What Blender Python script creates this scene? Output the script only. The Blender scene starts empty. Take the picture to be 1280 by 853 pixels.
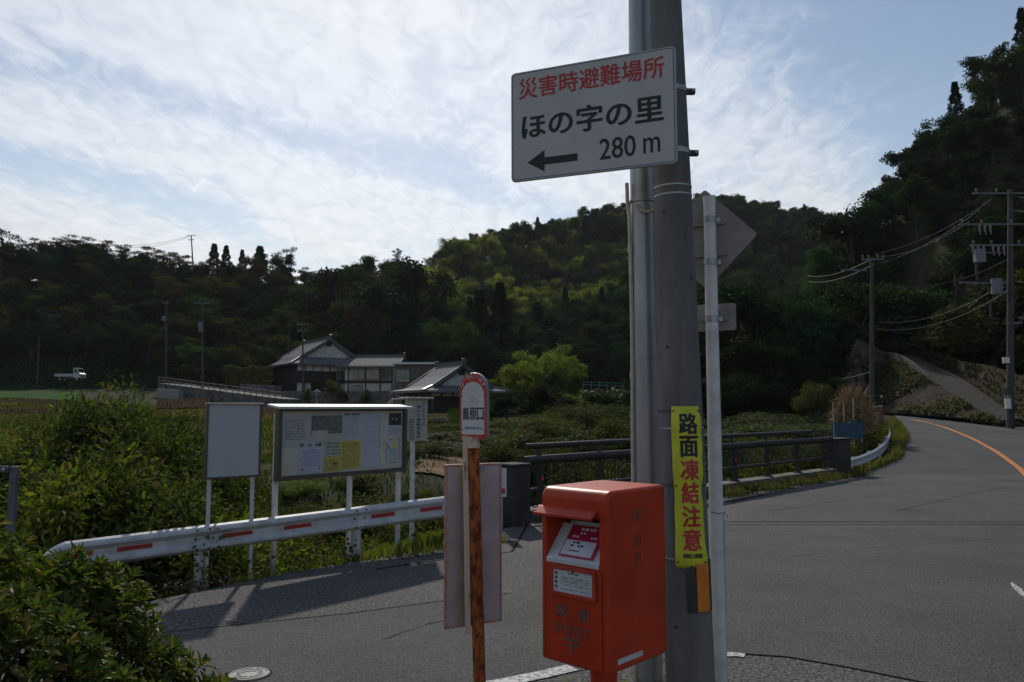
import bpy, bmesh, math, random
import numpy as np
from mathutils import Vector, Matrix
from mathutils.bvhtree import BVHTree
R = math.radians
random.seed(7)
rng = np.random.default_rng(7)
SC = bpy.context.scene
COL = SC.collection

# ------------------------------------------------------------------ camera
FPX, CX, CY, HORIZ, EYE = 995.0, 640.0, 426.5, 510.0, 1.95
PITCH = math.atan((HORIZ - CY) / FPX)
cam = bpy.data.objects.new('camera', bpy.data.cameras.new('camera'))
COL.objects.link(cam)
cam.data.sensor_width = 36.0
cam.data.lens = 36.0 * FPX / 1280.0
cam.data.clip_start = 0.05
cam.data.clip_end = 4000.0
cam.location = (0, 0, EYE)
cam.rotation_euler = (math.pi / 2 + PITCH, 0, 0)
SC.camera = cam

def P(u, v, D):
    """world point seen at photo pixel (u, v) at forward distance D"""
    a, b = (u - CX) / FPX, (CY - v) / FPX
    y = math.cos(PITCH) - b * math.sin(PITCH)
    z = math.sin(PITCH) + b * math.cos(PITCH)
    s = D / y
    return Vector((a * s, D, EYE + z * s))

def G(u, v, z0=0.0):
    """world point on the level z0 seen at photo pixel (u, v)"""
    a, b = (u - CX) / FPX, (CY - v) / FPX
    y = math.cos(PITCH) - b * math.sin(PITCH)
    z = math.sin(PITCH) + b * math.cos(PITCH)
    s = (z0 - EYE) / z
    return Vector((a * s, y * s, z0))

# ------------------------------------------------------------------ light
SUN_ELEV, SUN_AZ = R(35.5), R(-9.8)        # azimuth from straight ahead (+Y), minus = left
sund = Vector((math.sin(SUN_AZ) * math.cos(SUN_ELEV), math.cos(SUN_AZ) * math.cos(SUN_ELEV), math.sin(SUN_ELEV)))
sl = bpy.data.lights.new('sun', 'SUN')
sl.energy = 2.5
sl.angle = R(1.4)
sl.color = (1.0, 0.93, 0.82)
so = bpy.data.objects.new('sun', sl)
COL.objects.link(so)
so.rotation_euler = (-sund).to_track_quat('-Z', 'Y').to_euler()

W = bpy.data.worlds.new('World')
SC.world = W
W.use_nodes = True
nt = W.node_tree
nt.nodes.clear()
def wn(t, **k):
    n = nt.nodes.new(t)
    for a, b in k.items():
        setattr(n, a, b)
    return n
def L(a, b):
    nt.links.new(a, b)
def M(op, a, b=None, c=None, clamp=False):
    n = wn('ShaderNodeMath', operation=op, use_clamp=clamp)
    for i, x in enumerate((a, b, c)):
        if x is None:
            continue
        if isinstance(x, (int, float)):
            n.inputs[i].default_value = x
        else:
            L(x, n.inputs[i])
    return n.outputs[0]
def MR(x, a, b, c=0.0, d=1.0):
    n = wn('ShaderNodeMapRange', interpolation_type='SMOOTHSTEP')
    L(x, n.inputs[0])
    for i, q in enumerate((a, b, c, d)):
        n.inputs[i + 1].default_value = q
    return n.outputs[0]
sky = wn('ShaderNodeTexSky', sky_type='NISHITA', sun_disc=False, sun_elevation=SUN_ELEV, sun_rotation=SUN_AZ,
         air_density=1.2, dust_density=.4, ozone_density=1.5, altitude=200)
tc = wn('ShaderNodeTexCoord')
sep = wn('ShaderNodeSeparateXYZ')
L(tc.outputs['Generated'], sep.inputs[0])
zz = M('MAXIMUM', M('ADD', sep.outputs[2], 0.12), 0.03)
qx, qy = M('DIVIDE', sep.outputs[0], zz), M('DIVIDE', sep.outputs[1], zz)
QC = wn('ShaderNodeCombineXYZ')
L(qx, QC.inputs[0]); L(qy, QC.inputs[1])
def Q(u, v):
    d = (P(u, v, 1.0) - Vector((0, 0, EYE))).normalized()
    return (d.x / (d.z + .12), d.y / (d.z + .12))
def cloud_noise(scale, rot, sx, sy, detail, rough, dist=0.0):
    mp = wn('ShaderNodeMapping')
    mp.inputs['Rotation'].default_value = (0, 0, rot)
    mp.inputs['Scale'].default_value = (sx, sy, 1)
    L(QC.outputs[0], mp.inputs[0])
    n = wn('ShaderNodeTexNoise')
    n.inputs['Scale'].default_value = scale
    n.inputs['Detail'].default_value = detail
    n.inputs['Roughness'].default_value = rough
    n.inputs['Distortion'].default_value = dist
    L(mp.outputs[0], n.inputs['Vector'])
    return n.outputs[0]
def side(u0, v0, u1, v1):
    """signed distance (in the cloud deck) from the line through two photo points; + is above-right in the photo"""
    a, b = Q(u0, v0), Q(u1, v1)
    nx, ny = b[1] - a[1], -(b[0] - a[0])
    l = math.hypot(nx, ny); nx /= l; ny /= l
    t = Q((u0 + u1) / 2 + 60, (v0 + v1) / 2 - 60)
    if (t[0] - a[0]) * nx + (t[1] - a[1]) * ny < 0:
        nx, ny = -nx, -ny
    return M('SUBTRACT', M('ADD', M('MULTIPLY', qx, nx), M('MULTIPLY', qy, ny)), a[0] * nx + a[1] * ny)
n1 = cloud_noise(1.7, R(28), 1.0, .5, 5, .6, .3)      # large streaks
n2 = cloud_noise(15.0, R(-25), 1.0, .55, 4, .62, .7)       # ripples
n3 = cloud_noise(5.0, R(28), 1.0, .30, 6, .7, .5)
wob = M('MULTIPLY', M('SUBTRACT', n1, .5), .55)
band = M('ADD', side(0, 60, 560, 225), wob)                              # the clear streak from upper left to the middle
band2 = M('ADD', side(0, 200, 330, 300), wob)                            # clear sky low on the left
d1 = M('ABSOLUTE', band)
streak = MR(d1, 0.0, 0.20, 0.20, 0.0)
low = MR(M('ABSOLUTE', band2), 0.0, 0.22, .20, 0.0)
right = MR(M('ADD', side(1225, 330, 750, -170), M('MULTIPLY', wob, 1.4)), -.30, .20, .0, .34)
cov = M('ADD', M('MULTIPLY', n1, .62), M('ADD', M('MULTIPLY', n2, .46), M('MULTIPLY', n3, .42)))
cov = M('SUBTRACT', M('SUBTRACT', M('SUBTRACT', cov, streak), low), right)
mask = MR(cov, .44, .82)
# the deck glows where it is thin in front of the sun
dt = wn('ShaderNodeVectorMath', operation='DOT_PRODUCT')
nv = wn('ShaderNodeVectorMath', operation='NORMALIZE')
L(tc.outputs['Generated'], nv.inputs[0]); L(nv.outputs[0], dt.inputs[0])
dt.inputs[1].default_value = tuple(sund)
glow = M('POWER', M('MAXIMUM', dt.outputs['Value'], 0.0), 3.0)
hor = MR(sep.outputs[2], 0.0, .30, .86, 1.0)
cb = M('MULTIPLY', M('ADD', M('MULTIPLY', glow, 5.8), 6.5), hor)
cb = M('MULTIPLY', cb, M('ADD', .80, M('MULTIPLY', n2, .4)))
cc = wn('ShaderNodeCombineColor')
L(M('MULTIPLY', cb, .97), cc.inputs[0]); L(M('MULTIPLY', cb, .99), cc.inputs[1]); L(M('MULTIPLY', cb, 1.02), cc.inputs[2])
# thin veil everywhere, thicker deck where the mask says so
mx = wn('ShaderNodeMix', data_type='RGBA')
L(M('MULTIPLY', M('ADD', MR(sep.outputs[2], .05, .42, .42, .06), M('MULTIPLY', mask, .56)), MR(sep.outputs[2], -.02, .02)), mx.inputs['Factor'])
L(sky.outputs[0], mx.inputs['A']); L(cc.outputs[0], mx.inputs['B'])
bg = wn('ShaderNodeBackground')
bg.inputs['Strength'].default_value = 0.085
L(mx.outputs['Result'], bg.inputs['Color'])
ow = wn('ShaderNodeOutputWorld')
L(bg.outputs[0], ow.inputs['Surface'])
SC.view_settings.view_transform = 'Standard'
SC.view_settings.look = 'None'
SC.view_settings.exposure = 0.0
SC.view_settings.gamma = 1.0
SC.cycles.max_bounces = 6
SC.cycles.transparent_max_bounces = 8

# ------------------------------------------------------------------ materials
MATS = {}
def mat(name, c1, rough=.7, c2=None, scale=8.0, metal=0.0, bump=0.0, bscale=None, contrast=(.35, .65), coord='Object', spec=.5, detail=6, stretch=None):
    """procedural surface: two colours mixed by noise, fine relief from a second noise"""
    if name in MATS:
        return MATS[name]
    m = bpy.data.materials.new(name)
    m.use_nodes = True
    t = m.node_tree
    b = t.nodes['Principled BSDF']
    b.inputs['Roughness'].default_value = rough
    b.inputs['Metallic'].default_value = metal
    b.inputs['Specular IOR Level'].default_value = spec
    co = t.nodes.new('ShaderNodeTexCoord')
    vec = co.outputs[coord]
    if stretch:
        mp = t.nodes.new('ShaderNodeMapping'); mp.inputs['Scale'].default_value = stretch
        t.links.new(vec, mp.inputs[0]); vec = mp.outputs[0]
    n = t.nodes.new('ShaderNodeTexNoise')
    n.inputs['Scale'].default_value = scale
    n.inputs['Detail'].default_value = detail
    n.inputs['Roughness'].default_value = .62
    t.links.new(vec, n.inputs['Vector'])
    cr = t.nodes.new('ShaderNodeValToRGB')
    if c2 is None:
        c2 = tuple(x * .72 for x in c1)
    cr.color_ramp.elements[0].position = contrast[0]; cr.color_ramp.elements[0].color = (*c2, 1)
    cr.color_ramp.elements[1].position = contrast[1]; cr.color_ramp.elements[1].color = (*c1, 1)
    t.links.new(n.outputs[0], cr.inputs[0])
    t.links.new(cr.outputs[0], b.inputs['Base Color'])
    if bump:
        n2 = t.nodes.new('ShaderNodeTexNoise')
        n2.inputs['Scale'].default_value = bscale or scale * 4
        n2.inputs['Detail'].default_value = 5
        t.links.new(vec, n2.inputs['Vector'])
        bp = t.nodes.new('ShaderNodeBump')
        bp.inputs['Strength'].default_value = min(1.0, bump)
        bp.inputs['Distance'].default_value = .02
        t.links.new(n2.outputs[0], bp.inputs['Height'])
        t.links.new(bp.outputs[0], b.inputs['Normal'])
    MATS[name] = m
    return m

def leaf_mat(name, c1, c2, trans=.35, rough=.7, objvar=.35, spec=.05):
    """foliage: colour varies from leaf to leaf and from plant to plant, light passes through"""
    m = bpy.data.materials.new(name)
    m.use_nodes = True
    t = m.node_tree
    b = t.nodes['Principled BSDF']
    out = t.nodes['Material Output']
    g = t.nodes.new('ShaderNodeNewGeometry')
    oi = t.nodes.new('ShaderNodeObjectInfo')
    mx = t.nodes.new('ShaderNodeMix'); mx.data_type = 'RGBA'
    mx.inputs['A'].default_value = (*c1, 1); mx.inputs['B'].default_value = (*c2, 1)
    t.links.new(g.outputs['Random Per Island'], mx.inputs['Factor'])
    hs = t.nodes.new('ShaderNodeHueSaturation')
    mr = t.nodes.new('ShaderNodeMapRange'); mr.inputs[3].default_value = 1 - objvar; mr.inputs[4].default_value = 1 + objvar
    t.links.new(oi.outputs['Random'], mr.inputs[0]); t.links.new(mr.outputs[0], hs.inputs['Value'])
    mh = t.nodes.new('ShaderNodeMath'); mh.operation = 'MULTIPLY'; mh.inputs[1].default_value = 7.13
    fr = t.nodes.new('ShaderNodeMath'); fr.operation = 'FRACT'
    t.links.new(oi.outputs['Random'], mh.inputs[0]); t.links.new(mh.outputs[0], fr.inputs[0])
    mr2 = t.nodes.new('ShaderNodeMapRange'); mr2.inputs[3].default_value = .5 - .035 * objvar / .35; mr2.inputs[4].default_value = .5 + .025 * objvar / .35
    t.links.new(fr.outputs[0], mr2.inputs[0]); t.links.new(mr2.outputs[0], hs.inputs['Hue'])
    t.links.new(mx.outputs['Result'], hs.inputs['Color'])
    t.links.new(hs.outputs[0], b.inputs['Base Color'])
    b.inputs['Roughness'].default_value = rough
    b.inputs['Specular IOR Level'].default_value = spec
    tr = t.nodes.new('ShaderNodeBsdfTranslucent')
    vm = t.nodes.new('ShaderNodeMix'); vm.data_type = 'RGBA'; vm.blend_type = 'MULTIPLY'; vm.inputs['Factor'].default_value = 1
    vm.inputs['B'].default_value = (1.5, 1.6, .55, 1)
    t.links.new(hs.outputs[0], vm.inputs['A']); t.links.new(vm.outputs['Result'], tr.inputs[0])
    ms = t.nodes.new('ShaderNodeMixShader'); ms.inputs[0].default_value = trans
    t.links.new(b.outputs[0], ms.inputs[1]); t.links.new(tr.outputs[0], ms.inputs[2])
    t.links.new(ms.outputs[0], out.inputs[0])
    MATS[name] = m
    return m

# ------------------------------------------------------------------ mesh helpers
class MB:
    """collects shapes and links them as one mesh object"""
    def __init__(s):
        s.v = []; s.f = []; s.m = []; s.sm = []; s.M = None
    def add(s, vs, fs, mi=0, smooth=False):
        o = len(s.v)
        if s.M is not None:
            vs = [s.M @ Vector(p) for p in vs]
        s.v += [tuple(p) for p in vs]
        s.f += [tuple(i + o for i in f) for f in fs]
        s.m += [mi] * len(fs); s.sm += [smooth] * len(fs)
        return s
    def box(s, x0, x1, y0, y1, z0, z1, mi=0):
        vs = [(x, y, z) for z in (z0, z1) for y in (y0, y1) for x in (x0, x1)]
        return s.add(vs, [(0, 2, 3, 1), (4, 5, 7, 6), (0, 1, 5, 4), (2, 6, 7, 3), (0, 4, 6, 2), (1, 3, 7, 5)], mi)
    def bar(s, a, b, w, h, mi=0, up=(0, 0, 1)):
        a, b = Vector(a), Vector(b); d = (b - a).normalized(); u = Vector(up)
        x = d.cross(u)
        if x.length < 1e-5:
            x = d.cross(Vector((1, 0, 0)))
        x.normalize(); y = x.cross(d).normalized()
        vs = [p + x * (i * w / 2) + y * (j * h / 2) for p in (a, b) for j in (-1, 1) for i in (-1, 1)]
        return s.add(vs, [(0, 2, 3, 1), (4, 5, 7, 6), (0, 1, 5, 4), (2, 6, 7, 3), (0, 4, 6, 2), (1, 3, 7, 5)], mi)
    def tube(s, pts, rad, n=10, mi=0, cap=True, smooth=True):
        pts = [Vector(p) for p in pts]
        if not hasattr(rad, '__len__'):
            rad = [rad] * len(pts)
        vs = []; fs = []
        pu = None
        for i, p in enumerate(pts):
            d = (pts[min(i + 1, len(pts) - 1)] - pts[max(i - 1, 0)]).normalized()
            if pu is None:
                pu = d.orthogonal().normalized()
            x = (pu - d * pu.dot(d)).normalized(); pu = x; y = d.cross(x)
            for k in range(n):
                a = 2 * math.pi * k / n
                vs.append(p + (x * math.cos(a) + y * math.sin(a)) * rad[i])
        for i in range(len(pts) - 1):
            for k in range(n):
                fs.append((i * n + k, i * n + (k + 1) % n, (i + 1) * n + (k + 1) % n, (i + 1) * n + k))
        s.add(vs, fs, mi, smooth)
        if cap:
            s.add(vs[:n], [tuple(reversed(range(n)))], mi); s.add(vs[-n:], [tuple(range(n))], mi)
        return s
    def prism(s, poly, z0, z1, mi=0):
        """poly in x, y (counter-clockwise), extruded along z"""
        n = len(poly)
        vs = [(x, y, z0) for x, y in poly] + [(x, y, z1) for x, y in poly]
        fs = [tuple(reversed(range(n))), tuple(range(n, 2 * n))] + [(i, (i + 1) % n, n + (i + 1) % n, n + i) for i in range(n)]
        return s.add(vs, fs, mi)
    def build(s, name, m, parent=None, bevel=0.0, label=None, kind=None):
        me = bpy.data.meshes.new(name)
        me.from_pydata(s.v, [], s.f)
        for x in (m if isinstance(m, (list, tuple)) else [m]):
            me.materials.append(x)
        me.polygons.foreach_set('material_index', s.m)
        me.polygons.foreach_set('use_smooth', s.sm)
        me.update()
        return link(name, me, parent, bevel, label, kind)

def link(name, me, parent=None, bevel=0.0, label=None, kind=None):
    o = bpy.data.objects.new(name, me)
    COL.objects.link(o)
    if parent is not None:
        o.parent = parent
    if bevel:
        b = o.modifiers.new('bevel', 'BEVEL'); b.width = bevel; b.segments = 2; b.limit_method = 'ANGLE'; b.angle_limit = R(40)
    if label:
        o['label'] = label
    if kind:
        o['kind'] = kind
    return o

def thing(name, label, cat, loc=(0, 0, 0), rz=0.0, group=None, mtx=None):
    o = bpy.data.objects.new(name, None)
    COL.objects.link(o)
    o.empty_display_size = .1
    if mtx is not None:
        o.matrix_world = mtx
    else:
        o.location = loc; o.rotation_euler = (0, 0, rz)
    o['label'] = label; o['category'] = cat
    if group:
        o['group'] = group
    return o

def tag(o, label, cat, group=None):
    o['label'] = label; o['category'] = cat
    if group:
        o['group'] = group
    return o

def copy_tree(o, parent=None):
    c = o.copy(); COL.objects.link(c)
    if parent is not None:
        c.parent = parent
    for ch in list(o.children):
        copy_tree(ch, c)
    return c

def frame(left, right, tilt=0.0):
    """axes of an upright panel: x from left to right, y up, z towards the viewer; origin at LEFT"""
    left, right = Vector(left), Vector(right)
    x = (right - left).normalized()
    y = Vector((0, 0, 1)); y = (y - x * y.dot(x)).normalized()
    z = x.cross(y)
    if tilt:
        y = (y * math.cos(tilt) + z * math.sin(tilt)).normalized(); z = x.cross(y)
    m = Matrix((x, y, z)).transposed().to_4x4()
    m.translation = left
    return m

def text(name, s, m, parent, rect, zoff, bold=0.0, arc=None, kind=None):
    """flat lettering fitted into rect = (x0, y0, x1, y1) of the parent's panel"""
    c = bpy.data.curves.new('lettering', 'FONT')
    c.body = s; c.size = 1.0; c.resolution_u = 3
    o = bpy.data.objects.new('lettering', c)
    COL.objects.link(o)
    me = bpy.data.meshes.new_from_object(o.evaluated_get(bpy.context.evaluated_depsgraph_get()))
    bpy.data.objects.remove(o)
    n = len(me.vertices)
    co = np.zeros(n * 3, dtype=np.float32); me.vertices.foreach_get('co', co); co = co.reshape(-1, 3)
    lo, hi = co.min(0), co.max(0)
    co[:, 0] = rect[0] + (co[:, 0] - lo[0]) / (hi[0] - lo[0]) * (rect[2] - rect[0])
    co[:, 1] = rect[1] + (co[:, 1] - lo[1]) / (hi[1] - lo[1]) * (rect[3] - rect[1])
    co[:, 2] = zoff
    polys = [tuple(p.vertices) for p in me.polygons]
    if bold:                      # heavier strokes: the glyph laid a few times over itself, each a hair proud of the last
        n_ch = max(1, len(s)); k = bold * (rect[3] - rect[1])
        base = co.copy(); allc = []; allp = []
        for j, (dx, dy) in enumerate(((0, 0), (-k, 0), (k, 0), (0, k * .7), (0, -k * .7))):
            c2 = base.copy(); c2[:, 0] += dx; c2[:, 1] += dy; c2[:, 2] += j * .00008
            allp += [tuple(i + len(allc) * n for i in p) for p in polys]; allc.append(c2)
        me = bpy.data.meshes.new(name); me.from_pydata(np.concatenate(allc).tolist(), [], allp)
    else:
        me.vertices.foreach_set('co', co.ravel())
    me.update()
    me.materials.clear(); me.materials.append(m)
    return link(name, me, parent)

def rounded(x0, y0, x1, y1, r, n=5):
    pts = []
    for cx, cy, a0 in ((x1 - r, y0 + r, -90), (x1 - r, y1 - r, 0), (x0 + r, y1 - r, 90), (x0 + r, y0 + r, 180)):
        for i in range(n + 1):
            a = R(a0 + 90 * i / n)
            pts.append((cx + r * math.cos(a), cy + r * math.sin(a)))
    return pts

def quads_mesh(name, V4, mats, mi=None, parent=None, kind=None, label=None, fold=True):
    """V4: (n, 4, 3) array of leaf corners -> one mesh of n quads"""
    n = len(V4)
    me = bpy.data.meshes.new(name)
    me.vertices.add(n * 4); me.vertices.foreach_set('co', V4.astype(np.float32).ravel())
    me.loops.add(n * 4); me.loops.foreach_set('vertex_index', np.arange(n * 4, dtype=np.int32))
    me.polygons.add(n); me.polygons.foreach_set('loop_start', np.arange(0, n * 4, 4, dtype=np.int32))
    me.polygons.foreach_set('loop_total', np.full(n, 4, dtype=np.int32))
    for x in (mats if isinstance(mats, (list, tuple)) else [mats]):
        me.materials.append(x)
    if mi is not None:
        me.polygons.foreach_set('material_index', np.asarray(mi, dtype=np.int32))
    me.update(calc_edges=True)
    return me

def leaves(C, D, N, ln, wd, fold=.25):
    """diamond leaves: centre-base C, direction D, face normal N, length, width"""
    D = D / (np.linalg.norm(D, axis=1, keepdims=True) + 1e-9)
    S = np.cross(D, N); S /= (np.linalg.norm(S, axis=1, keepdims=True) + 1e-9)
    U = np.cross(S, D)
    ln = np.broadcast_to(np.asarray(ln), (len(C),))[:, None]; wd = np.broadcast_to(np.asarray(wd), (len(C),))[:, None]
    V = np.empty((len(C), 4, 3))
    V[:, 0] = C
    V[:, 1] = C + D * ln * .5 + S * wd * .5 + U * wd * fold
    V[:, 2] = C + D * ln
    V[:, 3] = C + D * ln * .5 - S * wd * .5 + U * wd * fold
    return V
# ------------------------------------------------------------------ ground
asphalt = mat('asphalt_coarse', (.205, .20, .192), .88, (.038, .029, .029), scale=30, bump=1.0, bscale=45, contrast=(.40, .68), detail=9, spec=.3)
asphalt2 = mat('asphalt_smooth', (.175, .170, .165), .88, (.040, .039, .038), scale=48, bump=1.0, bscale=70, contrast=(.36, .74), detail=9, spec=.3)

def asphalt_wear(m, amt=.22):
    """broad wear patches and tyre-polished tone over the grain"""
    t = m.node_tree; b = t.nodes['Principled BSDF']
    src = b.inputs['Base Color'].links[0].from_socket
    co = t.nodes.new('ShaderNodeTexCoord')
    n = t.nodes.new('ShaderNodeTexNoise'); n.inputs['Scale'].default_value = .55; n.inputs['Detail'].default_value = 7; n.inputs['Roughness'].default_value = .65
    t.links.new(co.outputs['Object'], n.inputs[0])
    mr = t.nodes.new('ShaderNodeMapRange'); mr.inputs[1].default_value = .3; mr.inputs[2].default_value = .7
    mr.inputs[3].default_value = 1 - amt; mr.inputs[4].default_value = 1 + amt
    t.links.new(n.outputs[0], mr.inputs[0])
    v = t.nodes.new('ShaderNodeMix'); v.data_type = 'RGBA'; v.blend_type = 'MULTIPLY'; v.inputs['Factor'].default_value = 1
    cb = t.nodes.new('ShaderNodeCombineColor')
    for i in range(3):
        t.links.new(mr.outputs[0], cb.inputs[i])
    t.links.new(src, v.inputs['A']); t.links.new(cb.outputs[0], v.inputs['B'])
    t.links.new(v.outputs['Result'], b.inputs['Base Color'])
asphalt_wear(asphalt); asphalt_wear(asphalt2, .24)

earth = mat('earth_ground', (.05, .06, .024), 1.0, (.022, .022, .012), scale=1.2, bump=.5, bscale=8, spec=.08)

# stations of the rising road: left edge and right edge (x, y, z)
ROAD = [((10.15, 23.5, 0.0), (21.5, 22.5, 0.0)),
        ((12.5, 26.0, .30), (22.3, 25.5, .12)),
        ((14.4, 29.5, .60), (23.3, 29.0, .32)),
        ((15.8, 32.0, .82), (24.3, 32.0, .50)),
        ((19.4, 40.0, 1.15), (26.6, 38.8, .72)),
        ((24.4, 51.0, 1.44), (30.4, 48.0, 1.00)),
        ((32.0, 68.0, 1.60), (37.4, 64.8, 1.28)),
        ((34.0, 78.0, 1.66), (40.4, 76.0, 1.50)),
        ((32.0, 86.0, 1.66), (37.0, 89.0, 1.60))]
GRL = G(70, 0.0) if False else None
FLAT = [(-14.0, -3.2), (-7.6, 3.45), (-3.85, 8.0), (-2.65, 9.62), (-1.0, 11.45), (-.45, 12.6), (.25, 13.7), (3.6, 16.6), (6.2, 19.3), (10.15, 23.5), (21.5, 22.5), (60, 20.0), (60, -30), (-14, -30)]

def sdist(px, py, poly):
    """signed distance to a polygon, + outside"""
    n = len(poly); d = np.full(px.shape, 1e9); ins = np.zeros(px.shape, bool)
    for i in range(n):
        ax, ay = poly[i]; bx, by = poly[(i + 1) % n]
        ex, ey = bx - ax, by - ay
        t = np.clip(((px - ax) * ex + (py - ay) * ey) / (ex * ex + ey * ey), 0, 1)
        d = np.minimum(d, np.hypot(px - ax - t * ex, py - ay - t * ey))
        c = ((ay > py) != (by > py)) & (px < ex * (py - ay) / (ey if abs(ey) > 1e-9 else 1e-9) + ax)
        ins ^= c
    return np.where(ins, -d, d)
ROADPOLY = [(a[0], a[1]) for a, b in ROAD] + [(b[0], b[1]) for a, b in reversed(ROAD)]

TREE_H = 8.0
SKY_L = [(-260, 300, 150), (-160, 300, 152), (-80, 306, 155), (0, 306, 158), (50, 302, 160), (110, 300, 160), (160, 314, 162), (210, 326, 165), (260, 322, 168), (300, 322, 170), (340, 322, 172),
         (372, 336, 176), (405, 342, 178), (440, 328, 182), (475, 325, 186), (510, 320, 200)]
SKY_M = [(548, 300, 235), (600, 292, 262), (660, 292, 285), (700, 285, 300), (740, 278, 310), (780, 268, 320), (840, 260, 325), (900, 252, 330), (950, 262, 330), (1000, 276, 325), (1040, 270, 322), (1100, 280, 322), (1200, 300, 322), (1350, 300, 322)]
SKY_R = [(1000, 478, 92), (1028, 440, 98), (1046, 350, 102), (1062, 278, 104), (1090, 222, 104), (1130, 176, 104), (1180, 130, 102), (1210, 105, 104), (1250, 66, 105), (1285, 46, 106), (1340, 10, 106), (1420, -60, 108), (1560, -130, 110), (1750, -160, 112)]
CTL = []
def ctl(p, dz=0.0):
    CTL.append((p[0], p[1], p[2] + dz))
def hill(sky, base_z, base_d, beyond, th):
    for u, v, D in sky:
        top = P(u, v, D); ztop = max(top.z - th, base_z + 1)
        CTL.append((top.x, top.y, ztop))
        d0 = base_d(u)
        for f, g in ((0.0, 0.0), (.33, .28), (.66, .63)):
            dd = d0 + (D - d0) * f
            q = P(u, 500, dd)
            CTL.append((q.x, q.y, base_z + (ztop - base_z) * g))
        q = P(u, 500, D + beyond); CTL.append((q.x, q.y, ztop - beyond * .25))
hill(SKY_L, 5.5, lambda u: 116 if u < 330 else 124, 40, TREE_H)
hill(SKY_M, 4.0, lambda u: 135, 50, TREE_H)
hill(SKY_R, 2.2, lambda u: 60 if u > 1130 else 84 - (u < 1060) * 8, 30, TREE_H)
for u, v, D in [(-150, 492, 100), (0, 491, 100), (100, 491, 100), (200, 497, 100), (300, 502, 98), (-150, 505, 75), (0, 512, 70), (130, 515, 66), (270, 517, 64), (400, 522, 64),
                (-150, 545, 40), (0, 548, 36), (150, 555, 32), (300, 560, 30), (450, 565, 30), (520, 572, 28), (560, 575, 27), (-100, 600, 20), (100, 610, 19), (300, 612, 19), (450, 610, 19), (540, 605, 21),
                (380, 506, 98), (450, 507, 97), (520, 510, 90), (440, 520, 80), (500, 521, 72), (560, 520, 72), (620, 522, 72), (580, 545, 42), (640, 560, 36),
                (660, 600, 26), (720, 610, 26), (780, 610, 27), (850, 612, 30), (920, 600, 32), (980, 575, 34), (700, 545, 48), (800, 540, 52), (900, 530, 58), (980, 520, 60),
                (660, 515, 85), (760, 515, 90), (860, 512, 90), (960, 508, 90)]:
    ctl(P(u, v, D))
for x, y, z in [(0, 17, -2.2), (3, 20, -2.6), (6, 24, -2.4), (9, 29, -1.2), (-2, 14.5, -1.2), (13, 33, .4), (17, 42, .9), (-6, 9.5, -.8), (-10, 6, -.6), (-16, 6, -.4), (-4, 13, -1.0), (-8, 13, -.8), (-20, 12, -.4),
                (26, 28, .6), (28, 33, 1.6), (30, 40, 2.2), (33, 47, 2.8), (38, 55, 2.8), (45, 60, 4.5), (60, 30, 4), (60, 45, 10), (90, 40, 20),
                (-40, -30, 0), (0, -40, 0), (60, -40, 0), (-60, 20, 0), (-120, 60, 1), (-90, -20, 0), (120, 0, 12), (150, 60, 40), (120, -60, 6), (-200, 150, 22), (-200, 50, 3), (-150, -100, 0), (150, -150, 2), (0, -150, 0)]:
    CTL.append((x, y, z))
C_ = np.array(CTL)
def tps_fit(C, lam=.4):
    n = len(C); d = np.hypot(C[:, None, 0] - C[None, :, 0], C[:, None, 1] - C[None, :, 1]) / 50
    K = np.where(d > 0, d * d * np.log(d + 1e-12), 0) + lam * .01 * np.eye(n)
    Pm = np.c_[np.ones(n), C[:, 0] / 50, C[:, 1] / 50]
    A = np.block([[K, Pm], [Pm.T, np.zeros((3, 3))]])
    return np.linalg.solve(A, np.r_[C[:, 2], 0, 0, 0])
TW = tps_fit(C_)
def tps(x, y):
    x = np.atleast_1d(np.asarray(x, float)); y = np.atleast_1d(np.asarray(y, float)); out = np.empty(x.shape)
    for s in range(0, len(x), 8000):
        xs, ys = x[s:s + 8000], y[s:s + 8000]
        d = np.hypot(xs[:, None] - C_[None, :, 0], ys[:, None] - C_[None, :, 1]) / 50
        out[s:s + 8000] = np.where(d > 0, d * d * np.log(d + 1e-12), 0) @ TW[:-3] + TW[-3] + TW[-2] * xs / 50 + TW[-1] * ys / 50
    return out
RC = np.array([[(a[0] + b[0]) / 2, (a[1] + b[1]) / 2] for a, b in ROAD]); RZ = np.array([min(a[2], b[2]) for a, b in ROAD])
def ground_z(x, y):
    x = np.atleast_1d(np.asarray(x, float)); y = np.atleast_1d(np.asarray(y, float))
    z = tps(x, y)
    far = np.hypot(x, y)
    z = np.where(far > 420, z * np.clip((620 - far) / 200, 0, 1), z)
    d = sdist(x, y, FLAT)
    w = np.clip(1 - d / 1.3, 0, 1); w = np.where(y > 8, w, np.clip(1 - d / 3.0, 0, 1)); w = w * w * (3 - 2 * w)
    z = np.where(d < 0, -.07, z * (1 - w) + (-.05) * w)
    d2 = sdist(x, y, ROADPOLY)
    zr = np.interp(y, RC[:, 1], RZ)
    # height across the road: left edge higher than right
    zl = np.interp(y, [a[1] for a, b in ROAD], [a[2] for a, b in ROAD]); zrr = np.interp(y, [b[1] for a, b in ROAD], [b[2] for a, b in ROAD])
    xl = np.interp(y, [a[1] for a, b in ROAD], [a[0] for a, b in ROAD]); xr = np.interp(y, [b[1] for a, b in ROAD], [b[0] for a, b in ROAD])
    t = np.clip((x - xl) / (xr - xl), 0, 1); zr = zl * (1 - t) + zrr * t
    w2 = np.clip(1 - d2 / 1.6, 0, 1); w2 = w2 * w2 * (3 - 2 * w2)
    ok = (y > 22.4) & (y < 88)
    z = np.where(ok & (d2 < 0), zr - .10, np.where(ok & (d > 0), z * (1 - w2) + (zr - .04) * w2, z))
    return z
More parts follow.
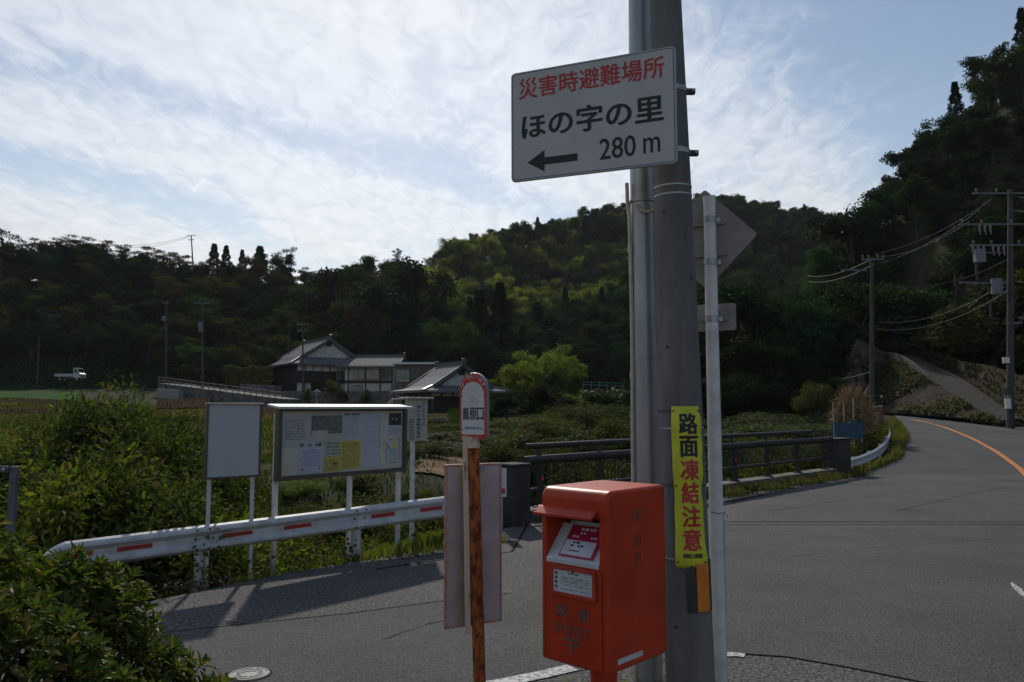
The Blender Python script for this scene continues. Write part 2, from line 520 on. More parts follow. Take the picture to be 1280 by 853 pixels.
def gz(x, y):
    return float(ground_z([x], [y])[0])

def lines(segs):
    out = []
    for a, b, st in segs:
        out += list(np.arange(a, b, st))
    return np.array(out + [segs[-1][1]])
GX = lines([(-900, -300, 100), (-300, -130, 14), (-130, -40, 3.5), (-40, -14, 1.5), (-14, 16, .6), (16, 60, 1.3), (60, 160, 3.5), (160, 300, 14), (300, 900, 100)])
GY = lines([(-900, -100, 100), (-100, -20, 16), (-20, 0, 4), (0, 30, .6), (30, 60, 1.2), (60, 150, 3), (150, 360, 5), (360, 500, 20), (500, 1500, 200)])
XX, YY = np.meshgrid(GX, GY)
ZZ = ground_z(XX.ravel(), YY.ravel())
nx_, ny_ = len(GX), len(GY)
me = bpy.data.meshes.new('ground')
co = np.c_[XX.ravel(), YY.ravel(), ZZ]
i0 = (np.arange(ny_ - 1)[:, None] * nx_ + np.arange(nx_ - 1)[None, :]).ravel()
me.from_pydata(co.tolist(), [], np.c_[i0, i0 + 1, i0 + nx_ + 1, i0 + nx_].tolist())
me.materials.append(earth)
me.polygons.foreach_set('use_smooth', [True] * len(me.polygons)); me.update()
link('ground', me, kind='structure')

# road sheets
mb = MB(); mb.add([(x, y, 0) for x, y in FLAT], [tuple(reversed(range(len(FLAT))))]); mb.build('road', asphalt, kind='structure')
def sub(a, b, t):
    return tuple(a[i] + (b[i] - a[i]) * t for i in range(3))
def catmull(pts, k=6):
    pts = [Vector(p) for p in pts]; out = []
    for i in range(len(pts) - 1):
        p0, p1, p2, p3 = pts[max(i - 1, 0)], pts[i], pts[i + 1], pts[min(i + 2, len(pts) - 1)]
        for j in range(k):
            t = j / k
            out.append(.5 * ((2 * p1) + (-p0 + p2) * t + (2 * p0 - 5 * p1 + 4 * p2 - p3) * t * t + (-p0 + 3 * p1 - 3 * p2 + p3) * t ** 3))
    return out + [pts[-1]]
RL, RR = catmull([a for a, b in ROAD]), catmull([b for a, b in ROAD])
mb = MB(); NS = 6
vs = [l.lerp(r, k / NS) for l, r in zip(RL, RR) for k in range(NS + 1)]
fs = [(i * (NS + 1) + k, i * (NS + 1) + k + 1, (i + 1) * (NS + 1) + k + 1, (i + 1) * (NS + 1) + k) for i in range(len(RL) - 1) for k in range(NS)]
mb.add(vs, fs, 0, True)
mb.build('road', asphalt2, kind='structure')
road_bvh = BVHTree.FromPolygons([tuple(v) for v in vs], fs)
CAMP = Vector((0, 0, EYE))
def on_road(u, v):
    d = (P(u, v, 10) - CAMP).normalized()
    h = road_bvh.ray_cast(CAMP, d)
    g = G(u, v)
    if h[0] is None or (g.y < 23.2 and g.y > 0):
        return g
    return h[0]
# smoother resurfaced asphalt over the coarse older one
def gp(u, v):
    p = G(u, v); return (p.x, p.y)
PATCH = [gp(-60, 812), gp(200, 792), gp(432, 768), gp(560, 751), gp(640, 742), gp(700, 706), gp(770, 670), gp(905, 656.5), gp(1280, 656.5), (12, 13.25), (24, 13.25), (24, 2), gp(1300, 872), gp(1150, 853), gp(1060, 835), gp(985, 822), gp(915, 817), gp(760, 834), gp(620, 853), (-.6, 4.6), (-2.5, 1.8), (-8, -1.0)]
mb = MB(); mb.add([(x, y, .004) for x, y in PATCH], [tuple(reversed(range(len(PATCH))))]); mb.build('road_resurfacing', asphalt2, kind='structure')
PATCH2 = [gp(912, 653), gp(1010, 600), gp(1060, 594.5), (10.1, 23.3), (21.5, 22.4), (30, 20), (30, 13.5)]
mb = MB(); mb.add([(x, y, .004) for x, y in PATCH2], [tuple(reversed(range(len(PATCH2))))]); mb.build('road_resurfacing', asphalt2, kind='structure')

paint_w = mat('road_paint_white', (.62, .62, .6), .7, (.16, .16, .16), scale=26, contrast=(.40, .56), bump=.3)
paint_o = mat('road_paint_orange', (.72, .24, .035), .7, (.34, .13, .04), scale=6, contrast=(.3, .6))
joint_m = mat('joint_steel', (.03, .03, .034), .9, (.02, .02, .02), scale=20, spec=.1)
seam_m = mat('seam_tar', (.02, .02, .02), .95, spec=.05)
def stripe(name, pts, w, m, dz, kind='structure', taper=None):
    mb = MB(); vs = []
    for i, p in enumerate(pts):
        d = Vector(pts[min(i + 1, len(pts) - 1)]) - Vector(pts[max(i - 1, 0)]); d.z = 0; d.normalize()
        n = Vector((-d.y, d.x, 0)); ww = w if taper is None else w * taper[i]
        vs += [Vector(p) + n * ww / 2 + Vector((0, 0, dz)), Vector(p) - n * ww / 2 + Vector((0, 0, dz))]
    mb.add(vs, [(2 * i, 2 * i + 1, 2 * i + 3, 2 * i + 2) for i in range(len(pts) - 1)])
    return mb.build(name, m, kind=kind)
ol = catmull([on_road(u, v) for u, v in ((1390, 668), (1330, 624), (1280, 592), (1262, 577), (1242, 563), (1222, 552), (1202, 543), (1180, 534.5), (1160, 529), (1140, 525))], 4)
ol2 = []
for p in catmull(ol, 3):
    h = road_bvh.ray_cast(Vector((p.x, p.y, 30)), Vector((0, 0, -1)))
    ol2.append(Vector((p.x, p.y, h[0].z if h[0] is not None else 0.0)))
ol = ol2
stripe('centre_line', ol, .16, paint_o, .014)
stripe('white_road_marking', [G(560, 866), G(633, 853.5), G(675, 845), G(716, 835.5)], .15, paint_w, .008)
stripe('white_road_marking', [G(903, 819.5), G(918, 819), G(931, 820.5)], .10, paint_w, .008)
stripe('white_road_marking', [G(1264, 729), G(1272, 737), G(1279, 745), G(1290, 752)], .13, paint_w, .008, taper=[.2, .6, .35, .1])
stripe('bridge_joint', [G(700, 656.5), G(912, 656.5), G(1280, 656), (9.6, 13.3, 0), (16, 13.3, 0)], .05, joint_m, .006)
stripe('bridge_joint', [G(905, 652.6), G(1280, 652), (16, 13.58, 0)], .035, joint_m, .006)
stripe('road_seam', [G(200, 792), G(432, 768), G(560, 751), G(640, 742)], .018, seam_m, .007)
stripe('road_seam', [G(915, 817), G(985, 822), G(1060, 835), G(1150, 853), G(1300, 872)], .02, seam_m, .0065)
stripe('road_seam', [G(1000, 600), G(1070, 593.6), G(1280, 591.5), (21.5, 23.0, 0)], .05, mat('seam_light', (.16, .16, .16), .8), .012)
stripe('road_seam', [G(660, 655), G(640, 690), G(560, 699), G(470, 712)], .03, seam_m, .006)
stripe('road_seam', [G(910, 628), G(960, 617), G(1035, 603)], .22, mat('tar_patch', (.028, .027, .027), .9, spec=.15), .0065)
rc = random.Random(21)
def crack(u0, v0, u1, v1, n=14, w=.012):
    a, b = G(u0, v0), G(u1, v1); pts = []; nn = Vector((-(b - a).y, (b - a).x, 0)).normalized(); off = 0
    for i in range(n + 1):
        off += rc.uniform(-.05, .05); pts.append(a.lerp(b, i / n) + nn * off)
    stripe('road_crack', pts, w, seam_m, .0068, taper=[rc.uniform(.25, 1.2) for _ in pts])
crack(990, 696, 1240, 672, 18, .008); crack(960, 640, 1100, 622, 12, .016); crack(480, 800, 555, 776, 9); crack(1120, 640, 1275, 610, 14, .018);
# concrete gutter edge along the guard rail and the verge of the road on the right
conc = mat('concrete', (.34, .33, .31), .85, (.2, .195, .18), scale=3.5, bump=.4, bscale=40)
conc_dark = mat('concrete_weathered', (.17, .16, .145), .9, (.05, .048, .042), scale=2.0, bump=.6, bscale=14)
# ------------------------------------------------------------------ foreground things
galv = mat('galvanised_steel', (.40, .41, .42), .42, (.27, .28, .29), scale=5, metal=.55, bump=.1, stretch=(1, 1, .25))
steel_dark = mat('dark_steel', (.05, .05, .055), .5, (.03, .03, .03))
white_metal = mat('white_painted_metal', (.70, .69, .68), .45, (.48, .47, .45), scale=7, contrast=(.25, .55))
cream = mat('cream_paint', (.62, .56, .46), .5, (.42, .36, .28), scale=9)
black_ink = mat('black_ink', (.012, .012, .014), .5, (.012, .012, .014))
red_ink = mat('red_ink', (.52, .035, .03), .5, (.45, .03, .03))
navy_ink = mat('navy_ink', (.02, .035, .16), .5)
sign_face = mat('sign_face', (.52, .50, .48), .4, (.46, .44, .42), scale=3)
sign_back = mat('sign_back_aluminium', (.33, .305, .28), .6, (.25, .23, .21), scale=6, metal=.1)
concrete_pole = mat('concrete_pole', (.215, .208, .20), .85, (.085, .083, .08), scale=4.5, contrast=(.3, .72), detail=10, bump=.35, bscale=60, stretch=(1, 1, .18))
rust = mat('rusty_paint', (.46, .14, .045), .85, (.11, .036, .017), scale=24, contrast=(.40, .60), bump=.8, bscale=60, stretch=(1, 1, .45), spec=.15)
rust2 = mat('flaking_cream_paint', (.60, .50, .38), .6, (.26, .08, .03), scale=16, contrast=(.36, .46), bump=.4, stretch=(1, 1, .4))

# --- leaning concrete utility pole
cp_b, cp_t = P(863, 853, 5.36), P(832, 2, 5.30)
d_ = (cp_t - cp_b) / (cp_t.z - cp_b.z)
def on_cp(z):
    return cp_b + d_ * (z - cp_b.z)
root = thing('concrete_utility_pole', 'thick grey concrete utility pole leaning slightly left beside the red post box', 'utility pole', on_cp(0))
mb = MB(); mb.M = Matrix.Translation(-on_cp(0))
def cp_r(z):
    return .160 - z * .0068 - z * z * .0009 if z < 5 else .1035 - (z - 5) * .008
zs = [-.3, 0, 1, 2, 3, 4, 5, 6.5, 8, 10]
mb.tube([on_cp(z) for z in zs], [cp_r(z) for z in zs], 40)
mb.build('shaft', concrete_pole, root)
for z in (.98, 1.82, 3.38, 3.44):
    mb = MB(); mb.M = Matrix.Translation(-on_cp(0))
    c = on_cp(z); r = cp_r(z) + .003
    mb.tube([c - d_ * .006, c + d_ * .006], r, 32)
    mb.build('wire_band', galv, root)
random.seed(5)
for k in range(9):     # step holes
    z = .55 + k * .45; a = R(-90 + (38 if k % 2 else -42))
    c = on_cp(z); r = cp_r(z)
    mb = MB(); mb.M = Matrix.Translation(-on_cp(0))
    n = Vector((math.cos(a), math.sin(a), 0))
    mb.tube([c + n * (r - .01), c + n * (r + .004)], .011, 10)
    mb.build('step_socket', steel_dark, root)

# --- steel tube pole behind it
st_b, st_t = P(811, 853, 5.62), P(800, 0, 5.60)
ds = (st_t - st_b) / (st_t.z - st_b.z)
def on_st(z):
    return st_b + ds * (z - st_b.z) + Vector((.006 * math.sin(z), 0, 0))
root = thing('steel_pipe_pole', 'slimmer shiny steel pipe pole just left of the concrete utility pole', 'pole', on_st(0))
mb = MB(); mb.M = Matrix.Translation(-on_st(0))
zs = [-.2, 1, 2, 3, 4, 6, 9]
mb.tube([on_st(z) for z in zs], [.095, .094, .092, .088, .084, .08, .075], 32)
mb.build('shaft', galv, root)
for z in (1.55, 2.3, 3.42):
    mb = MB(); mb.M = Matrix.Translation(-on_st(0)); c = on_st(z)
    mb.tube([c - ds * .008, c + ds * .008], .0965, 28); mb.build('strap', galv, root)
root = thing('cable_conduit', 'thin beige cable conduit running up the left side of the steel pipe pole', 'conduit', on_st(0) + Vector((-.10, -.05, 0)))
mb = MB(); mb.M = Matrix.Translation(-root.location)
pts = []
for z in np.linspace(0, 3.30, 12):
    p = on_st(z) + Vector((-.098 + .004 * math.sin(z * 3), -.03, 0)); pts.append(p)
pts += [pts[-1] + Vector((-.012, 0, .10)), pts[-1] + Vector((-.015, 0, .25))]
mb.tube(pts, .0135, 12); mb.build('pipe', cream, root)
for z in (1.2, 2.15, 3.05):
    mb = MB(); mb.M = Matrix.Translation(-root.location); c = on_st(z) + Vector((-.098 + .004 * math.sin(z * 3), -.03, 0))
    mb.tube([c, c + Vector((0, 0, .05))], .018, 12); mb.build('coupling', cream, root)
mb = MB(); mb.M = Matrix.Translation(-root.location)
a0 = on_st(3.33); e = []
for k in range(9):
    a = math.pi * k / 8
    e.append(a0 + Vector((-.07 * math.cos(a) + .015, -.10, -.055 * math.sin(a) + .05)))
mb.tube(e, .012, 10); mb.build('flexible_hose', cream, root)

# --- evacuation direction sign
BL, BR_, TL_, TR_ = P(639, 228.5, 5.38), P(847, 204, 4.94), P(635.5, 93, 5.38), P(842, 57, 4.94)
m_ = frame(BL, BR_)
Wd = (BR_ - BL).length; Hd = ((TL_ - BL).length + (TR_ - BR_).length) / 2
up = ((TL_ - BL) + (TR_ - BR_)).normalized(); xx = (BR_ - BL).normalized(); up = (up - xx * up.dot(xx)).normalized(); nn = xx.cross(up)
m_ = Matrix((xx, up, nn)).transposed().to_4x4(); m_.translation = BL
root = thing('evacuation_sign', 'white direction sign with black left arrow and 280m, high on the concrete pole', 'sign', mtx=m_)
mb = MB(); mb.prism(rounded(0, 0, Wd, Hd, .03), -.018, -.002); mb.build('panel', galv, root, .003)
mb = MB(); mb.prism(rounded(.006, .006, Wd - .006, Hd - .006, .026), -.003, .001); mb.build('sign_face', sign_face, root)
def border(x0, y0, x1, y1, r, w, z0, z1, m, name, parent):
    a = rounded(x0, y0, x1, y1, r); b = rounded(x0 + w, y0 + w, x1 - w, y1 - w, max(r - w, .002)); n = len(a)
    mb = MB(); vs = [(x, y, z1) for x, y in a] + [(x, y, z1) for x, y in b] + [(x, y, z0) for x, y in a] + [(x, y, z0) for x, y in b]
    fs = [(i, (i + 1) % n, n + (i + 1) % n, n + i) for i in range(n)] + [((i + 1) % n, i, 2 * n + i, 2 * n + (i + 1) % n) for i in range(n)] + [(n + i, n + (i + 1) % n, 3 * n + (i + 1) % n, 3 * n + i) for i in range(n)]
    mb.add(vs, fs); return mb.build(name, m, parent)
border(.012, .012, Wd - .012, Hd - .012, .022, .004, .001, .0022, navy_ink, 'border_line', root)
text('lettering', '災害時避難場所', red_ink, root, (.055 * Wd, .745 * Hd, .935 * Wd, .93 * Hd), .0026, .018)
text('lettering', 'ほの字の里', black_ink, root, (.075 * Wd, .375 * Hd, .925 * Wd, .60 * Hd), .0026, .03)
text('lettering', '280', black_ink, root, (.555 * Wd, .105 * Hd, .765 * Wd, .285 * Hd), .0026, .012)
text('lettering', 'm', black_ink, root, (.81 * Wd, .115 * Hd, .905 * Wd, .245 * Hd), .0026, .012)
mb = MB(); mb.prism([(.105 * Wd, .16 * Hd), (.215 * Wd, .065 * Hd), (.215 * Wd, .125 * Hd), (.42 * Wd, .125 * Hd), (.42 * Wd, .19 * Hd), (.215 * Wd, .19 * Hd), (.215 * Wd, .255 * Hd)], .001, .0026)
mb.build('arrow', black_ink, root)
for fy in (.18, .80):
    mb = MB(); mb.box(.04, Wd - .04, fy * Hd - .02, fy * Hd + .02, -.045, -.018); mb.build('back_rail', galv, root)
inv = m_.inverted()
for v_ in (108, 186):
    zc = P(850, v_, 5.2).z
    mb = MB(); c = inv @ on_cp(zc)
    r = cp_r(zc) + .005
    mb.M = inv
    c = on_cp(zc)
    mb.tube([c - d_ * .018, c + d_ * .018], r, 28); mb.build('pole_band', galv, root)
    mb = MB(); mb.M = inv
    mb.box(c.x + r - .01, c.x + r + .055, c.y - .03, c.y + .01, zc - .016, zc + .02); mb.build('clamp', steel_dark, root, .003)
    mb = MB(); mb.M = inv
    mb.tube([(c.x + r + .035, c.y - .05, zc), (c.x + r + .035, c.y + .03, zc)], .009, 8); mb.build('bolt', galv, root)

# --- yellow banner wrapped on the pole
zb0, zb1 = P(864, 709, 5.2).z, P(858, 508, 5.2).z
H = zb1 - zb0; Wb = .235
cb_ = on_cp(zb0); rb_ = cp_r(1.2) + .012
root = thing('yellow_warning_banner', 'vertical yellow banner in Japanese warning of an icy road, tied round the concrete pole', 'banner', cb_)
yel = mat('banner_yellow', (.66, .68, .035), .5, (.46, .50, .03), scale=7, contrast=(.3, .62), bump=.25, bscale=6)
def wrap(me, rad, a_c=R(-88)):
    n = len(me.vertices); co = np.zeros(n * 3, dtype=np.float32); me.vertices.foreach_get('co', co); co = co.reshape(-1, 3).astype(float)
    x, y, z = co[:, 0].copy(), co[:, 1].copy(), co[:, 2].copy()
    # slack cloth: shallower curve than the pole, rippled at the right edge
    a = a_c + x / (rad * 1.15)
    rr = rad + z + .006 * np.sin(y * 9 + 1) * (x / .1) ** 2 + .004 * np.sin(y * 23)
    lean = d_.x * y
    co[:, 0] = np.cos(a) * rr + lean; co[:, 1] = np.sin(a) * rr + d_.y * y; co[:, 2] = y
    me.vertices.foreach_set('co', co.astype(np.float32).ravel()); me.update()
def cut(me, step=.012, axis=0, lo=-.13, hi=.13):
    b = bmesh.new(); b.from_mesh(me)
    x = lo
    while x < hi:
        nrm = (1, 0, 0) if axis == 0 else (0, 1, 0)
        bmesh.ops.bisect_plane(b, geom=b.verts[:] + b.edges[:] + b.faces[:], plane_co=(x, 0, 0) if axis == 0 else (0, x, 0), plane_no=nrm)
        x += step
    b.to_mesh(me); b.free()
nx2, nz2 = 24, 40
mb = MB(); vs = []; fs = []
for j in range(nz2 + 1):
    for i in range(nx2 + 1):
        x = -Wb / 2 + Wb * i / nx2
        edge = .006 * math.sin(j * .9) if i == nx2 else 0
        vs.append((x + edge, H * j / nz2 - .01 * (1 - (2 * i / nx2 - 1) ** 2) * (j == 0), 0))
fs = [(j * (nx2 + 1) + i, j * (nx2 + 1) + i + 1, (j + 1) * (nx2 + 1) + i + 1, (j + 1) * (nx2 + 1) + i) for j in range(nz2) for i in range(nx2)]
mb.add(vs, fs, 0, True); o = mb.build('cloth', yel, root); wrap(o.data, rb_)
s_ = o.modifiers.new('thickness', 'SOLIDIFY'); s_.thickness = .0015; s_.offset = -1
for i, ch in enumerate('路面凍結注意'):
    m = black_ink if i < 2 else red_ink
    y1 = H * (.955 - i * .1445); y0 = y1 - H * .128
    o = text('lettering', ch, m, root, (-.058, y0, .075, y1), .0028, .04)
    cut(o.data); cut(o.data, .02, 1, 0, H); wrap(o.data, rb_)
o = text('lettering', '岸和田土木事務所', black_ink, root, (-.062, H * .055, .078, H * .085), .0028, .03)
cut(o.data); wrap(o.data, rb_)
for x, y in ((-.10, .03), (.10, .03), (-.10, H - .03), (.10, H - .03), (-.10, H * .5)):
    mb = MB(); mb.prism([(x + .007 * math.cos(R(30 * k)), y + .007 * math.sin(R(30 * k))) for k in range(12)], .001, .004)
    o = mb.build('eyelet', steel_dark, root); wrap(o.data, rb_)
for y in (H - .03, .03, H * .5):
    mb = MB(); c = Vector((0, 0, y)) + d_ * y - Vector((0, 0, d_.z * y))
    mb.tube([c - Vector((0, 0, .002)), c + Vector((0, 0, .002))], cp_r(1.2) + .004, 28); mb.build('tie', steel_dark, root)

# --- orange reflector below the banner
zr0, zr1 = P(875, 766, 5.2).z, P(875, 709, 5.2).z
c = on_cp(zr0)
root = thing('pole_reflector', 'orange vertical reflector plate on a black backing, strapped under the yellow banner', 'reflector', c)
mb = MB()
def arcplate(a0, a1, r0, r1, z0, z1, n=6, lean=True):
    vs = []; fs = []
    for i in range(n + 1):
        a = R(a0 + (a1 - a0) * i / n)
        for r in (r0, r1):
            for z in (z0, z1):
                vs.append((math.cos(a) * r + d_.x * z, math.sin(a) * r + d_.y * z, z))
    for i in range(n):
        k = 4 * i
        fs += [(k, k + 4, k + 5, k + 1), (k + 2, k + 3, k + 7, k + 6), (k + 1, k + 5, k + 7, k + 3), (k, k + 2, k + 6, k + 4)]
    fs += [(0, 1, 3, 2), (4 * n, 4 * n + 2, 4 * n + 3, 4 * n + 1)]
    return vs, fs
rr_ = cp_r(.7)
mb.add(*arcplate(-102, -30, rr_ + .002, rr_ + .009, 0, zr1 - zr0 + .04)); mb.build('backing', steel_dark, root)
mb = MB(); mb.add(*arcplate(-80, -49, rr_ + .009, rr_ + .022, .004, zr1 - zr0 + .02, 4))
mb.build('reflector_plate', mat('orange_reflector', (.75, .26, .02), .35, (.60, .18, .02), scale=9), root, .004)

# --- white sign post with the backs of two road signs
WPD = 5.68
wb, wt = P(900, 853, WPD), P(886.5, 246, WPD)
dw = (wt - wb) / (wt.z - wb.z)
w0 = wb - dw * wb.z
root = thing('white_sign_post', 'slender white post carrying a diamond sign and a small plate seen from behind', 'sign post', w0)
mb = MB(); mb.M = Matrix.Translation(-w0)
mb.tube([w0 - dw * .2, w0, wt], [.0515, .0515, .043], 24); mb.build('post', white_metal, root, .003)
def toloc(p):
    return Vector(p) - w0
def panel_back(name, cu, cv, D, pts, parent, m, th=.004):
    """plate through photo point, facing away, slightly turned"""
    c = P(cu, cv, D); yaw = R(-28)
    x = Vector((math.cos(yaw), math.sin(yaw), 0)); u_ = dw.normalized(); u_ = (u_ - x * u_.dot(x)).normalized(); n = x.cross(u_)
    mt = Matrix((x, u_, n)).transposed().to_4x4(); mt.translation = c - w0
    mb = MB(); mb.M = mt; mb.prism(pts, -th, 0)
    o = mb.build(name, m, parent); return mt, o
def roundpoly(pts, r):
    out = []
    n = len(pts)
    for i in range(n):
        p, a, b = Vector(pts[i]), Vector(pts[i - 1]), Vector(pts[(i + 1) % n])
        d1, d2 = (a - p).normalized(), (b - p).normalized()
        for t in np.linspace(0, 1, 5):
            q = (p + d1 * r * (1 - t)) * (1 - t) + (p + d2 * r * t) * t + p * 0
            q = p + d1 * r * (1 - t) ** 2 + d2 * r * t ** 2
            out.append((q.x, q.y))
    return out
s2 = .372
mt, _ = panel_back('warning_sign', 882, 299, WPD + .07, roundpoly([(0, -s2), (s2, 0), (0, s2), (-s2, 0)], .028), root, sign_back)
for y in (-.115, .115):
    mb = MB(); mb.M = mt; mb.box(-.155, .155, y - .02, y + .02, 0, .02); mb.build('back_rail', sign_back, root)
for v_ in (275, 328, 399):
    c = P(888, v_, WPD); mb = MB(); mb.M = Matrix.Translation(-w0)
    k = wb + dw * (c.z - wb.z)
    mb.tube([k - dw * .022, k + dw * .022], .051 - .004 * (v_ < 300), 20); mb.build('band', galv, root)
    mb = MB(); mb.M = Matrix.Translation(-w0); mb.box(k.x + .03, k.x + .075, k.y - .0, k.y + .05, k.z - .016, k.z + .016); mb.build('clamp', galv, root)
mt, _ = panel_back('supplementary_plate', 893, 397, WPD + .07, rounded(-.155, -.098, .155, .098, .02), root, sign_back)
mb = MB(); mb.M = mt; mb.box(-.105, .105, -.025, .02, 0, .02); mb.build('back_rail', sign_back, root)
mb = MB(); mb.M = Matrix.Translation(-w0)
k = P(899, 641, WPD - .02); mb.tube([k + Vector((-.07, -.03, .01)), k + Vector((-.02, -.05, 0)), k + Vector((.03, -.045, .005)), k + Vector((.05, -.05, -.03))], .0025, 6); mb.build('loose_wire', steel_dark, root)

# --- narrow blue-grey post behind
b0, b1 = P(905, 900, 5.8), P(906.5, 641, 5.8)
b0.z = 0
root = thing('square_marker_post', 'low narrow blue-grey square post half hidden behind the white sign post', 'post', b0)
mb = MB(); mb.box(-.028, .028, -.022, .022, -.1, b1.z); mb.build('shaft', mat('blue_grey_paint', (.12, .14, .22), .5, (.08, .09, .14), scale=10), root, .004)
mb = MB(); mb.box(-.031, .031, -.025, .023, b1.z + .001, b1.z + .008); mb.build('cap', steel_dark, root, .002)

# ------------------------------------------------------------------ red post box
post_red = mat('post_red', (.57, .050, .012), .42, (.38, .026, .008), scale=3.2, contrast=(.32, .66), detail=10, bump=.06, bscale=30, spec=.35)
post_red_d = mat('post_red_worn', (.50, .05, .02), .5, (.36, .03, .014), scale=14)
white_plate = mat('plate_white', (.60, .60, .62), .35, (.50, .50, .52), scale=5)
grey_letter = mat('worn_grey_lettering', (.15, .125, .11), .6, (.08, .05, .04), scale=40)
th = R(-43)
xl = Vector((math.cos(th), math.sin(th), 0)); FLp = P(676.5, 826, 3.78)
zb, ztop = P(753, 848, 3.505).z, P(676, 611, 3.78).z
Wp, Dp = .385, .470
Hp = ztop - zb + .012
m_ = frame(Vector((FLp.x, FLp.y, 0)), Vector((FLp.x, FLp.y, 0)) + xl)
root = thing('post_box', 'square red Japanese post box on a red pipe leg beside the concrete pole', 'post box', mtx=m_)
# local: x right along the front, y up, z towards the viewer; the front face lies at z = 0
def outer():
    b = bmesh.new()
    vs = [b.verts.new(p) for p in ((0, zb, 0), (Wp, zb, 0), (Wp, zb + Hp, 0), (0, zb + Hp, 0), (0, zb, -Dp), (Wp, zb, -Dp), (Wp, zb + Hp, -Dp), (0, zb + Hp, -Dp))]
    for f in ((0, 1, 2, 3), (5, 4, 7, 6), (4, 0, 3, 7), (1, 5, 6, 2), (3, 2, 6, 7), (4, 5, 1, 0)):
        b.faces.new([vs[i] for i in f])
    b.edges.ensure_lookup_table()
    top_front = [e for e in b.edges if all(v.co.y > zb + Hp - .01 and v.co.z > -.01 for v in e.verts)]
    bmesh.ops.bevel(b, geom=top_front, offset=.05, segments=7, affect='EDGES', profile=.5)
    rest = [e for e in b.edges if len(e.link_faces) == 2 and e.calc_face_angle() > R(60)]
    bmesh.ops.bevel(b, geom=rest, offset=.018, segments=4, affect='EDGES', profile=.5)
    for f in b.faces:
        f.smooth = True
    return b
b = outer(); me = bpy.data.meshes.new('housing'); b.to_mesh(me); b.free(); me.materials.append(post_red)
body = link('housing', me, root)
y_lip = zb + Hp * .585; y_top = zb + Hp * .845
ct = MB(); ct.box(.035, Wp - .045, y_lip, y_top, -.20, .05); cut_o = ct.build('cut', post_red, root)
bo = body.modifiers.new('b', 'BOOLEAN'); bo.operation = 'DIFFERENCE'; bo.object = cut_o; bo.solver = 'EXACT'
bpy.context.view_layer.update()
me2 = bpy.data.meshes.new_from_object(body.evaluated_get(bpy.context.evaluated_depsgraph_get()))
body.modifiers.clear(); body.data = me2
bpy.data.objects.remove(cut_o)
es = body.modifiers.new('wn', 'WEIGHTED_NORMAL'); es.keep_sharp = True
# sloping white tray under the letter slot
mb = MB(); mb.add([(.037, y_lip + .002, .004), (Wp - .047, y_lip + .002, .004), (Wp - .047, y_top - .055, -.125), (.037, y_top - .055, -.125),
                   (.037, y_lip - .014, .004), (Wp - .047, y_lip - .014, .004)], [(0, 1, 2, 3), (4, 5, 1, 0)])
mb.build('slot_tray', white_plate, root)
mb = MB(); mb.box(.10, Wp - .09, y_top - .054, y_top - .036, -.14, -.10); mb.build('slot_flap', galv, root)
# hood above the slot
mb = MB(); hx0, hx1 = -.012, Wp - .055
mb.add([(hx0, y_top + .035, .002), (hx1, y_top + .035, .002), (hx1, y_top + .004, .045), (hx0, y_top + .004, .045),
        (hx0, y_top + .022, .002), (hx1, y_top + .022, .002), (hx1, y_top - .008, .042), (hx0, y_top - .008, .042)],
       [(0, 3, 2, 1), (4, 5, 6, 7), (3, 7, 6, 2), (0, 4, 7, 3), (1, 2, 6, 5), (0, 1, 5, 4)])
mb.build('rain_hood', post_red, root, .003)
# stickers on the tray
ya, yb_ = y_lip + .002, y_top - .055; za, zb_ = .006, -.123
def tray(x0, x1, t0, t1, off, mi, mb):
    f = lambda x, t: (x, ya + (yb_ - ya) * t + off * .72, za + (zb_ - za) * t + off * .72)
    mb.add([f(x0, t0), f(x1, t0), f(x1, t1), f(x0, t1)], [(0, 1, 2, 3)], mi)
wine = mat('sticker_wine_red', (.42, .02, .06), .4, (.34, .015, .045), scale=30)
paper_w = mat('sticker_white', (.66, .65, .72), .5, (.56, .55, .60), scale=20)
mb = MB(); tray(.10, Wp - .085, .10, .97, .002, 0, mb); mb.build('notice_sticker', wine, root, label='wine red and white notice sticker on the tray')
mb = MB(); tray(.105, Wp - .105, .15, .55, .003, 0, mb); mb.build('notice_sticker', paper_w, root)
def marks(parent, name, m, fn, seed, rows, cols=1, fill=.8):
    """rows of small illegible print: fn(u0, v0, u1, v1) places a rectangle in unit coordinates"""
    rs = random.Random(seed); mb = MB()
    for (v0, v1, u0, u1) in rows:
        u = u0
        while u < u1:
            w = (v1 - v0) * rs.uniform(.45, 1.1) * fn.asp
            if rs.random() < fill:
                mb.add(fn(u, v0 + (v1 - v0) * rs.uniform(0, .2), min(u + w, u1), v1 - (v1 - v0) * rs.uniform(0, .2)), [(0, 1, 2, 3)])
            u += w * 1.35
    o = mb.build(name, m, parent); o['kind'] = 'stuff'; return o
def trayfn(x0, x1, t0, t1, off):
    def f(u0, v0, u1, v1):
        g = lambda x, t: (x0 + (x1 - x0) * x, ya + (yb_ - ya) * (t0 + (t1 - t0) * t) + off * .72, za + (zb_ - za) * (t0 + (t1 - t0) * t) + off * .72)
        return [g(u0, v0), g(u1, v0), g(u1, v1), g(u0, v1)]
    f.asp = .6
    return f
marks(root, 'small_print', paper_w, trayfn(.12, Wp - .10, .6, .95, .003), 3, [(.65, .9, .25, .75), (.35, .52, .05, .95), (.08, .25, .05, .9)], fill=.7)
marks(root, 'small_print', black_ink, trayfn(.12, Wp - .12, .18, .54, .004), 4, [(.78, .95, .2, .5), (.55, .72, .03, .75), (.2, .3, .03, .6)], fill=.8)
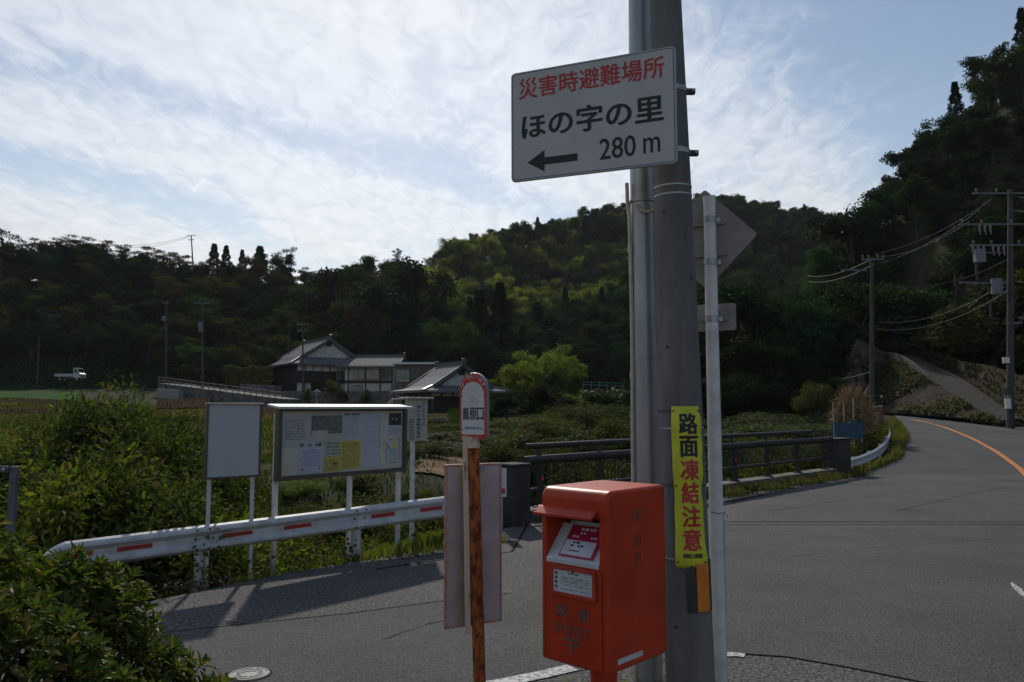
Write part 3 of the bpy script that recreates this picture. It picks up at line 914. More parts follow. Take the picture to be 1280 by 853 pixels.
# door panel below: frame, collection label, lettering
def planefn(x0, y0, x1, y1, z, asp=1.0):
    def f(u0, v0, u1, v1):
        X = lambda u: x0 + (x1 - x0) * u; Y = lambda v: y0 + (y1 - y0) * v
        return [(X(u0), Y(v0), z), (X(u1), Y(v0), z), (X(u1), Y(v1), z), (X(u0), Y(v1), z)]
    f.asp = asp * (y1 - y0) / (x1 - x0)
    return f
for x in (.028, Wp - .034):
    mb = MB(); mb.box(x, x + .004, zb + .015, y_lip - .02, -.004, .0006)
    mb.build('door_seam', mat('seam_shadow_gap', (.05, .01, .006), .9), root)
mb = MB(); mb.box(.032, Wp - .034, zb + .012, y_lip - .022, -.01, .0022); mb.build('collection_door', post_red, root, .002)
fx0, fx1, fy0, fy1 = .062, Wp - .062, zb + Hp * .385, zb + Hp * .555
fr_ = .017
mb = MB()
mb.box(fx0, fx1, fy1 - fr_, fy1, .002, .013); mb.box(fx0, fx1, fy0, fy0 + fr_, .002, .013)
mb.box(fx0, fx0 + fr_, fy0 + fr_ + .0005, fy1 - fr_ - .0005, .002, .013); mb.box(fx1 - fr_, fx1, fy0 + fr_ + .0005, fy1 - fr_ - .0005, .002, .013)
mb.build('label_frame', post_red_d, root, .002)
mb = MB(); mb.box(fx0 + fr_ - .001, fx1 - fr_ + .001, fy0 + fr_ - .001, fy1 - fr_ + .001, .002, .005); lab = mb.build('collection_label', white_plate, root)
marks(root, 'small_print', black_ink, planefn(fx0 + fr_, fy0 + fr_, fx1 - fr_, fy1 - fr_, .0056), 8, [(.84, .91, .36, .66), (.66, .70, .2, .92), (.56, .60, .2, .95), (.46, .50, .2, .86), (.34, .38, .2, .9), (.14, .18, .2, .9)], fill=.75)
for k in range(4):
    mb = MB(); y = fy0 + fr_ + (fy1 - fy0 - 2 * fr_) * (.82 - .2 * k); mb.box(fx0 + fr_ + .012, fx0 + fr_ + .024, y - .006, y + .006, .005, .0057); mb.build('small_print', steel_dark, root)
text('lettering', '郵', grey_letter, root, (.095, zb + Hp * .262, .16, zb + Hp * .335), .0036, .02)
text('lettering', '便', grey_letter, root, (.22, zb + Hp * .262, .285, zb + Hp * .335), .0036, .02)
for ch, x in zip('POST', (.095, .145, .195, .245)):
    text('lettering', ch, grey_letter, root, (x, zb + Hp * .165, x + .036, zb + Hp * .228), .0036, .02)
def postmark(x0, y0, s, M_, parent):
    mb = MB(); mb.M = M_
    mb.box(x0, x0 + s, y0 + s * .62, y0 + s * .72, 0, .003); mb.box(x0, x0 + s, y0 + s * .36, y0 + s * .46, 0, .003); mb.box(x0 + s * .44, x0 + s * .56, y0, y0 + s * .36 - .0004, 0, .003)
    return mb.build('postal_mark', grey_letter, parent)
postmark(.145, zb + Hp * .075, .085, Matrix.Translation((0, 0, .0024)), root)
# right side face: local axes x' = -z (away), y up, z' = +x
SM = Matrix(((0, 0, 1, Wp + .0004), (0, 1, 0, 0), (-1, 0, 0, 0), (0, 0, 0, 1)))
postmark(.19, zb + Hp * .80, .075, SM, root)
faded = mat('faded_lettering', (.20, .06, .04), .6, (.30, .04, .02), scale=30)
o = text('lettering', '郵便', faded, root, (0, 0, 1, 1), 0, .01)
co = np.zeros(len(o.data.vertices) * 3, dtype=np.float32); o.data.vertices.foreach_get('co', co); co = co.reshape(-1, 3)
def side_text(s, x0, y0, x1, y1, m):
    o = text('lettering', s, m, root, (x0, y0, x1, y1), .0006, .012); o.data.transform(SM); return o
bpy.data.objects.remove(o)
side_text('郵', .195, zb + Hp * .66, .255, zb + Hp * .735, faded); side_text('便', .195, zb + Hp * .56, .255, zb + Hp * .635, faded)
mb = MB(); mb.M = SM; mb.box(.065, .255, zb + .035, zb + .058, 0, .0012); mb.build('white_sticker', white_plate, root, label='narrow white sticker low on the side of the box')
marks(root, 'small_print', steel_dark, (lambda f: f)(planefn(0, 0, 1, 1, 0)), 2, []) if False else None
# tiny hinge pin, lock
mb = MB(); mb.tube([(Wp * .5, y_lip - .045, .002), (Wp * .5, y_lip - .045, .006)], .006, 12); mb.build('lock', steel_dark, root)
mb = MB(); mb.box(-.022, -.004, y_top + .005, y_top + .018, .0, .03); mb.build('hood_bolt', steel_dark, root, .002)
rs = random.Random(9); scr = mat('bare_scratch', (.30, .20, .17), .6, (.16, .06, .04), scale=50)
mb = MB(); mb.M = SM
for k in range(26):
    x, y = rs.uniform(.03, .42), zb + Hp * rs.uniform(.04, .93); l = rs.uniform(.004, .022); a = rs.uniform(-.4, .4)
    mb.add([(x, y, .0005), (x + l, y + l * a, .0005), (x + l, y + l * a + .0012, .0005), (x, y + .0016, .0005)], [(0, 1, 2, 3)])
mb.build('paint_chips', scr, root, kind='stuff')
mb = MB()
for k in range(14):
    x, y = rs.uniform(.04, Wp - .05), zb + Hp * rs.uniform(.03, .36); l = rs.uniform(.003, .012)
    mb.add([(x, y, .0027), (x + l, y + l * .3, .0027), (x + l, y + l * .3 + .0012, .0027), (x, y + .0014, .0027)], [(0, 1, 2, 3)])
mb.build('paint_chips', scr, root, kind='stuff')
# leg
mb = MB(); mb.tube([(Wp * .52, -.05, -Dp * .45), (Wp * .52, zb + .005, -Dp * .45)], .062, 28); mb.build('leg', post_red, root)
mb = MB(); mb.box(Wp * .52 - .11, Wp * .52 + .11, zb - .014, zb - .0005, -Dp * .45 - .11, -Dp * .45 + .11); mb.build('mounting_plate', post_red, root, .003)

# ------------------------------------------------------------------ bus stop
bb, bt = P(599.5, 853, 5.0), P(591, 552, 5.0)
db = (bt - bb) / (bt.z - bb.z); b0 = bb - db * bb.z
red_enamel = mat('red_enamel', (.55, .06, .035), .45, (.42, .05, .03), scale=15)
root = thing('bus_stop_sign', 'rusty bus stop post with a round-topped red and white name plate', 'bus stop', b0)
mb = MB(); mb.M = Matrix.Translation(-b0); q = lambda v_: bb + db * (P(590, v_, 5.0).z - bb.z)
mb.tube([b0 - db * .1, q(720), q(560)], .038, 20); mb.build('post', rust, root)
mb = MB(); mb.M = Matrix.Translation(-b0); mb.tube([q(560) , q(546)], .0435, 20); mb.build('upper_post', rust2, root)
mb = MB(); mb.M = Matrix.Translation(-b0); a_ = q(792) + Vector((-.062, -.0, 0)); c_ = q(545) + Vector((-.045, .0, 0)); mb.bar(a_, c_, .035, .035); mb.build('cream_batten', rust2, root)
# name plate turned to the right
pc = P(591.5, 549, 5.0); yaw = R(-30)
ax = Vector((math.cos(yaw), math.sin(yaw), 0)); upv = db.normalized(); upv = (upv - ax * upv.dot(ax)).normalized(); nz = ax.cross(upv)
PW = .175 / math.cos(yaw) ; PH = P(591, 466.5, 5.0).z - P(591, 549.5, 5.0).z
mtx = Matrix((ax, upv, nz)).transposed().to_4x4(); mtx.translation = pc - ax * PW / 2 - b0
def archp(x0, y0, x1, y1, n=14, corner=.02):
    r = (x1 - x0) / 2; cx = (x0 + x1) / 2; k = 1.05
    pts = [(x0 + corner, y0), (x1 - corner, y0), (x1 - corner * .3, y0 + corner * .3), (x1, y0 + corner)]
    for i in range(n + 1):
        a = math.pi * i / n; pts.append((cx + r * math.cos(a), y1 - r * k + r * k * math.sin(a)))
    pts += [(x0, y0 + corner), (x0 + corner * .3, y0 + corner * .3)]
    return pts
def mbp(poly, z0, z1, name, m, parent, M_=mtx, bev=0):
    mb = MB(); mb.M = M_; mb.prism(poly, z0, z1); return mb.build(name, m, parent, bev)
mbp(archp(0, 0, PW, PH), -.035, -.003, 'plate_casing', galv, root, bev=.004)
mbp(archp(.002, .002, PW - .002, PH - .002), -.003, .002, 'name_plate', red_enamel, root)
plate_w = mat('enamel_white', (.62, .63, .66), .35, (.54, .55, .58), scale=6)
inner = archp(.017, .028, PW - .017, PH - .058, corner=.012)
mbp(inner, .002, .0035, 'white_field', plate_w, root)
def ptext(s, rect, m, z=.0042, bold=.02):
    o = text('lettering', s, m, root, rect, z, bold); o.data.transform(mtx); return o
for i, ch in enumerate('蕎原口'):
    w = (PW - .05) / 3.1; x = .025 + i * (w + .004); ptext(ch, (x, PH * .285, x + w, PH * .47), black_ink, bold=.02)
ptext('水間鉄道株式会社', (.035, PH * .145, PW - .035, PH * .185), mat('dark_green_ink', (.02, .08, .07), .5), bold=.01)
for i, ch in enumerate('は～もに～ばす'):
    a = R(158 - i * 22.7); rr = PW * .43; cx, cy = PW / 2, PH - PW / 2 * 1.05
    s = .0135
    o = text('lettering', ch, plate_w, root, (-s, -s if ch != '～' else -s * .35, s, s if ch != '～' else s * .35), .0042, .02)
    o.data.transform(mtx @ Matrix.Translation((cx + rr * math.cos(a), cy + rr * math.sin(a), 0)) @ Matrix.Rotation(a - math.pi / 2, 4, 'Z'))
# faded emblem: two loops
ora = mat('faded_orange_ink', (.62, .42, .26), .5); 
for cx, cy, r in ((PW * .46, PH * .60, .018), (PW * .64, PH * .57, .018)):
    mb = MB(); mb.M = mtx; n = 16
    vs = [(cx + rr * math.cos(2 * math.pi * i / n) * .8, cy + rr * 1.2 * math.sin(2 * math.pi * i / n), .0042) for rr in (r, r * .62) for i in range(n)]
    mb.add(vs, [(i, (i + 1) % n, n + (i + 1) % n, n + i) for i in range(n)]); mb.build('emblem', ora, root)
for x, y in ((.022, .16), (PW - .022, .16), (.022, .72), (PW - .022, .72)):
    mb = MB(); mb.M = mtx; mb.tube([(x, PH * y * .9, .003), (x, PH * y * .9, .006)], .004, 8); mb.build('screw', steel_dark, root)
# timetable board seen from behind: its own plate fixed to the post
L0, L1, R0, R1 = P(561, 790, 4.93), P(558, 582, 4.93), P(633, 779, 5.13), P(631, 580, 5.13)
xx = (R0 - L0).normalized(); up = (L1 - L0).normalized(); up = (up - xx * up.dot(xx)).normalized(); n = xx.cross(up)
mt = Matrix((xx, up, n)).transposed().to_4x4(); mt.translation = L0 + n * -.06 - b0
bw, bh = (R0 - L0).length, (L1 - L0).length
pinkw = mat('faded_pinkish_board', (.46, .405, .395), .6, (.37, .32, .31), scale=5, bump=.1)
mb = MB(); mb.M = mt; mb.prism(rounded(.006, .006, bw - .006, bh - .006, .01), -.012, 0); mb.build('timetable_board', pinkw, root)
pinkf = mat('faded_red_trim', (.42, .13, .11), .5, (.44, .32, .30), scale=12)
mb = MB(); mb.M = mt
for x0, x1, y0, y1 in ((0, .012, 0, bh), (bw - .012, bw, 0, bh), (.0125, bw - .0125, 0, .012), (.0125, bw - .0125, bh - .012, bh)):
    mb.box(x0, x1, y0, y1, -.016, .006)
mb.build('board_frame', pinkf, root, .003)
mb = MB(); mb.M = mt; mb.box(.10, .245, .0 + .012, bh - .012, .0005, .003); mb.build('centre_strip', mat('strip_cream', (.5, .42, .33), .6), root)
for y in (.03, bh - .03):
    mb = MB(); mb.M = mt; mb.box(.14, .27, y - .012, y + .012, .003, .02); mb.build('bracket', galv, root)
for x, y in ((.004, .0), (bw - .02, .0), (.004, bh - .016), (bw - .02, bh - .016)):
    mb = MB(); mb.M = mt; mb.box(x, x + .016, y + .001, y + .015, .0062, .0085); mb.build('corner_clip', galv, root)

# small framed notice on the bridge pillar side, seen past the board
a = P(623, 628, 12.7); b_ = P(633, 628, 12.7)
root = thing('small_framed_sign', 'small white framed sign on a thin stake just right of the timetable board', 'sign', mtx=frame(Vector((a.x, a.y, 0)), Vector((b_.x, b_.y, 0))))
w = (Vector((b_.x, b_.y, 0)) - Vector((a.x, a.y, 0))).length; z0, z1 = P(625, 622, 12.7).z, P(625, 585, 12.7).z
mb = MB(); mb.prism(rounded(-.02, z0, w + .01, z1, .015), -.006, 0); mb.build('plate', plate_w, root)
border(-.02, z0, w + .01, z1, .015, .007, 0, .003, steel_dark, 'border_line', root)
mb = MB(); mb.box(w * .4, w * .4 + .02, -.05, z1 - .02, -.03, -.008); mb.build('stake', galv, root)
mb = MB(); mb.box(.0, w - .02, z0 + .06, z0 + .14, .0005, .002); mb.build('red_symbol', red_ink, root)
# ------------------------------------------------------------------ guard rail on the left
gr_white = mat('guard_rail_paint', (.60, .59, .60), .45, (.40, .39, .39), scale=6, contrast=(.28, .6), bump=.08)
GL, GRt = Vector((-4.42, 7.62, 0)), Vector((-.72, 11.75, 0))
gl_ = P(52, 683, 8.35); gl_.z = 0; GL = gl_
gd = (GRt - GL).normalized(); gn = Vector((gd.y, -gd.x, 0))       # gn points to the road
glen = (GRt - GL).length
mtx = Matrix((gd, Vector((0, 0, 1)), gn)).transposed().to_4x4(); mtx.translation = GL
root = thing('guard_rail', 'white guard rail with red strips in front of the notice boards', 'guard rail', mtx=mtx)
prof = [(.175, -.012), (.155, .028), (.125, .060), (.095, .062), (.062, .030), (.035, .004), (-.035, .004), (-.062, .030), (-.095, .062), (-.125, .060), (-.155, .028), (-.175, -.012)]
prof = [(y * .86, z) for y, z in prof]
zc = .545
def beam(name, x0, x1, dz=0, taper=None):
    n = 24 if taper else 6; vs = []; fs = []
    k = len(prof)
    for i in range(n + 1):
        x = x0 + (x1 - x0) * i / n
        s = 1.0
        if taper:
            s = .12 + .88 * min(1, ((x - x0) / taper)) ** .6 if x - x0 < taper else 1.0
        vs += [(x, zc + y * s, z + dz) for y, z in prof] + [(x, zc + y * s, z + dz - .004) for y, z in prof]
    for i in range(n):
        a, b = i * 2 * k, (i + 1) * 2 * k
        for j in range(k - 1):
            fs += [(a + j, a + j + 1, b + j + 1, b + j), (a + k + j, b + k + j, b + k + j + 1, a + k + j + 1)]
        fs += [(a, b, b + k, a + k), (a + k - 1, a + 2 * k - 1, b + 2 * k - 1, b + k - 1)]
    mb = MB(); mb.add(vs, fs, 0, False); return mb.build(name, gr_white, root)
beam('beam', 0, 1.72, 0, .20)
beam('beam', 1.56, 3.75, .005)
beam('beam', 3.60, glen, 0)
xs_posts = [1.62, 3.66, glen - .15]
for x in xs_posts:
    mb = MB(); mb.tube([(x, -.3, -.06), (x, .62, -.06)], .057, 18); mb.build('post', gr_white, root)
    mb = MB(); mb.box(x - .035, x + .035, zc - .06, zc + .06, -.03, .0); mb.build('spacer', gr_white, root)
    for dx in (-.07, .07):
        for y in (.11, 0, -.11):
            zz_ = .0665 if y else .0115
            mb = MB(); mb.tube([(x + dx, zc + y, zz_ - .004), (x + dx, zc + y, zz_ + .010)], .013, 6, smooth=False); mb.build('bolt', steel_dark, root)
red_ref = mat('red_reflective_strip', (.42, .035, .03), .35, (.33, .025, .025), scale=20)
for x0 in (.12, .72, 1.86, 2.62, 3.86 - .02, 4.62):
    if x0 + .40 > glen: break
    mb = MB(); mb.box(x0, x0 + .36, zc - .024, zc + .024, .0045, .012); mb.build('red_strip', red_ref, root)
for ch in root.children:      # the road falls away a little to the left and the rail follows it
    for v in ch.data.vertices:
        v.co.y -= .15 * (1 - v.co.x / glen)

# ------------------------------------------------------------------ notice boards
brown = mat('brown_anodised_frame', (.10, .075, .065), .45, (.07, .055, .05), scale=8)
board_face = mat('board_pale', (.47, .475, .49), .5, (.40, .405, .42), scale=2.5, contrast=(.25, .75))
board_cream = mat('board_cream', (.56, .51, .43), .6, (.47, .43, .36), scale=4)
roof_white = mat('board_roof_white', (.72, .71, .70), .4, (.60, .59, .58), scale=8)
pole_white = mat('board_leg_white', (.60, .60, .60), .5, (.34, .31, .28), scale=11, contrast=(.3, .5))
# blank board
A, B = P(257, 598, 9.35), P(324, 596, 9.75)
A.z = B.z = 0
root = thing('blank_notice_board', 'small blank white notice board on two thin legs left of the larger notice board', 'notice board', mtx=frame(A, B))
w = (B - A).length; z0, z1 = P(257, 598.5, 9.35).z, P(257, 505, 9.35).z
mb = MB(); mb.box(0, w, z0, z1, -.03, 0); mb.build('panel', board_face, root, .003)
for x0, x1, y0, y1 in ((-.012, .012, z0 - .01, z1 - .004), (w - .012, w + .012, z0 - .01, z1 - .004), (.0125, w - .0125, z0 - .01, z0 + .012)):
    mb = MB(); mb.box(x0, x1, y0, y1, -.04, .012); mb.build('frame_bar', brown, root, .002)
mb = MB(); mb.box(-.02, w + .02, z1 - .003, z1 + .012, -.05, .035); mb.build('top_cap', cream, root, .002)
for x in (.06, w - .06):
    mb = MB(); mb.box(x - .02, x + .02, -.5, z1 - .05, -.075, -.041); mb.build('leg', pole_white, root, .002)
# pencil-like specks
rs = random.Random(3); mb = MB()
for k in range(60):
    x, y = rs.uniform(.04, w - .04), rs.uniform(z0 + .04, z1 - .06); s = rs.uniform(.0015, .004)
    mb.box(x, x + s * rs.uniform(1, 4), y, y + s, 0, .0008)
mb.build('small_stains', mat('grey_stain', (.16, .16, .17), .6), root, kind='stuff')

# large board
A, B = P(345, 603, 10.1), P(507, 588, 11.75); A.z = B.z = 0
MTX = frame(A, B)
NB = thing('notice_board', 'wide cream notice board full of posters under a narrow white roof, on white legs', 'notice board', mtx=MTX)
w = (B - A).length; z0, z1 = P(345, 602, 10.1).z, P(345, 511, 10.1).z
mb = MB(); mb.box(.055, w - .055, z0 + .055, z1 - .03, -.05, -.02); mb.build('panel', board_cream, NB)
for x0, x1, y0, y1 in ((0, .055, z0, z1 - .005), (w - .055, w, z0, z1 - .005), (.0555, w - .0555, z0, z0 + .055), (.0555, w - .0555, z1 - .032, z1 - .005)):
    mb = MB(); mb.box(x0, x1, y0, y1, -.06, .03); mb.build('frame_bar', brown, NB, .003)
mb = MB(); mb.M = Matrix.Identity(4)
mb.add([(-.05, z1, .09), (w + .05, z1, .09), (w + .05, z1 + .035, -.16), (-.05, z1 + .035, -.16), (-.05, z1 + .028, .09), (w + .05, z1 + .028, .09), (w + .05, z1 + .06, -.16), (-.05, z1 + .06, -.16)],
       [(0, 3, 2, 1), (4, 5, 6, 7), (0, 1, 5, 4), (1, 2, 6, 5), (2, 3, 7, 6), (3, 0, 4, 7)])
mb.build('roof', roof_white, NB, .003)
for x in (.02, w * .55, w - .09):
    mb = MB(); mb.box(x, x + .055, -.6, z1 - .06, -.118, -.0605); mb.build('leg', pole_white, NB, .003)
# posters: every sheet is a thing of its own pinned on the board; placed by fractions of the panel
pw, ph = w - .11, z1 - z0 - .085
def sheet(label, fx0, fy0, fx1, fy1, colour, name='poster', prints=(), z=-.0195, cat='poster'):
    m = mat('paper_' + '_'.join('%02d' % int(c * 99) for c in colour), colour, .7, tuple(c * .88 for c in colour), scale=5)
    x0, x1, y0, y1 = .055 + pw * fx0, .055 + pw * fx1, z0 + .055 + ph * (1 - fy1), z0 + .055 + ph * (1 - fy0)
    t = thing(name, label, cat, group='papers pinned on the notice board', mtx=MTX @ Matrix.Translation((x0, y0, z)))
    W_, H_ = x1 - x0, y1 - y0
    mb = MB(); mb.box(0, W_, 0, H_, 0, .0015); mb.build('paper', m, t)
    for kind_, mm, args in prints:
        if kind_ == 'rows':
            mark = planefn(0, 0, W_, H_, .0021); marks(t, 'small_print', mm, mark, args[0], args[1], fill=.8)
        elif kind_ == 'rect':
            mb = MB(); mb.box(args[0] * W_, args[2] * W_, args[1] * H_, args[3] * H_, .0015, .0022 + (args[4] if len(args) > 4 else 0)); mb.build(args[5] if len(args) > 5 else 'printed_area', mm, t)
        elif kind_ == 'cols':
            rs = random.Random(args[0]); mb = MB()
            for k in range(args[1]):
                x = W_ * (.08 + .84 * k / args[1]); y = H_ * .93
                yb = H_ * rs.uniform(.08, .3)
                while y > yb:
                    h = rs.uniform(.008, .02); mb.box(x, x + .0035, y - h, y, .0015, .0021); y -= h * 1.3
            mb.build('small_print', mm, t, kind='stuff')
    return t
ink_grey = mat('ink_grey', (.12, .12, .13), .7); ink_violet = mat('ink_violet', (.22, .20, .42), .7); ink_green = mat('ink_green', (.07, .25, .07), .7)
map_dark = mat('map_print', (.20, .20, .18), .7, (.09, .09, .08), scale=30, contrast=(.4, .6)); ink_blue = mat('ink_blue', (.06, .10, .35), .7)
photo_dark = mat('photo_print', (.05, .045, .045), .5, (.02, .02, .02), scale=20); pale_blue = mat('print_pale_blue', (.36, .46, .50), .7)
ywash = mat('print_yellow', (.62, .58, .18), .7); pink_p = mat('print_pink', (.55, .20, .28), .7)
rows = lambda n, a=.1, b=.9, t=.9, s=.1, h=.5: [(t - (t - s) * (k + 1) / n, t - (t - s) * (k + 1) / n + (t - s) / n * h, a, b) for k in range(n)]
sheet('large white sheet of small print at the left end of the notice board', .0, .06, .21, .58, (.44, .43, .42), 'notice_sheet', [('rows', ink_grey, (11, rows(11, .15, .85, .88, .25)))])
sheet('faded map poster in grey and cream at the middle left of the notice board', .215, .02, .475, .80, (.42, .40, .36), 'map_poster', [('rect', map_dark, (.05, .55, .98, .93)), ('rect', mat('map_pale', (.50, .48, .42), .7), (.08, .42, .55, .62, .0004)), ('rows', ink_grey, (12, rows(5, .5, .95, .4, .05)))])
sheet('white poster with green heading and violet print', .135, .50, .32, .985, (.48, .47, .55), 'poster', [('rect', ink_green, (.04, .86, .20, .98)), ('rect', ink_green, (.76, .86, .94, .98)), ('rows', ink_green, (6, [(.87, .97, .22, .74)])), ('rows', ink_violet, (13, rows(9, .1, .9, .80, .22, .55))), ('rect', pink_p, (.1, .1, .24, .17)), ('rect', pink_p, (.82, .1, .9, .2))], z=-.0165)
sheet('white narrow notice with a black heading above the larger yellow sheet', .48, .03, .62, .50, (.46, .46, .48), 'notice_sheet', [('rows', black_ink, (14, [(.90, .985, .05, .92)])), ('cols', ink_grey, (14, 9))], z=-.0178)
sheet('small yellow sheet, lower of the two yellow notices', .322, .74, .455, .985, (.50, .42, .10), 'yellow_notice', [('rows', mat('ink_brown', (.16, .10, .03), .7), (15, rows(6, .08, .92, .9, .12))), ('rect', mat('ink_olive', (.12, .13, .04), .7), (.6, .45, .85, .62))], z=-.0162)
sheet('larger yellow sheet, in the middle of the notice board', .458, .50, .625, .955, (.52, .42, .09), 'yellow_notice', [('rows', MATS['ink_brown'], (16, rows(12, .08, .92, .96, .1)))], z=-.0162)
for k, lb in enumerate(('topmost of the four white timetable sheets in a column', 'second from the top of the four white timetable sheets', 'third from the top of the four white timetable sheets', 'lowest of the four white timetable sheets in a column')):
    sheet(lb, .635, .035 + k * .232, .795, .26 + k * .232, (.50, .49, .56), 'timetable_sheet', [('cols', ink_violet, (20 + k, 11)), ('rect', ink_grey, (.02, .955, .98, .97)), ('rect', ink_grey, (.96, .04, .975, .95))], z=-.0178)
sheet('poster with a dark photograph above pale print at the right end', .865, .03, .99, .44, (.46, .46, .54), 'photo_poster', [('rect', photo_dark, (.06, .45, .98, .97)), ('rect', mat('print_white_dot', (.6, .6, .6), .7), (.28, .70, .38, .76, .0006)), ('rect', MATS['print_white_dot'], (.55, .69, .66, .75, .0006)), ('rows', ink_grey, (21, rows(4, .08, .9, .42, .1, .3)))], z=-.0178)
sheet('white poster with a dotted red and black border, below the dark photograph', .845, .475, .985, .93, (.50, .50, .50), 'bordered_poster',
      [('rect', ywash, (.38, .62, .80, .80)), ('rect', pale_blue, (.2, .14, .80, .60)), ('rows', black_ink, (22, [(.92, .97, .25, .55), (.04, .09, .2, .9)])), ('rows', red_ink, (23, [(.92, .97, .6, .95)]))]
      + [('rect', (black_ink, red_ink)[(k * 7) % 3 == 0], (.04, .15 + .082 * k, .09, .20 + .082 * k)) for k in range(9)] + [('rect', (red_ink, black_ink)[(k * 5) % 3 == 0], (.88, .15 + .082 * k, .93, .20 + .082 * k)) for k in range(9)] + [('rect', black_ink, (.16, .60, .22, .74))], z=-.0178)

# small vertical sign on one leg
A, B = P(508.5, 551, 12.0), P(534, 552, 12.3); A.z = B.z = 0
root = thing('vertical_watch_sign', 'small cream sign with vertical Japanese lettering on one white leg, right of the notice board', 'sign', mtx=frame(A, B))
w = (B - A).length; z0, z1 = P(520, 551.5, 12.1).z, P(520, 499, 12.1).z
mb = MB(); mb.box(0, w, z0, z1, -.05, 0); mb.build('panel', mat('sign_cream', (.46, .45, .38), .6, (.40, .39, .33), scale=5), root, .003)
mb = MB(); mb.box(-.06, w + .06, z1 + .001, z1 + .028, -.14, .09); mb.build('roof', cream, root, .006)
mb = MB(); mb.box(w * .38, w * .38 + .055, -.6, z0 + .1, -.107, -.052); mb.build('leg', pole_white, root, .003)
hh = z1 - z0
for i, ch in enumerate('声かけ運動実施中'):
    y = z1 - hh * (.13 + .103 * (i + 1)); text('lettering', ch, navy_ink, root, (w * .46, y, w * .66, y + hh * .088), .001, .03)
for i, ch in enumerate('子どもを守る'):
    y = z1 - hh * (.03 + .103 * (i + 1)); text('lettering', ch, navy_ink, root, (w * .72, y, w * .90, y + hh * .085), .001, .02)
mark = planefn(0, z0, w, z1, .0012); mark.asp = .35
marks(root, 'small_print', ink_grey, mark, 30, [(.03 + .05 * k, .065 + .05 * k, .10, .34) for k in range(10)], fill=.9)

# grey steel post at the left edge
a = P(14, 662, 6.4); a.z = gz(a.x, a.y)
root = thing('grey_channel_post', 'grey steel channel post with a crossbar standing in the bushes above the azalea', 'post', a)
zt = P(14, 583, 6.4).z - a.z
mb = MB(); mb.box(-.028, .028, -.02, .02, -.3, zt); mb.build('upright', mat('grey_post_paint', (.13, .13, .15), .5, (.08, .08, .09), scale=8), root, .003)
mb = MB(); mb.bar((-.03, -.035, zt - .02), (-1.2, -.3, zt - .03), .03, .05); mb.build('crossbar', MATS['grey_post_paint'], root, .003)
mb = MB(); mb.tube([(-.045, -.045, zt - .02), (-.045, -.075, zt - .02)], .012, 8); mb.build('bolt', galv, root)

# manhole cover
c = G(311.5, 844)
root = thing('manhole_cover', 'small round iron cover with concentric ring pattern set in the asphalt', 'manhole cover', c)
iron = mat('cover_iron', (.30, .29, .28), .6, (.17, .165, .16), scale=25, bump=.3)
mb = MB(); mb.tube([(0, 0, -.02), (0, 0, .009)], .145, 40, smooth=False); mb.build('cover', iron, root)
for r in (.135, .10, .062):
    mb = MB(); n = 36
    vs = [((r + q * .006) * math.cos(2 * math.pi * i / n), (r + q * .006) * math.sin(2 * math.pi * i / n), z) for q in (-1, 1) for z in (.009, .013) for i in range(n)]
    fs = []
    for i in range(n):
        j = (i + 1) % n; fs += [(n + i, 3 * n + i, 3 * n + j, n + j), (i, n + i, n + j, j), (2 * n + i, 2 * n + j, 3 * n + j, 3 * n + i)]
    mb.add(vs, fs); mb.build('raised_ring', iron, root)
for k in range(14):
    a = 2 * math.pi * k / 14; mb = MB(); mb.bar((.068 * math.cos(a), .068 * math.sin(a), .011), (.096 * math.cos(a), .096 * math.sin(a), .011), .008, .005); mb.build('raised_rib', iron, root)
mb = MB(); mb.box(-.012, .012, .108, .128, .009, .012); mb.build('key_slot', steel_dark, root)
mb = MB(); n = 36
mb.add([((r) * math.cos(2 * math.pi * i / n), r * math.sin(2 * math.pi * i / n), .008) for r in (.147, .162) for i in range(n)], [(i, (i + 1) % n, n + (i + 1) % n, n + i) for i in range(n)]); mb.build('collar', joint_m, root)

# ------------------------------------------------------------------ bridge with its railing
bronze = mat('railing_dark_paint', (.030, .023, .020), .5, (.018, .015, .013), scale=8)
B0, B1 = Vector((.35, 13.85, 0)), Vector((9.55, 23.45, 0))
bd = (B1 - B0).normalized(); bn = Vector((bd.y, -bd.x, 0)); bl = (B1 - B0).length
bridge_m = Matrix((bd, Vector((0, 0, 1)), bn)).transposed().to_4x4(); bridge_m.translation = B0
root = thing('bridge_kerb', 'low concrete kerb of the bridge under the dark railing', 'kerb', mtx=bridge_m)
mb = MB(); x = 0
while x < bl - .1:
    mb = MB(); mb.box(x, min(x + 1.96, bl), -.5, .19, -.42, .0); mb.build('kerb_block', conc_dark, root, .015); x += 1.98
mb = MB(); mb.M = bridge_m; mb.box(-.3, bl + .3, -.9, -.52, -.5, -.02); tag(mb.build('bridge_deck_edge', conc_dark), 'concrete edge beam of the bridge deck below the kerb', 'bridge')
root = thing('bridge_railing', 'dark brown steel bridge railing with round handrails, balusters and red reflectors', 'railing', mtx=bridge_m @ Matrix.Translation((0, .17, -.2)))
def rail(y, r, z=0, x0=0, x1=None, name='rail', flat=1.0):
    mb = MB(); mb.tube([(x0, y, z), ((x1 or bl), y, z)], r, 14); return mb.build(name, bronze, root)
rail(1.10, .052, -.09, x0=.15, x1=bl - 1.2, name='top_rail'); rail(.86, .078, .0, name='handrail'); rail(.34, .038, 0, name='bottom_rail')
npost = 8
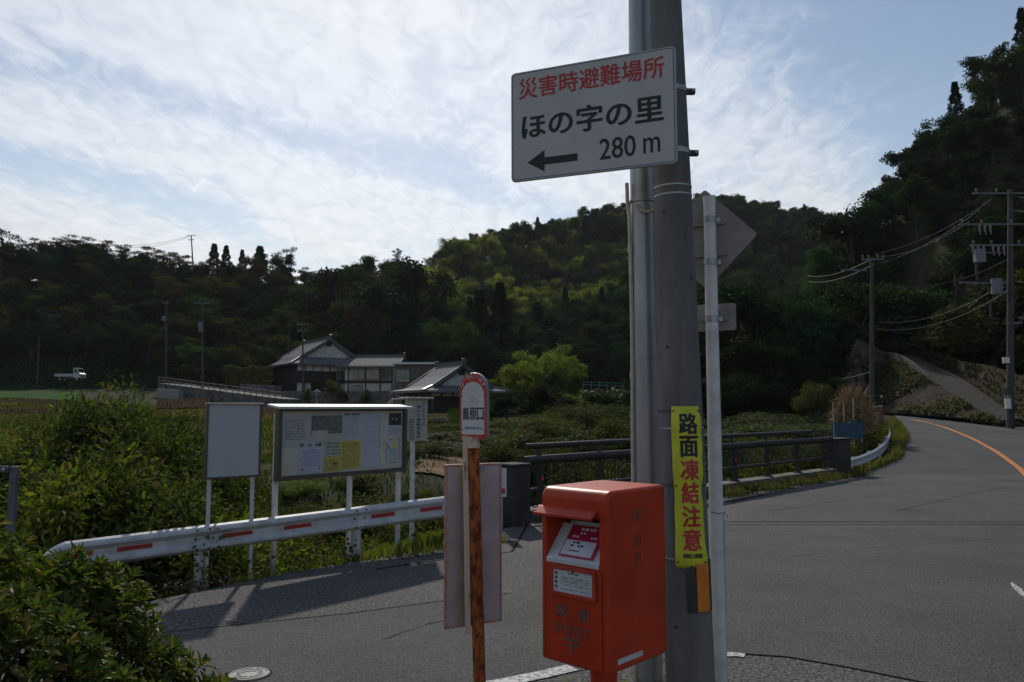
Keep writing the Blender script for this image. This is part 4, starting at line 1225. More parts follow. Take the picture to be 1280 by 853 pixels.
for k in range(npost):
    x = .45 + (bl - 1.0) * k / (npost - 1)
    mb = MB(); mb.box(x - .065, x + .065, .0, .80, -.06, .03); mb.build('post', bronze, root, .006)
    mb = MB(); mb.add([(x - .04, .75, -.02), (x + .04, .75, -.02), (x + .04, .75, .03), (x - .04, .75, .03), (x - .04, 1.12, -.13), (x + .04, 1.12, -.13), (x + .04, 1.12, -.08), (x - .04, 1.12, -.08)], [(0, 1, 2, 3), (4, 7, 6, 5), (0, 4, 5, 1), (1, 5, 6, 2), (2, 6, 7, 3), (3, 7, 4, 0)]); mb.build('rail_bracket', bronze, root, .005)
    mb = MB(); mb.box(x - .10, x + .10, .021, .045, -.10, .07); mb.build('base_plate', bronze, root)
    if k % 2 == 0 or k > 4:
        mb = MB(); mb.box(x - .03, x + .03, .50, .58, .0305, .042); mb.build('reflector', mat('railing_reflector', (.65, .07, .02), .3, (.5, .05, .02), scale=20), root, .003)
nb = int((bl - .3) / .125)
bal = MB(); bal.tube([(0, .342, 0), (0, .86, 0)], .0125, 6, cap=False); bme = None
for k in range(nb):
    x = .15 + k * .125
    if bme is None:
        o = bal.build('baluster', bronze, root); bme = o.data
    else:
        o = link('baluster', bme, root)
    o.location = (x, 0, 0)
root = thing('bridge_end_pillar', 'square dark weathered concrete pillar at the near end of the bridge railing', 'pillar', (B0.x - .33, B0.y - .28, 0), math.atan2(bd.y, bd.x))
mb = MB(); mb.box(-.21, .21, -.21, .21, -1.0, .97); mb.build('shaft', mat('pillar_stone', (.055, .05, .045), .9, (.022, .02, .018), scale=4, bump=.6, bscale=18), root, .02)
mb = MB(); mb.box(-.225, .225, -.225, .225, .971, 1.02); mb.build('cap', MATS['pillar_stone'], root, .015)
e1 = P(1047, 592, 23.6)
root = thing('bridge_end_pillar', 'round-edged dark pillar closing the far end of the bridge railing', 'pillar', (e1.x + .12, 23.75, 0), math.atan2(bd.y, bd.x))
mb = MB(); mb.box(-.42, .42, -.2, .2, -1.0, 1.02); mb.build('shaft', MATS['pillar_stone'], root, .05)
mb = MB(); mb.box(-.44, .44, -.22, .22, 1.021, 1.06); mb.build('cap', bronze, root, .02)

# ------------------------------------------------------------------ curved guard rail past the bridge
pts = [P(1063, 580, 24.0), P(1082, 573.5, 25.5), P(1098, 565, 27.2), P(1108, 555, 29.5), P(1112, 544, 33), P(1110, 535, 38.5)]
pts = catmull(pts, 5)
root = thing('curved_guard_rail', 'white guard rail curving away along the road beyond the bridge, weeds over it', 'guard rail', pts[0])
k = len(prof); vs = []; fs = []
for i, p in enumerate(pts):
    d = (pts[min(i + 1, len(pts) - 1)] - pts[max(i - 1, 0)]); d.z = 0; d.normalize(); n = Vector((d.y, -d.x, 0))
    vs += [p - pts[0] + Vector((0, 0, y)) + n * (z + o) for o in (0, -.005) for y, z in prof]
for i in range(len(pts) - 1):
    a, b = i * 2 * k, (i + 1) * 2 * k
    for j in range(k - 1):
        fs += [(a + j, a + j + 1, b + j + 1, b + j), (a + k + j, b + k + j, b + k + j + 1, a + k + j + 1)]
mb = MB(); mb.add(vs, fs); mb.build('beam', gr_white, root)
for i in range(2, len(pts), 5):
    p = pts[i]; d = (pts[min(i + 1, len(pts) - 1)] - pts[i - 1]); d.z = 0; d.normalize(); n = Vector((d.y, -d.x, 0))
    q = p - pts[0] - n * .07
    mb = MB(); mb.tube([q + Vector((0, 0, -1.1)), q + Vector((0, 0, .16))], .057, 12); mb.build('post', gr_white, root)

# blue sheet fence, straw, red railing, stakes
blue = mat('blue_tarpaulin', (.03, .10, .15), .6, (.02, .055, .08), scale=3, bump=.4, bscale=5)
def hang_sheet(a, b, h, sag, name, m, parent, seed):
    rs = random.Random(seed); n, k = 22, 8; vs = []
    for j in range(k + 1):
        for i in range(n + 1):
            t = i / n; p = a.lerp(b, t)
            off = Vector((-(b - a).y, (b - a).x, 0)).normalized() * (.10 * math.sin(t * 31 + seed) * (1 - j / k * .4) + .05 * math.sin(t * 67))
            vs.append(p + off + Vector((0, 0, h * (j / k) - (sag * math.sin(t * math.pi * 3) ** 2 * (j / k)))))
    fs = [(j * (n + 1) + i, j * (n + 1) + i + 1, (j + 1) * (n + 1) + i + 1, (j + 1) * (n + 1) + i) for j in range(k) for i in range(n)]
    mb = MB(); mb.add(vs, fs, 0, True); return mb.build(name, m, parent)
a, b = P(1043, 553, 27.5), P(1078, 548, 30.5)
root = thing('blue_sheet_fence', 'blue plastic sheet hung on stakes below the straw, beyond the bridge end', 'sheet', a)
hang_sheet(Vector((0, 0, 0)), b - a, .72, .12, 'sheet', blue, root, 2)
for t in (0, .35, .7, 1):
    q = (b - a) * t; mb = MB(); mb.tube([q + Vector((0, .06, -.6)), q + Vector((.02, .06, 1.35 + .2 * (t == .7)))], .022, 8); mb.build('stake', galv, root)
straw = mat('dry_straw', (.40, .27, .13), .9, (.24, .15, .07), scale=30)
def straw_heap(c, rx, rz, n, name, label, seed, parent=None):
    r_ = np.random.default_rng(seed)
    th = r_.uniform(0, 2 * np.pi, n); ph = np.arccos(r_.uniform(0, 1, n)); s = r_.uniform(.55, 1, n)
    Cn = np.c_[np.cos(th) * np.sin(ph) * rx * s, np.sin(th) * np.sin(ph) * rx * s * .7, np.cos(ph) * rz * s]
    D = np.c_[r_.normal(0, .6, n), r_.normal(0, .6, n), r_.choice([-1, -1, -1, .7], n)] + Cn * .8
    V = leaves(Cn, D, r_.normal(0, 1, (n, 3)), r_.uniform(.35, .7, n), .03)
    me = quads_mesh(name, V, straw)
    return me
c = P(1066, 500, 31)
root = thing('straw_stack', 'shaggy tan straw stack standing above the blue sheet', 'straw', (c.x, c.y, c.z - .9))
link('straw', straw_heap(c, .62, 1.25, 2600, 'straw', '', 4), root)
mb = MB(); mb.tube([(0, 0, -.8), (.05, 0, 1.5)], .04, 8); mb.build('centre_pole', mat('old_wood', (.16, .11, .07), .8, (.08, .05, .03), scale=12, stretch=(1, 1, .1)), root)
for k in range(3):
    mb = MB(); mb.bar((-.2 + .1 * k, -.3, .55 - .05 * k), (1.05, -.2 + .1 * k, .66), .05, .03); mb.build('lath', mat('pale_wood', (.45, .40, .33), .7), root)
a, b = P(1078, 548, 31.5), P(1104, 524, 38)
b.z = P(1104, 537, 38).z
root = thing('red_brown_fence', 'low rusty red-brown picket fence behind the curved guard rail', 'fence', a)
redb = mat('rusty_fence_paint', (.16, .05, .045), .7, (.09, .03, .028), scale=10)
L_ = b - a
for z in (.25, .95):
    mb = MB(); mb.bar(Vector((0, 0, z)), L_ + Vector((0, 0, z)), .04, .05); mb.build('rail', redb, root)
for k in range(28):
    p = L_ * (k / 27); mb = MB(); mb.bar(p + Vector((0, -.04, -.3)), p + Vector((0, -.04, 1.02 + .12 * (k % 5 == 0))), .05, .025); mb.build('picket', redb, root)
pt = P(1102, 497, 38)
root = thing('delineator_stake', 'thin roadside stake with a small white tip behind the guard rail bend', 'stake', (pt.x, pt.y, P(1102, 535, 38).z))
zt = pt.z - root.location.z
mb = MB(); mb.tube([(0, 0, -.5), (0, 0, zt)], .02, 8); mb.build('pole', steel_dark, root)
mb = MB(); mb.tube([(0, 0, zt), (0, 0, zt + .09)], .035, 10); mb.build('tip', white_metal, root)

# ------------------------------------------------------------------ concrete ramp and sprayed banks on the right
bank_m = mat('sprayed_concrete_bank', (.085, .068, .054), 1.0, (.032, .026, .021), scale=1.1, bump=1.0, bscale=2.5, contrast=(.3, .7), spec=.05)
wall_m = mat('ramp_wall', (.085, .068, .055), .95, (.04, .033, .027), scale=1.5, bump=.5, bscale=12)
path_m = mat('ramp_paving', (.046, .036, .028), 1.0, (.026, .020, .016), scale=2, bump=.4, bscale=20)
# the ramp climbs from the road beside the pole up to the left
ramp_in = catmull([P(1250, 526, 42.5), P(1215, 508, 46.5), P(1180, 487, 51), P(1150, 467, 55), P(1128, 452, 58.5), P(1112, 447, 61)], 4)      # inner (valley) edge
ramp_out = catmull([P(1276, 523, 44.5), P(1240, 499, 49), P(1205, 475, 54), P(1175, 460, 58.5), P(1150, 448, 62), P(1135, 443, 64.5)], 4)   # hill edge
mb = MB(); n = len(ramp_in)
mb.add(list(ramp_in) + list(ramp_out), [(i, i + 1, n + i + 1, n + i) for i in range(n - 1)]); mb.build('ramp_path', path_m, kind='structure')
# retaining wall carrying the ramp: rough face towards the road, coping on top
NOI = [(random.uniform(0, 6), random.uniform(.4, 1.6)) for _ in range(6)]
def rough(i, j):
    return .16 * math.sin(i * .9 + j * 1.7) + .12 * math.sin(i * 2.3 - j * 1.1 + 2) + .08 * math.sin(i * 4.1 + j * 3.3)
def face(top, bottom, name, m, lab, cat, rows_=10, amp=1.0):
    n = len(top); vs = []
    for j in range(rows_ + 1):
        for i in range(n):
            t = j / rows_; p = Vector(top[i]).lerp(Vector(bottom[i]), t); a_ = amp * math.sin(math.pi * t) ** .5
            vs.append(p + Vector((0, -1, 0)) * rough(i * 1.3, j) * a_ + Vector((rough(j, i) * .3 * a_, 0, 0)))
    fs = [(j * n + i, j * n + i + 1, (j + 1) * n + i + 1, (j + 1) * n + i) for j in range(rows_) for i in range(n - 1)]
    mb = MB(); mb.add(vs, fs, 0, True); o = mb.build(name, m); tag(o, lab, cat); return o
top = catmull([P(1250, 527, 42.4), P(1215, 508.5, 46.4), P(1180, 487.5, 50.9), P(1150, 467.5, 54.9), P(1128, 452.5, 58.4), P(1112, 447.5, 60.9), P(1106, 448, 61)], 4)
bot = catmull([P(1249, 530, 42), P(1205, 523, 45), P(1160, 519, 48.5), P(1125, 517, 52), P(1102, 516, 54), P(1090, 514, 55.5), P(1082, 514, 56)], 4)
face(top, bot, 'ramp_retaining_bank', bank_m, 'rough brown concrete-sprayed bank below the climbing ramp', 'bank')
rock_m = mat('rock_bank', (.15, .115, .09), 1.0, (.05, .038, .03), scale=1.3, bump=1.0, bscale=3, contrast=(.3, .7), spec=.05)
top2 = catmull([P(1106, 448, 61), P(1095, 440, 60.5), P(1082, 432, 60), P(1070, 428, 60), P(1066, 440, 60)], 5)
bot2 = catmull([P(1095, 514, 57), P(1084, 514, 56.5), P(1070, 514, 56), P(1058, 514, 56), P(1045, 512, 57)], 5)
face(top2, bot2, 'rounded_rock_bank', rock_m, 'rounded brown rock bank behind the middle utility pole', 'bank', amp=1.6)
def coping(pts, name, lab, h=.45, w=.3):
    mb = MB(); vs = []; n = len(pts)
    for i, p in enumerate(pts):
        d = Vector(pts[min(i + 1, n - 1)]) - Vector(pts[max(i - 1, 0)]); d.z = 0; d.normalize(); s = Vector((-d.y, d.x, 0)) * w / 2
        p = Vector(p); hh = h * min(1, (i + .25) / 4); vs += [p - s + Vector((0, 0, -.2)), p + s + Vector((0, 0, -.2)), p + s + Vector((0, 0, hh)), p - s + Vector((0, 0, hh))]
    fs = [(0, 1, 2, 3), (4 * n - 1, 4 * n - 2, 4 * n - 3, 4 * n - 4)]
    for i in range(n - 1):
        a = 4 * i
        for q in range(4):
            fs.append((a + q, a + (q + 1) % 4, a + 4 + (q + 1) % 4, a + 4 + q))
    mb.add(vs, fs); tag(mb.build(name, wall_m), lab, 'wall')
coping([p + Vector((0, 0, .02)) for p in ramp_in[9:]], 'ramp_parapet', 'pale concrete parapet along the upper ramp', .38)
coping(catmull([P(1110, 444, 61.2), P(1096, 440, 60.8), P(1082, 433, 60.4), P(1071, 428, 60.3)], 4), 'bank_top_wall', 'concrete edge wall along the top of the rounded rock bank', .25)
# stone bank at the far right, behind the large pole, and the hill-side bank above the ramp
face(catmull([P(1135, 430, 65.5), P(1150, 435, 63.5), P(1175, 444, 60), P(1205, 452, 56), P(1240, 458, 51), P(1276, 470, 46), P(1330, 470, 41), P(1420, 470, 38)], 4),
     catmull([P(1135, 444, 65), P(1150, 449, 62.8), P(1175, 461, 59.2), P(1205, 476, 55), P(1240, 500, 50), P(1276, 524, 45), P(1330, 545, 36), P(1420, 560, 33)], 4), 'hillside_stone_bank', bank_m, 'dark stone-faced bank above the ramp behind the large utility pole', 'bank', amp=1.5)

# ------------------------------------------------------------------ utility poles far and near
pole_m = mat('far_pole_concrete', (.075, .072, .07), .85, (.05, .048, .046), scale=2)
insul = mat('insulator_porcelain', (.30, .30, .32), .3)
box_m = mat('transformer_grey', (.19, .20, .21), .5, (.12, .13, .14), scale=5)
arm_m = mat('weathered_crossarm', (.16, .165, .17), .6, (.10, .10, .105), scale=4)
def upole(u, vb, vt, D, label, arms=(), r=.15, dz=0, lean=0, name='utility_pole', extras=()):
    b, t = P(u, vb, D), P(u + lean, vt, D)
    root = thing(name, label, 'utility pole', b, group=None)
    h = t.z - b.z
    mb = MB(); mb.tube([(0, 0, -1.5), (0, 0, 0), (t.x - b.x, 0, h)], [r * 1.02, r, r * .62], 14); mb.build('shaft', pole_m, root)
    for (dh, w, off) in arms:
        z = h - dh; mb = MB(); mb.bar((-w / 2 + off + (t.x - b.x), -.12, z), (w / 2 + off + (t.x - b.x), -.12, z + .02), .09, .09); mb.build('crossarm', arm_m, root)
        for q in (-.46, -.2, .2, .46):
            x = q * w + off + (t.x - b.x)
            mb = MB(); mb.tube([(x, -.12, z + .04), (x, -.12, z + .14), (x, -.12, z + .15), (x, -.12, z + .26)], [.03, .03, .06, .05], 8); mb.build('insulator', insul, root)
    for kind_, dh, off in extras:
        z = h - dh
        if kind_ == 'can':
            mb = MB(); mb.tube([(off, -.35, z - .4), (off, -.35, z + .4)], .26, 14); mb.build('transformer', box_m, root)
            mb = MB(); mb.bar((0, -.1, z), (off, -.3, z), .08, .08); mb.build('transformer_bracket', arm_m, root)
        elif kind_ == 'box':
            mb = MB(); mb.box(off - .25, off + .25, -.5, -.15, z - .35, z + .35); mb.build('equipment_box', box_m, root, .03)
            mb = MB(); mb.bar((0, -.1, z + .2), (off, -.2, z + .2), .06, .06); mb.build('bracket', arm_m, root)
        elif kind_ == 'arm1':
            mb = MB(); mb.bar((0, -.1, z), (off, -.1, z + .05), .09, .09); mb.build('side_arm', arm_m, root)
        elif kind_ == 'switch':
            for q in range(3):
                x = off + .28 * q; mb = MB(); mb.tube([(x, -.2, z - .05), (x, -.2, z - .38), (x + .03, -.2, z - .40), (x + .03, -.2, z - .55)], [.05, .05, .03, .03], 8); mb.build('fuse_cutout', insul, root)
    return root, t
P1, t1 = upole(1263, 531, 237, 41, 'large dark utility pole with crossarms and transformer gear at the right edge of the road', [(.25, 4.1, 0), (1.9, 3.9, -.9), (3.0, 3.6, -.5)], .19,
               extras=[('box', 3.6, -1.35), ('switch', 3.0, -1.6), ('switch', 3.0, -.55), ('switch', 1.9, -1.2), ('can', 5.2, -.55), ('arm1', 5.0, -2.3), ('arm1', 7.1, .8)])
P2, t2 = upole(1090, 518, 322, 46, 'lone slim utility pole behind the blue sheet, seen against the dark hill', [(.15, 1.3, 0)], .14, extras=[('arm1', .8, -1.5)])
p = P(1263, 452, 40.8)
for v_, hgt, mm in ((447, .30, white_metal), (485, .55, steel_dark), (494, .7, white_metal)):
    mb = MB(); z = P(1263, v_, 41).z - P1.location.z; mb.tube([(-.06, -.02, z - hgt), (-.06, -.02, z)], .17, 14); mb.build('plate_wrap', mm, P1)
wire_m = mat('cable_black', (.03, .03, .032), .6)
wire_pale = mat('cable_pale', (.12, .12, .12), .5)
def wire(a, b, sag, label, r=.012, m=None, name='overhead_wire', grp=None):
    a, b = Vector(a), Vector(b); pts = []
    for i in range(17):
        t = i / 16; p = a.lerp(b, t); p.z -= sag * 4 * t * (1 - t); pts.append(p)
    mb = MB(); mb.tube(pts, r, 5, cap=False); o = mb.build(name, m or wire_m); tag(o, label, 'wire', grp); return o
g = 'overhead wires between the two poles on the right'
top1 = P1.location.z
for k, (u0, v0, u1, v1) in enumerate(((1222, 270, 1098, 322), (1240, 249, 1092, 318), (1225, 262, 1084, 333), (1268, 320, 1098, 356), (1262, 350, 1096, 403), (1262, 362, 1096, 412))):
    wire(P(u0, v0, 41), P(u1, v1, 46), .45 + .25 * (k > 2), ('dark wire from the middle crossarm to the slim pole top', 'topmost dark wire between the two poles on the right', 'dark wire running to the tip of the slim pole side arm', 'dark wire from the upright of the large pole, above the pale pair', 'upper of two pale cables between the right poles', 'lower of two pale cables between the right poles')[k], .016, wire_pale if k in (4, 5) else None, grp=g)
for k, (v0, v1) in enumerate(((245, 215), (262, 238), (350, 330), (395, 372))):
    wire(P(1262, v0, 41), P(1420, v1, 33), .5, ('topmost', 'second', 'third', 'lowest')[k] + ' wire leaving the large pole at the right edge', .016, grp='overhead wires leaving the large right pole')
for k, (v0, v1, D1) in enumerate(((325, 345, 80), (333, 352, 80), (465, 470, 75))):
    wire(P(1088, v0, 46), P(1010, v1, D1), .4, ('upper wire running left from the slim pole side arm', 'lower wire running left from the slim pole side arm', 'low wire leaving the middle of the slim pole leftwards')[k], .014, grp='wires running left from the slim pole')
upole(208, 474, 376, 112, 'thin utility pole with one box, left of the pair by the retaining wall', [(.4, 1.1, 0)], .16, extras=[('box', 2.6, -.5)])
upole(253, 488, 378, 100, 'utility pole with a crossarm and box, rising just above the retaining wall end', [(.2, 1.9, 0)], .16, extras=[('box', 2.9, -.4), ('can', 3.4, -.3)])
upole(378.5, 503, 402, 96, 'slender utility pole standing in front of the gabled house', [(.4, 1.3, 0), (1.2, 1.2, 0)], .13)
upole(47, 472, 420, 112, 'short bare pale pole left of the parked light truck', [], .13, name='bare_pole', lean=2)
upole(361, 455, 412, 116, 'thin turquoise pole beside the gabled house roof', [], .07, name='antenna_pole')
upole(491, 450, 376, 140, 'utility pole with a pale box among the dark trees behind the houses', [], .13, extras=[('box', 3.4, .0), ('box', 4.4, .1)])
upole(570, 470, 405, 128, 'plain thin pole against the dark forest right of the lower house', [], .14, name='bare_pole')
pS, tS = upole(242, 345, 294, 168, 'utility pole with double crossarms on the skyline of the left hill', [(.2, 1.9, .1), (1.1, 1.3, .1)], .17, lean=-3)
wire(P(237, 295, 168), P(162, 307, 175), .5, 'wire running left from the skyline pole', .03)
wire(P(237, 296, 168), P(150, 309, 175), .9, 'lower wire running left from the skyline pole', .03)
# ------------------------------------------------------------------ houses across the fields
tile = mat('kawara_roof_tile', (.27, .275, .30), .6, (.12, .125, .14), scale=5, contrast=(.3, .7), bump=.3, bscale=30, spec=.4)
ridge_m = mat('kawara_ridge', (.10, .105, .115), .45, (.06, .06, .07), scale=10)
plaster = mat('white_plaster', (.62, .60, .56), .85, (.46, .44, .41), scale=1.5)
timber = mat('dark_timber', (.032, .022, .017), .7, (.018, .013, .01), scale=6)
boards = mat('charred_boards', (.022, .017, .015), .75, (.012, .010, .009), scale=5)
wall_brown = mat('brown_wall', (.16, .12, .09), .85, (.10, .075, .06), scale=2)  # brown wall colour, mottled with a darker brown
glass = mat('window_glass', (.10, .14, .14), .12, (.05, .07, .07), scale=2, spec=.8)
frame_m = mat('window_frame_alu', (.30, .30, .30), .4, metal=.5)
stone = mat('stone_wall', (.17, .155, .14), .9, (.06, .055, .05), scale=2.2, bump=1.0, bscale=5, contrast=(.35, .6))

def slope_tiles(mb_list, quad, n, name, root, parent):
    """roof slope as a slab with raised rows of tiles running down it; quad = top-left, top-right, bottom-right, bottom-left seen from outside"""
    tl, tr, br, bl_ = [Vector(p) for p in quad]
    nrm = (tr - tl).cross(bl_ - tl)
    if nrm.length < 1e-6:
        nrm = (br - bl_).cross(tl - bl_)
    nrm.normalize()
    if nrm.z < 0: nrm = -nrm
    mb = MB(); v = [tl, tr, br, bl_]
    mb.add([p for p in v] + [p - nrm * .12 for p in v], [(0, 3, 2, 1), (4, 5, 6, 7), (0, 1, 5, 4), (1, 2, 6, 5), (2, 3, 7, 6), (3, 0, 4, 7)])
    return mb, (tl, tr, br, bl_, nrm)

def irimoya(root, W_, Lh, eave, hm, hr, inset, over, tile_step=.30, gable_plaster=True):
    """hip-and-gable roof; gable ends at +-Y... local: x across, y along the ridge, gable towards -y"""
    ex, ey = W_ / 2 + over, Lh / 2 + over
    mx_, my = W_ / 2 - inset, Lh / 2 - inset
    zc_ = eave
    parts = []
    gy = my + .55            # the upper roof oversails the gable wall
    def rise(v, dz):
        return (v[0], v[1], v[2] + dz)
    E = [(-ex, -ey, eave + .12), (ex, -ey, eave + .12), (ex, ey, eave + .12), (-ex, ey, eave + .12)]
    Mq = [(-mx_, -my, hm), (mx_, -my, hm), (mx_, my, hm), (-mx_, my, hm)]
    mid = lambda a, b, k, s: tuple((a[i] + b[i]) / 2 - (s if i == 2 else 0) for i in range(3))
    allq = []
    for i in range(4):       # skirts, slightly sagging: two quads each
        a, b = E[i], E[(i + 1) % 4]; c, d = Mq[(i + 1) % 4], Mq[i]
        ad, bc = mid(a, d, 0, .10), mid(b, c, 0, .10)
        am, bm = (a[0], a[1], a[2]), (b[0], b[1], b[2])
        allq.append((d, c, bc, ad)); allq.append((ad, bc, bm, am))
    Rm = [(0, -gy, hr), (0, gy, hr)]
    lo = (mx_ + .15)
    for s in (-1, 1):
        a0, a1 = (s * lo, -gy, hm - .05), (s * lo, gy, hm - .05)
        h0, h1 = (s * lo * .5, -gy, (hm + hr) / 2 - .12), (s * lo * .5, gy, (hm + hr) / 2 - .12)
        if s < 0:
            allq.append((Rm[1], Rm[0], h0, h1)); allq.append((h1, h0, a0, a1))
        else:
            allq.append((Rm[0], Rm[1], h1, h0)); allq.append((h0, h1, a1, a0))
    # plain slabs
    slab = MB(); rows_ = MB()
    for q in allq:
        mb, (tl, tr, br, bl_, n) = slope_tiles(None, q, 0, '', None, None)
        slab.add(mb.v, mb.f)
        wtop, wbot = (tr - tl), (br - bl_)
        L2 = wbot.length; k = max(2, int(L2 / tile_step))
        ux = wbot.normalized()
        for j in range(k + 1):
            t = j / k; b_ = bl_ + wbot * t
            # rows run straight down the slope: stop where the hip cuts them
            x = (b_ - bl_).dot(ux); x0 = (tl - bl_).dot(ux); x1 = (tr - bl_).dot(ux)
            down = (bl_ - tl) - ux * (bl_ - tl).dot(ux)
            if x < x0: f = x / max(x0, 1e-6)
            elif x > x1: f = (L2 - x) / max(L2 - x1, 1e-6)
            else: f = 1.0
            if f < .06: continue
            top_ = b_ - down * f
            rows_.bar(top_ + n * .05, b_ + n * .05, .13, .14, up=n)
    slab.build('roof', tile, root)
    rf = root.children[-1] if False else None
    o = [c for c in root.children if c.name.startswith('roof')][-1]
    rr = rows_.build('tile_rows', tile, o, kind='stuff')
    # ridge and hips
    rg = MB(); rg.bar((0, -gy - .05, hr + .16), (0, gy + .05, hr + .16), .34, .34); rg.build('ridge', ridge_m, o)
    rg = MB(); rg.bar((0, -gy - .05, hr + .37), (0, gy + .05, hr + .37), .42, .07); rg.build('ridge_cap', ridge_m, o)
    for s in (-1, 1):
        for e in (-1, 1):
            mb = MB(); mb.bar((0, s * gy, hr + .02), (e * lo, s * gy, hm + .06), .22, .20); mb.build('gable_edge', ridge_m, o)
            mb = MB(); mb.bar((e * mx_, s * my, hm + .06), (e * ex, s * ey, eave + .20), .26, .2); mb.build('hip_ridge', ridge_m, o)
        mb = MB(); mb.box(-.22, .22, s * gy - .12, s * gy + .12, hr + .1, hr + .62); mb.build('ridge_end_tile', ridge_m, o, .05)
    # gable walls
    for s in (-1, 1):
        mb = MB(); y = s * (my - .0)
        mb.add([(-lo + .3, y - .05, hm - .02), (lo - .3, y - .05, hm - .02), (0, y - .05, hr - .12), (-lo + .3, y + .05, hm - .02), (lo - .3, y + .05, hm - .02), (0, y + .05, hr - .12)],
               [(0, 1, 2), (5, 4, 3), (0, 3, 4, 1), (1, 4, 5, 2), (2, 5, 3, 0)])
        mb.build('gable_wall', plaster if gable_plaster else wall_brown, root)
        mb = MB(); mb.box(-.35, .35, y + s * .09 - .05, y + s * .09 + .05, hr - 1.0, hr - .45); mb.build('gable_ornament', timber, root)
        for e in (-1, 1):
            mb = MB(); mb.bar((0, s * (gy - .1), hr - .22), (e * (lo - .1), s * (gy - .1), hm - .22), .08, .26); mb.build('bargeboard', timber, root)
    return ex, ey

def window(root, x0, x1, z0, z1, y, n=2):
    o_ = MB(); o_.box(x0, x1, y - .03, y + .03, z0, z1)
    f = o_.build('window', timber, root)
    wdt = (x1 - x0) / n
    for k in range(n):
        mb = MB(); mb.box(x0 + k * wdt + .05, x0 + (k + 1) * wdt - .05, y - .045, y - .031, z0 + .06, z1 - .06); mb.build('pane', glass, f)
        mb = MB(); mb.box(x0 + k * wdt + .0, x0 + k * wdt + .05, y - .055, y - .031, z0, z1); mb.build('frame', frame_m, f)
    return f

# gabled farmhouse
D1 = 108
c = P(402, 491, D1)
root = thing('gabled_farmhouse', 'large old farmhouse with white gable and grey tiled hip-and-gable roof above the stone wall', 'house', (c.x - 2.3, c.y + 6, c.z), R(33))
base = c.z
zf = lambda v: P(402, v, D1).z - base
W1, L1_ = 9.4, 11.5
eave = zf(457); hm = zf(446.5); hr = zf(423)
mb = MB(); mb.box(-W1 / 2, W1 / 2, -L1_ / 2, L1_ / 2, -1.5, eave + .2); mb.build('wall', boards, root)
irimoya(root, W1, L1_, eave, hm, hr, .75, 1.15)
yf = -L1_ / 2
for k in range(8):      # white plaster panels under the eave, between posts
    x0 = -W1 / 2 + .1 + k * (W1 - .2) / 8; x1 = x0 + (W1 - .2) / 8 - .14
    mb = MB(); mb.box(x0, x1, yf - .06, yf + .05, zf(464), zf(455.5)); mb.build('plaster_panel', plaster, root)
for x0, x1 in ((-W1 / 2 + .05, -W1 / 2 + 2.0), (1.6, 2.9), (3.0, 4.3)):
    mb = MB(); mb.box(x0, x1, yf - .05, yf + .05, zf(491), zf(479)); mb.build('lower_panel', plaster, root)
for k in range(9):
    x = -W1 / 2 + .03 + k * (W1 - .2) / 8
    mb = MB(); mb.box(x - .07, x + .07, yf - .10, yf + .02, -.2, eave); mb.build('post', timber, root)
window(root, .9, 2.6, zf(475), zf(463), yf - .09, 3)
mb = MB(); mb.box(-W1 / 2 - .05, W1 / 2 + .05, yf - .5, yf - .1, zf(478.5), zf(477.3)); mb.build('veranda_edge', timber, root)
# its lower wing
c = P(462, 487, 104)
root = thing('farmhouse_wing', 'lower wing with pale weathered tile roof joined to the right of the gabled farmhouse', 'house', (c.x - .6, c.y + 7.5, c.z), R(-4))
zf2 = lambda v: P(462, v, 104).z - c.z
mb = MB(); mb.box(-3.5, 3.1, -2.8, 3, -1, zf2(455)); mb.build('wall', plaster, root)
tile_pale = mat('kawara_weathered', (.24, .24, .25), .75, (.12, .12, .125), scale=5, bump=.3, bscale=30)
def gable_roof(root, x0, x1, y0, y1, ze, zr, mt, step=.3):
    slab = MB(); rows_ = MB(); yc = (y0 + y1) / 2
    for a, b in (((x0, yc, zr), (x0, y0, ze)), ((x0, yc, zr), (x0, y1, ze))):
        A_, B_ = Vector(a), Vector(b); X = Vector((x1 - x0, 0, 0)); n = X.cross(B_ - A_).normalized(); n = n if n.z > 0 else -n
        v = [A_, A_ + X, B_ + X, B_]
        slab.add(v + [p - n * .12 for p in v], [(0, 3, 2, 1), (4, 5, 6, 7), (0, 1, 5, 4), (1, 2, 6, 5), (2, 3, 7, 6), (3, 0, 4, 7)])
        k = int((x1 - x0) / step)
        for j in range(k + 1):
            o = Vector(((x1 - x0) * j / k, 0, 0)); rows_.bar(A_ + o + n * .05, B_ + o + n * .05, .14, .15, up=n)
    o = slab.build('roof', mt, root); rows_.build('tile_rows', mt, o, kind='stuff')
    mb = MB(); mb.bar((x0 - .1, yc, zr + .15), (x1 + .1, yc, zr + .15), .34, .36); mb.build('ridge', ridge_m, o)
    mb = MB(); mb.box(x1 - .1, x1 + .15, yc - .22, yc + .22, zr + .1, zr + .6); mb.build('ridge_end_tile', ridge_m, o, .05)
    return o
gable_roof(root, -4.4, 4.1, -4.0, 4.0, zf2(456.5), zf2(442), tile_pale)
for x in (-3.0, -.6, 1.4, 3.05):
    mb = MB(); mb.box(x - .07, x + .07, -2.92, -2.75, -.3, zf2(456)); mb.build('post', timber, root)
window(root, -2.6, -.75, zf2(473), zf2(460), -2.86, 2); window(root, -.5, 1.3, zf2(473), zf2(460), -2.86, 2)
mb = MB(); mb.box(-3.5, 3.1, -2.9, -2.8, zf2(478), zf2(474)); mb.build('dark_band', timber, root)
window(root, -2.7, -1.0, zf2(487), zf2(480), -2.86, 2)
mb = MB(); mb.box(1.45, 3.0, -2.9, -2.8, zf2(473), zf2(459)); mb.build('brown_panel', wall_brown, root)

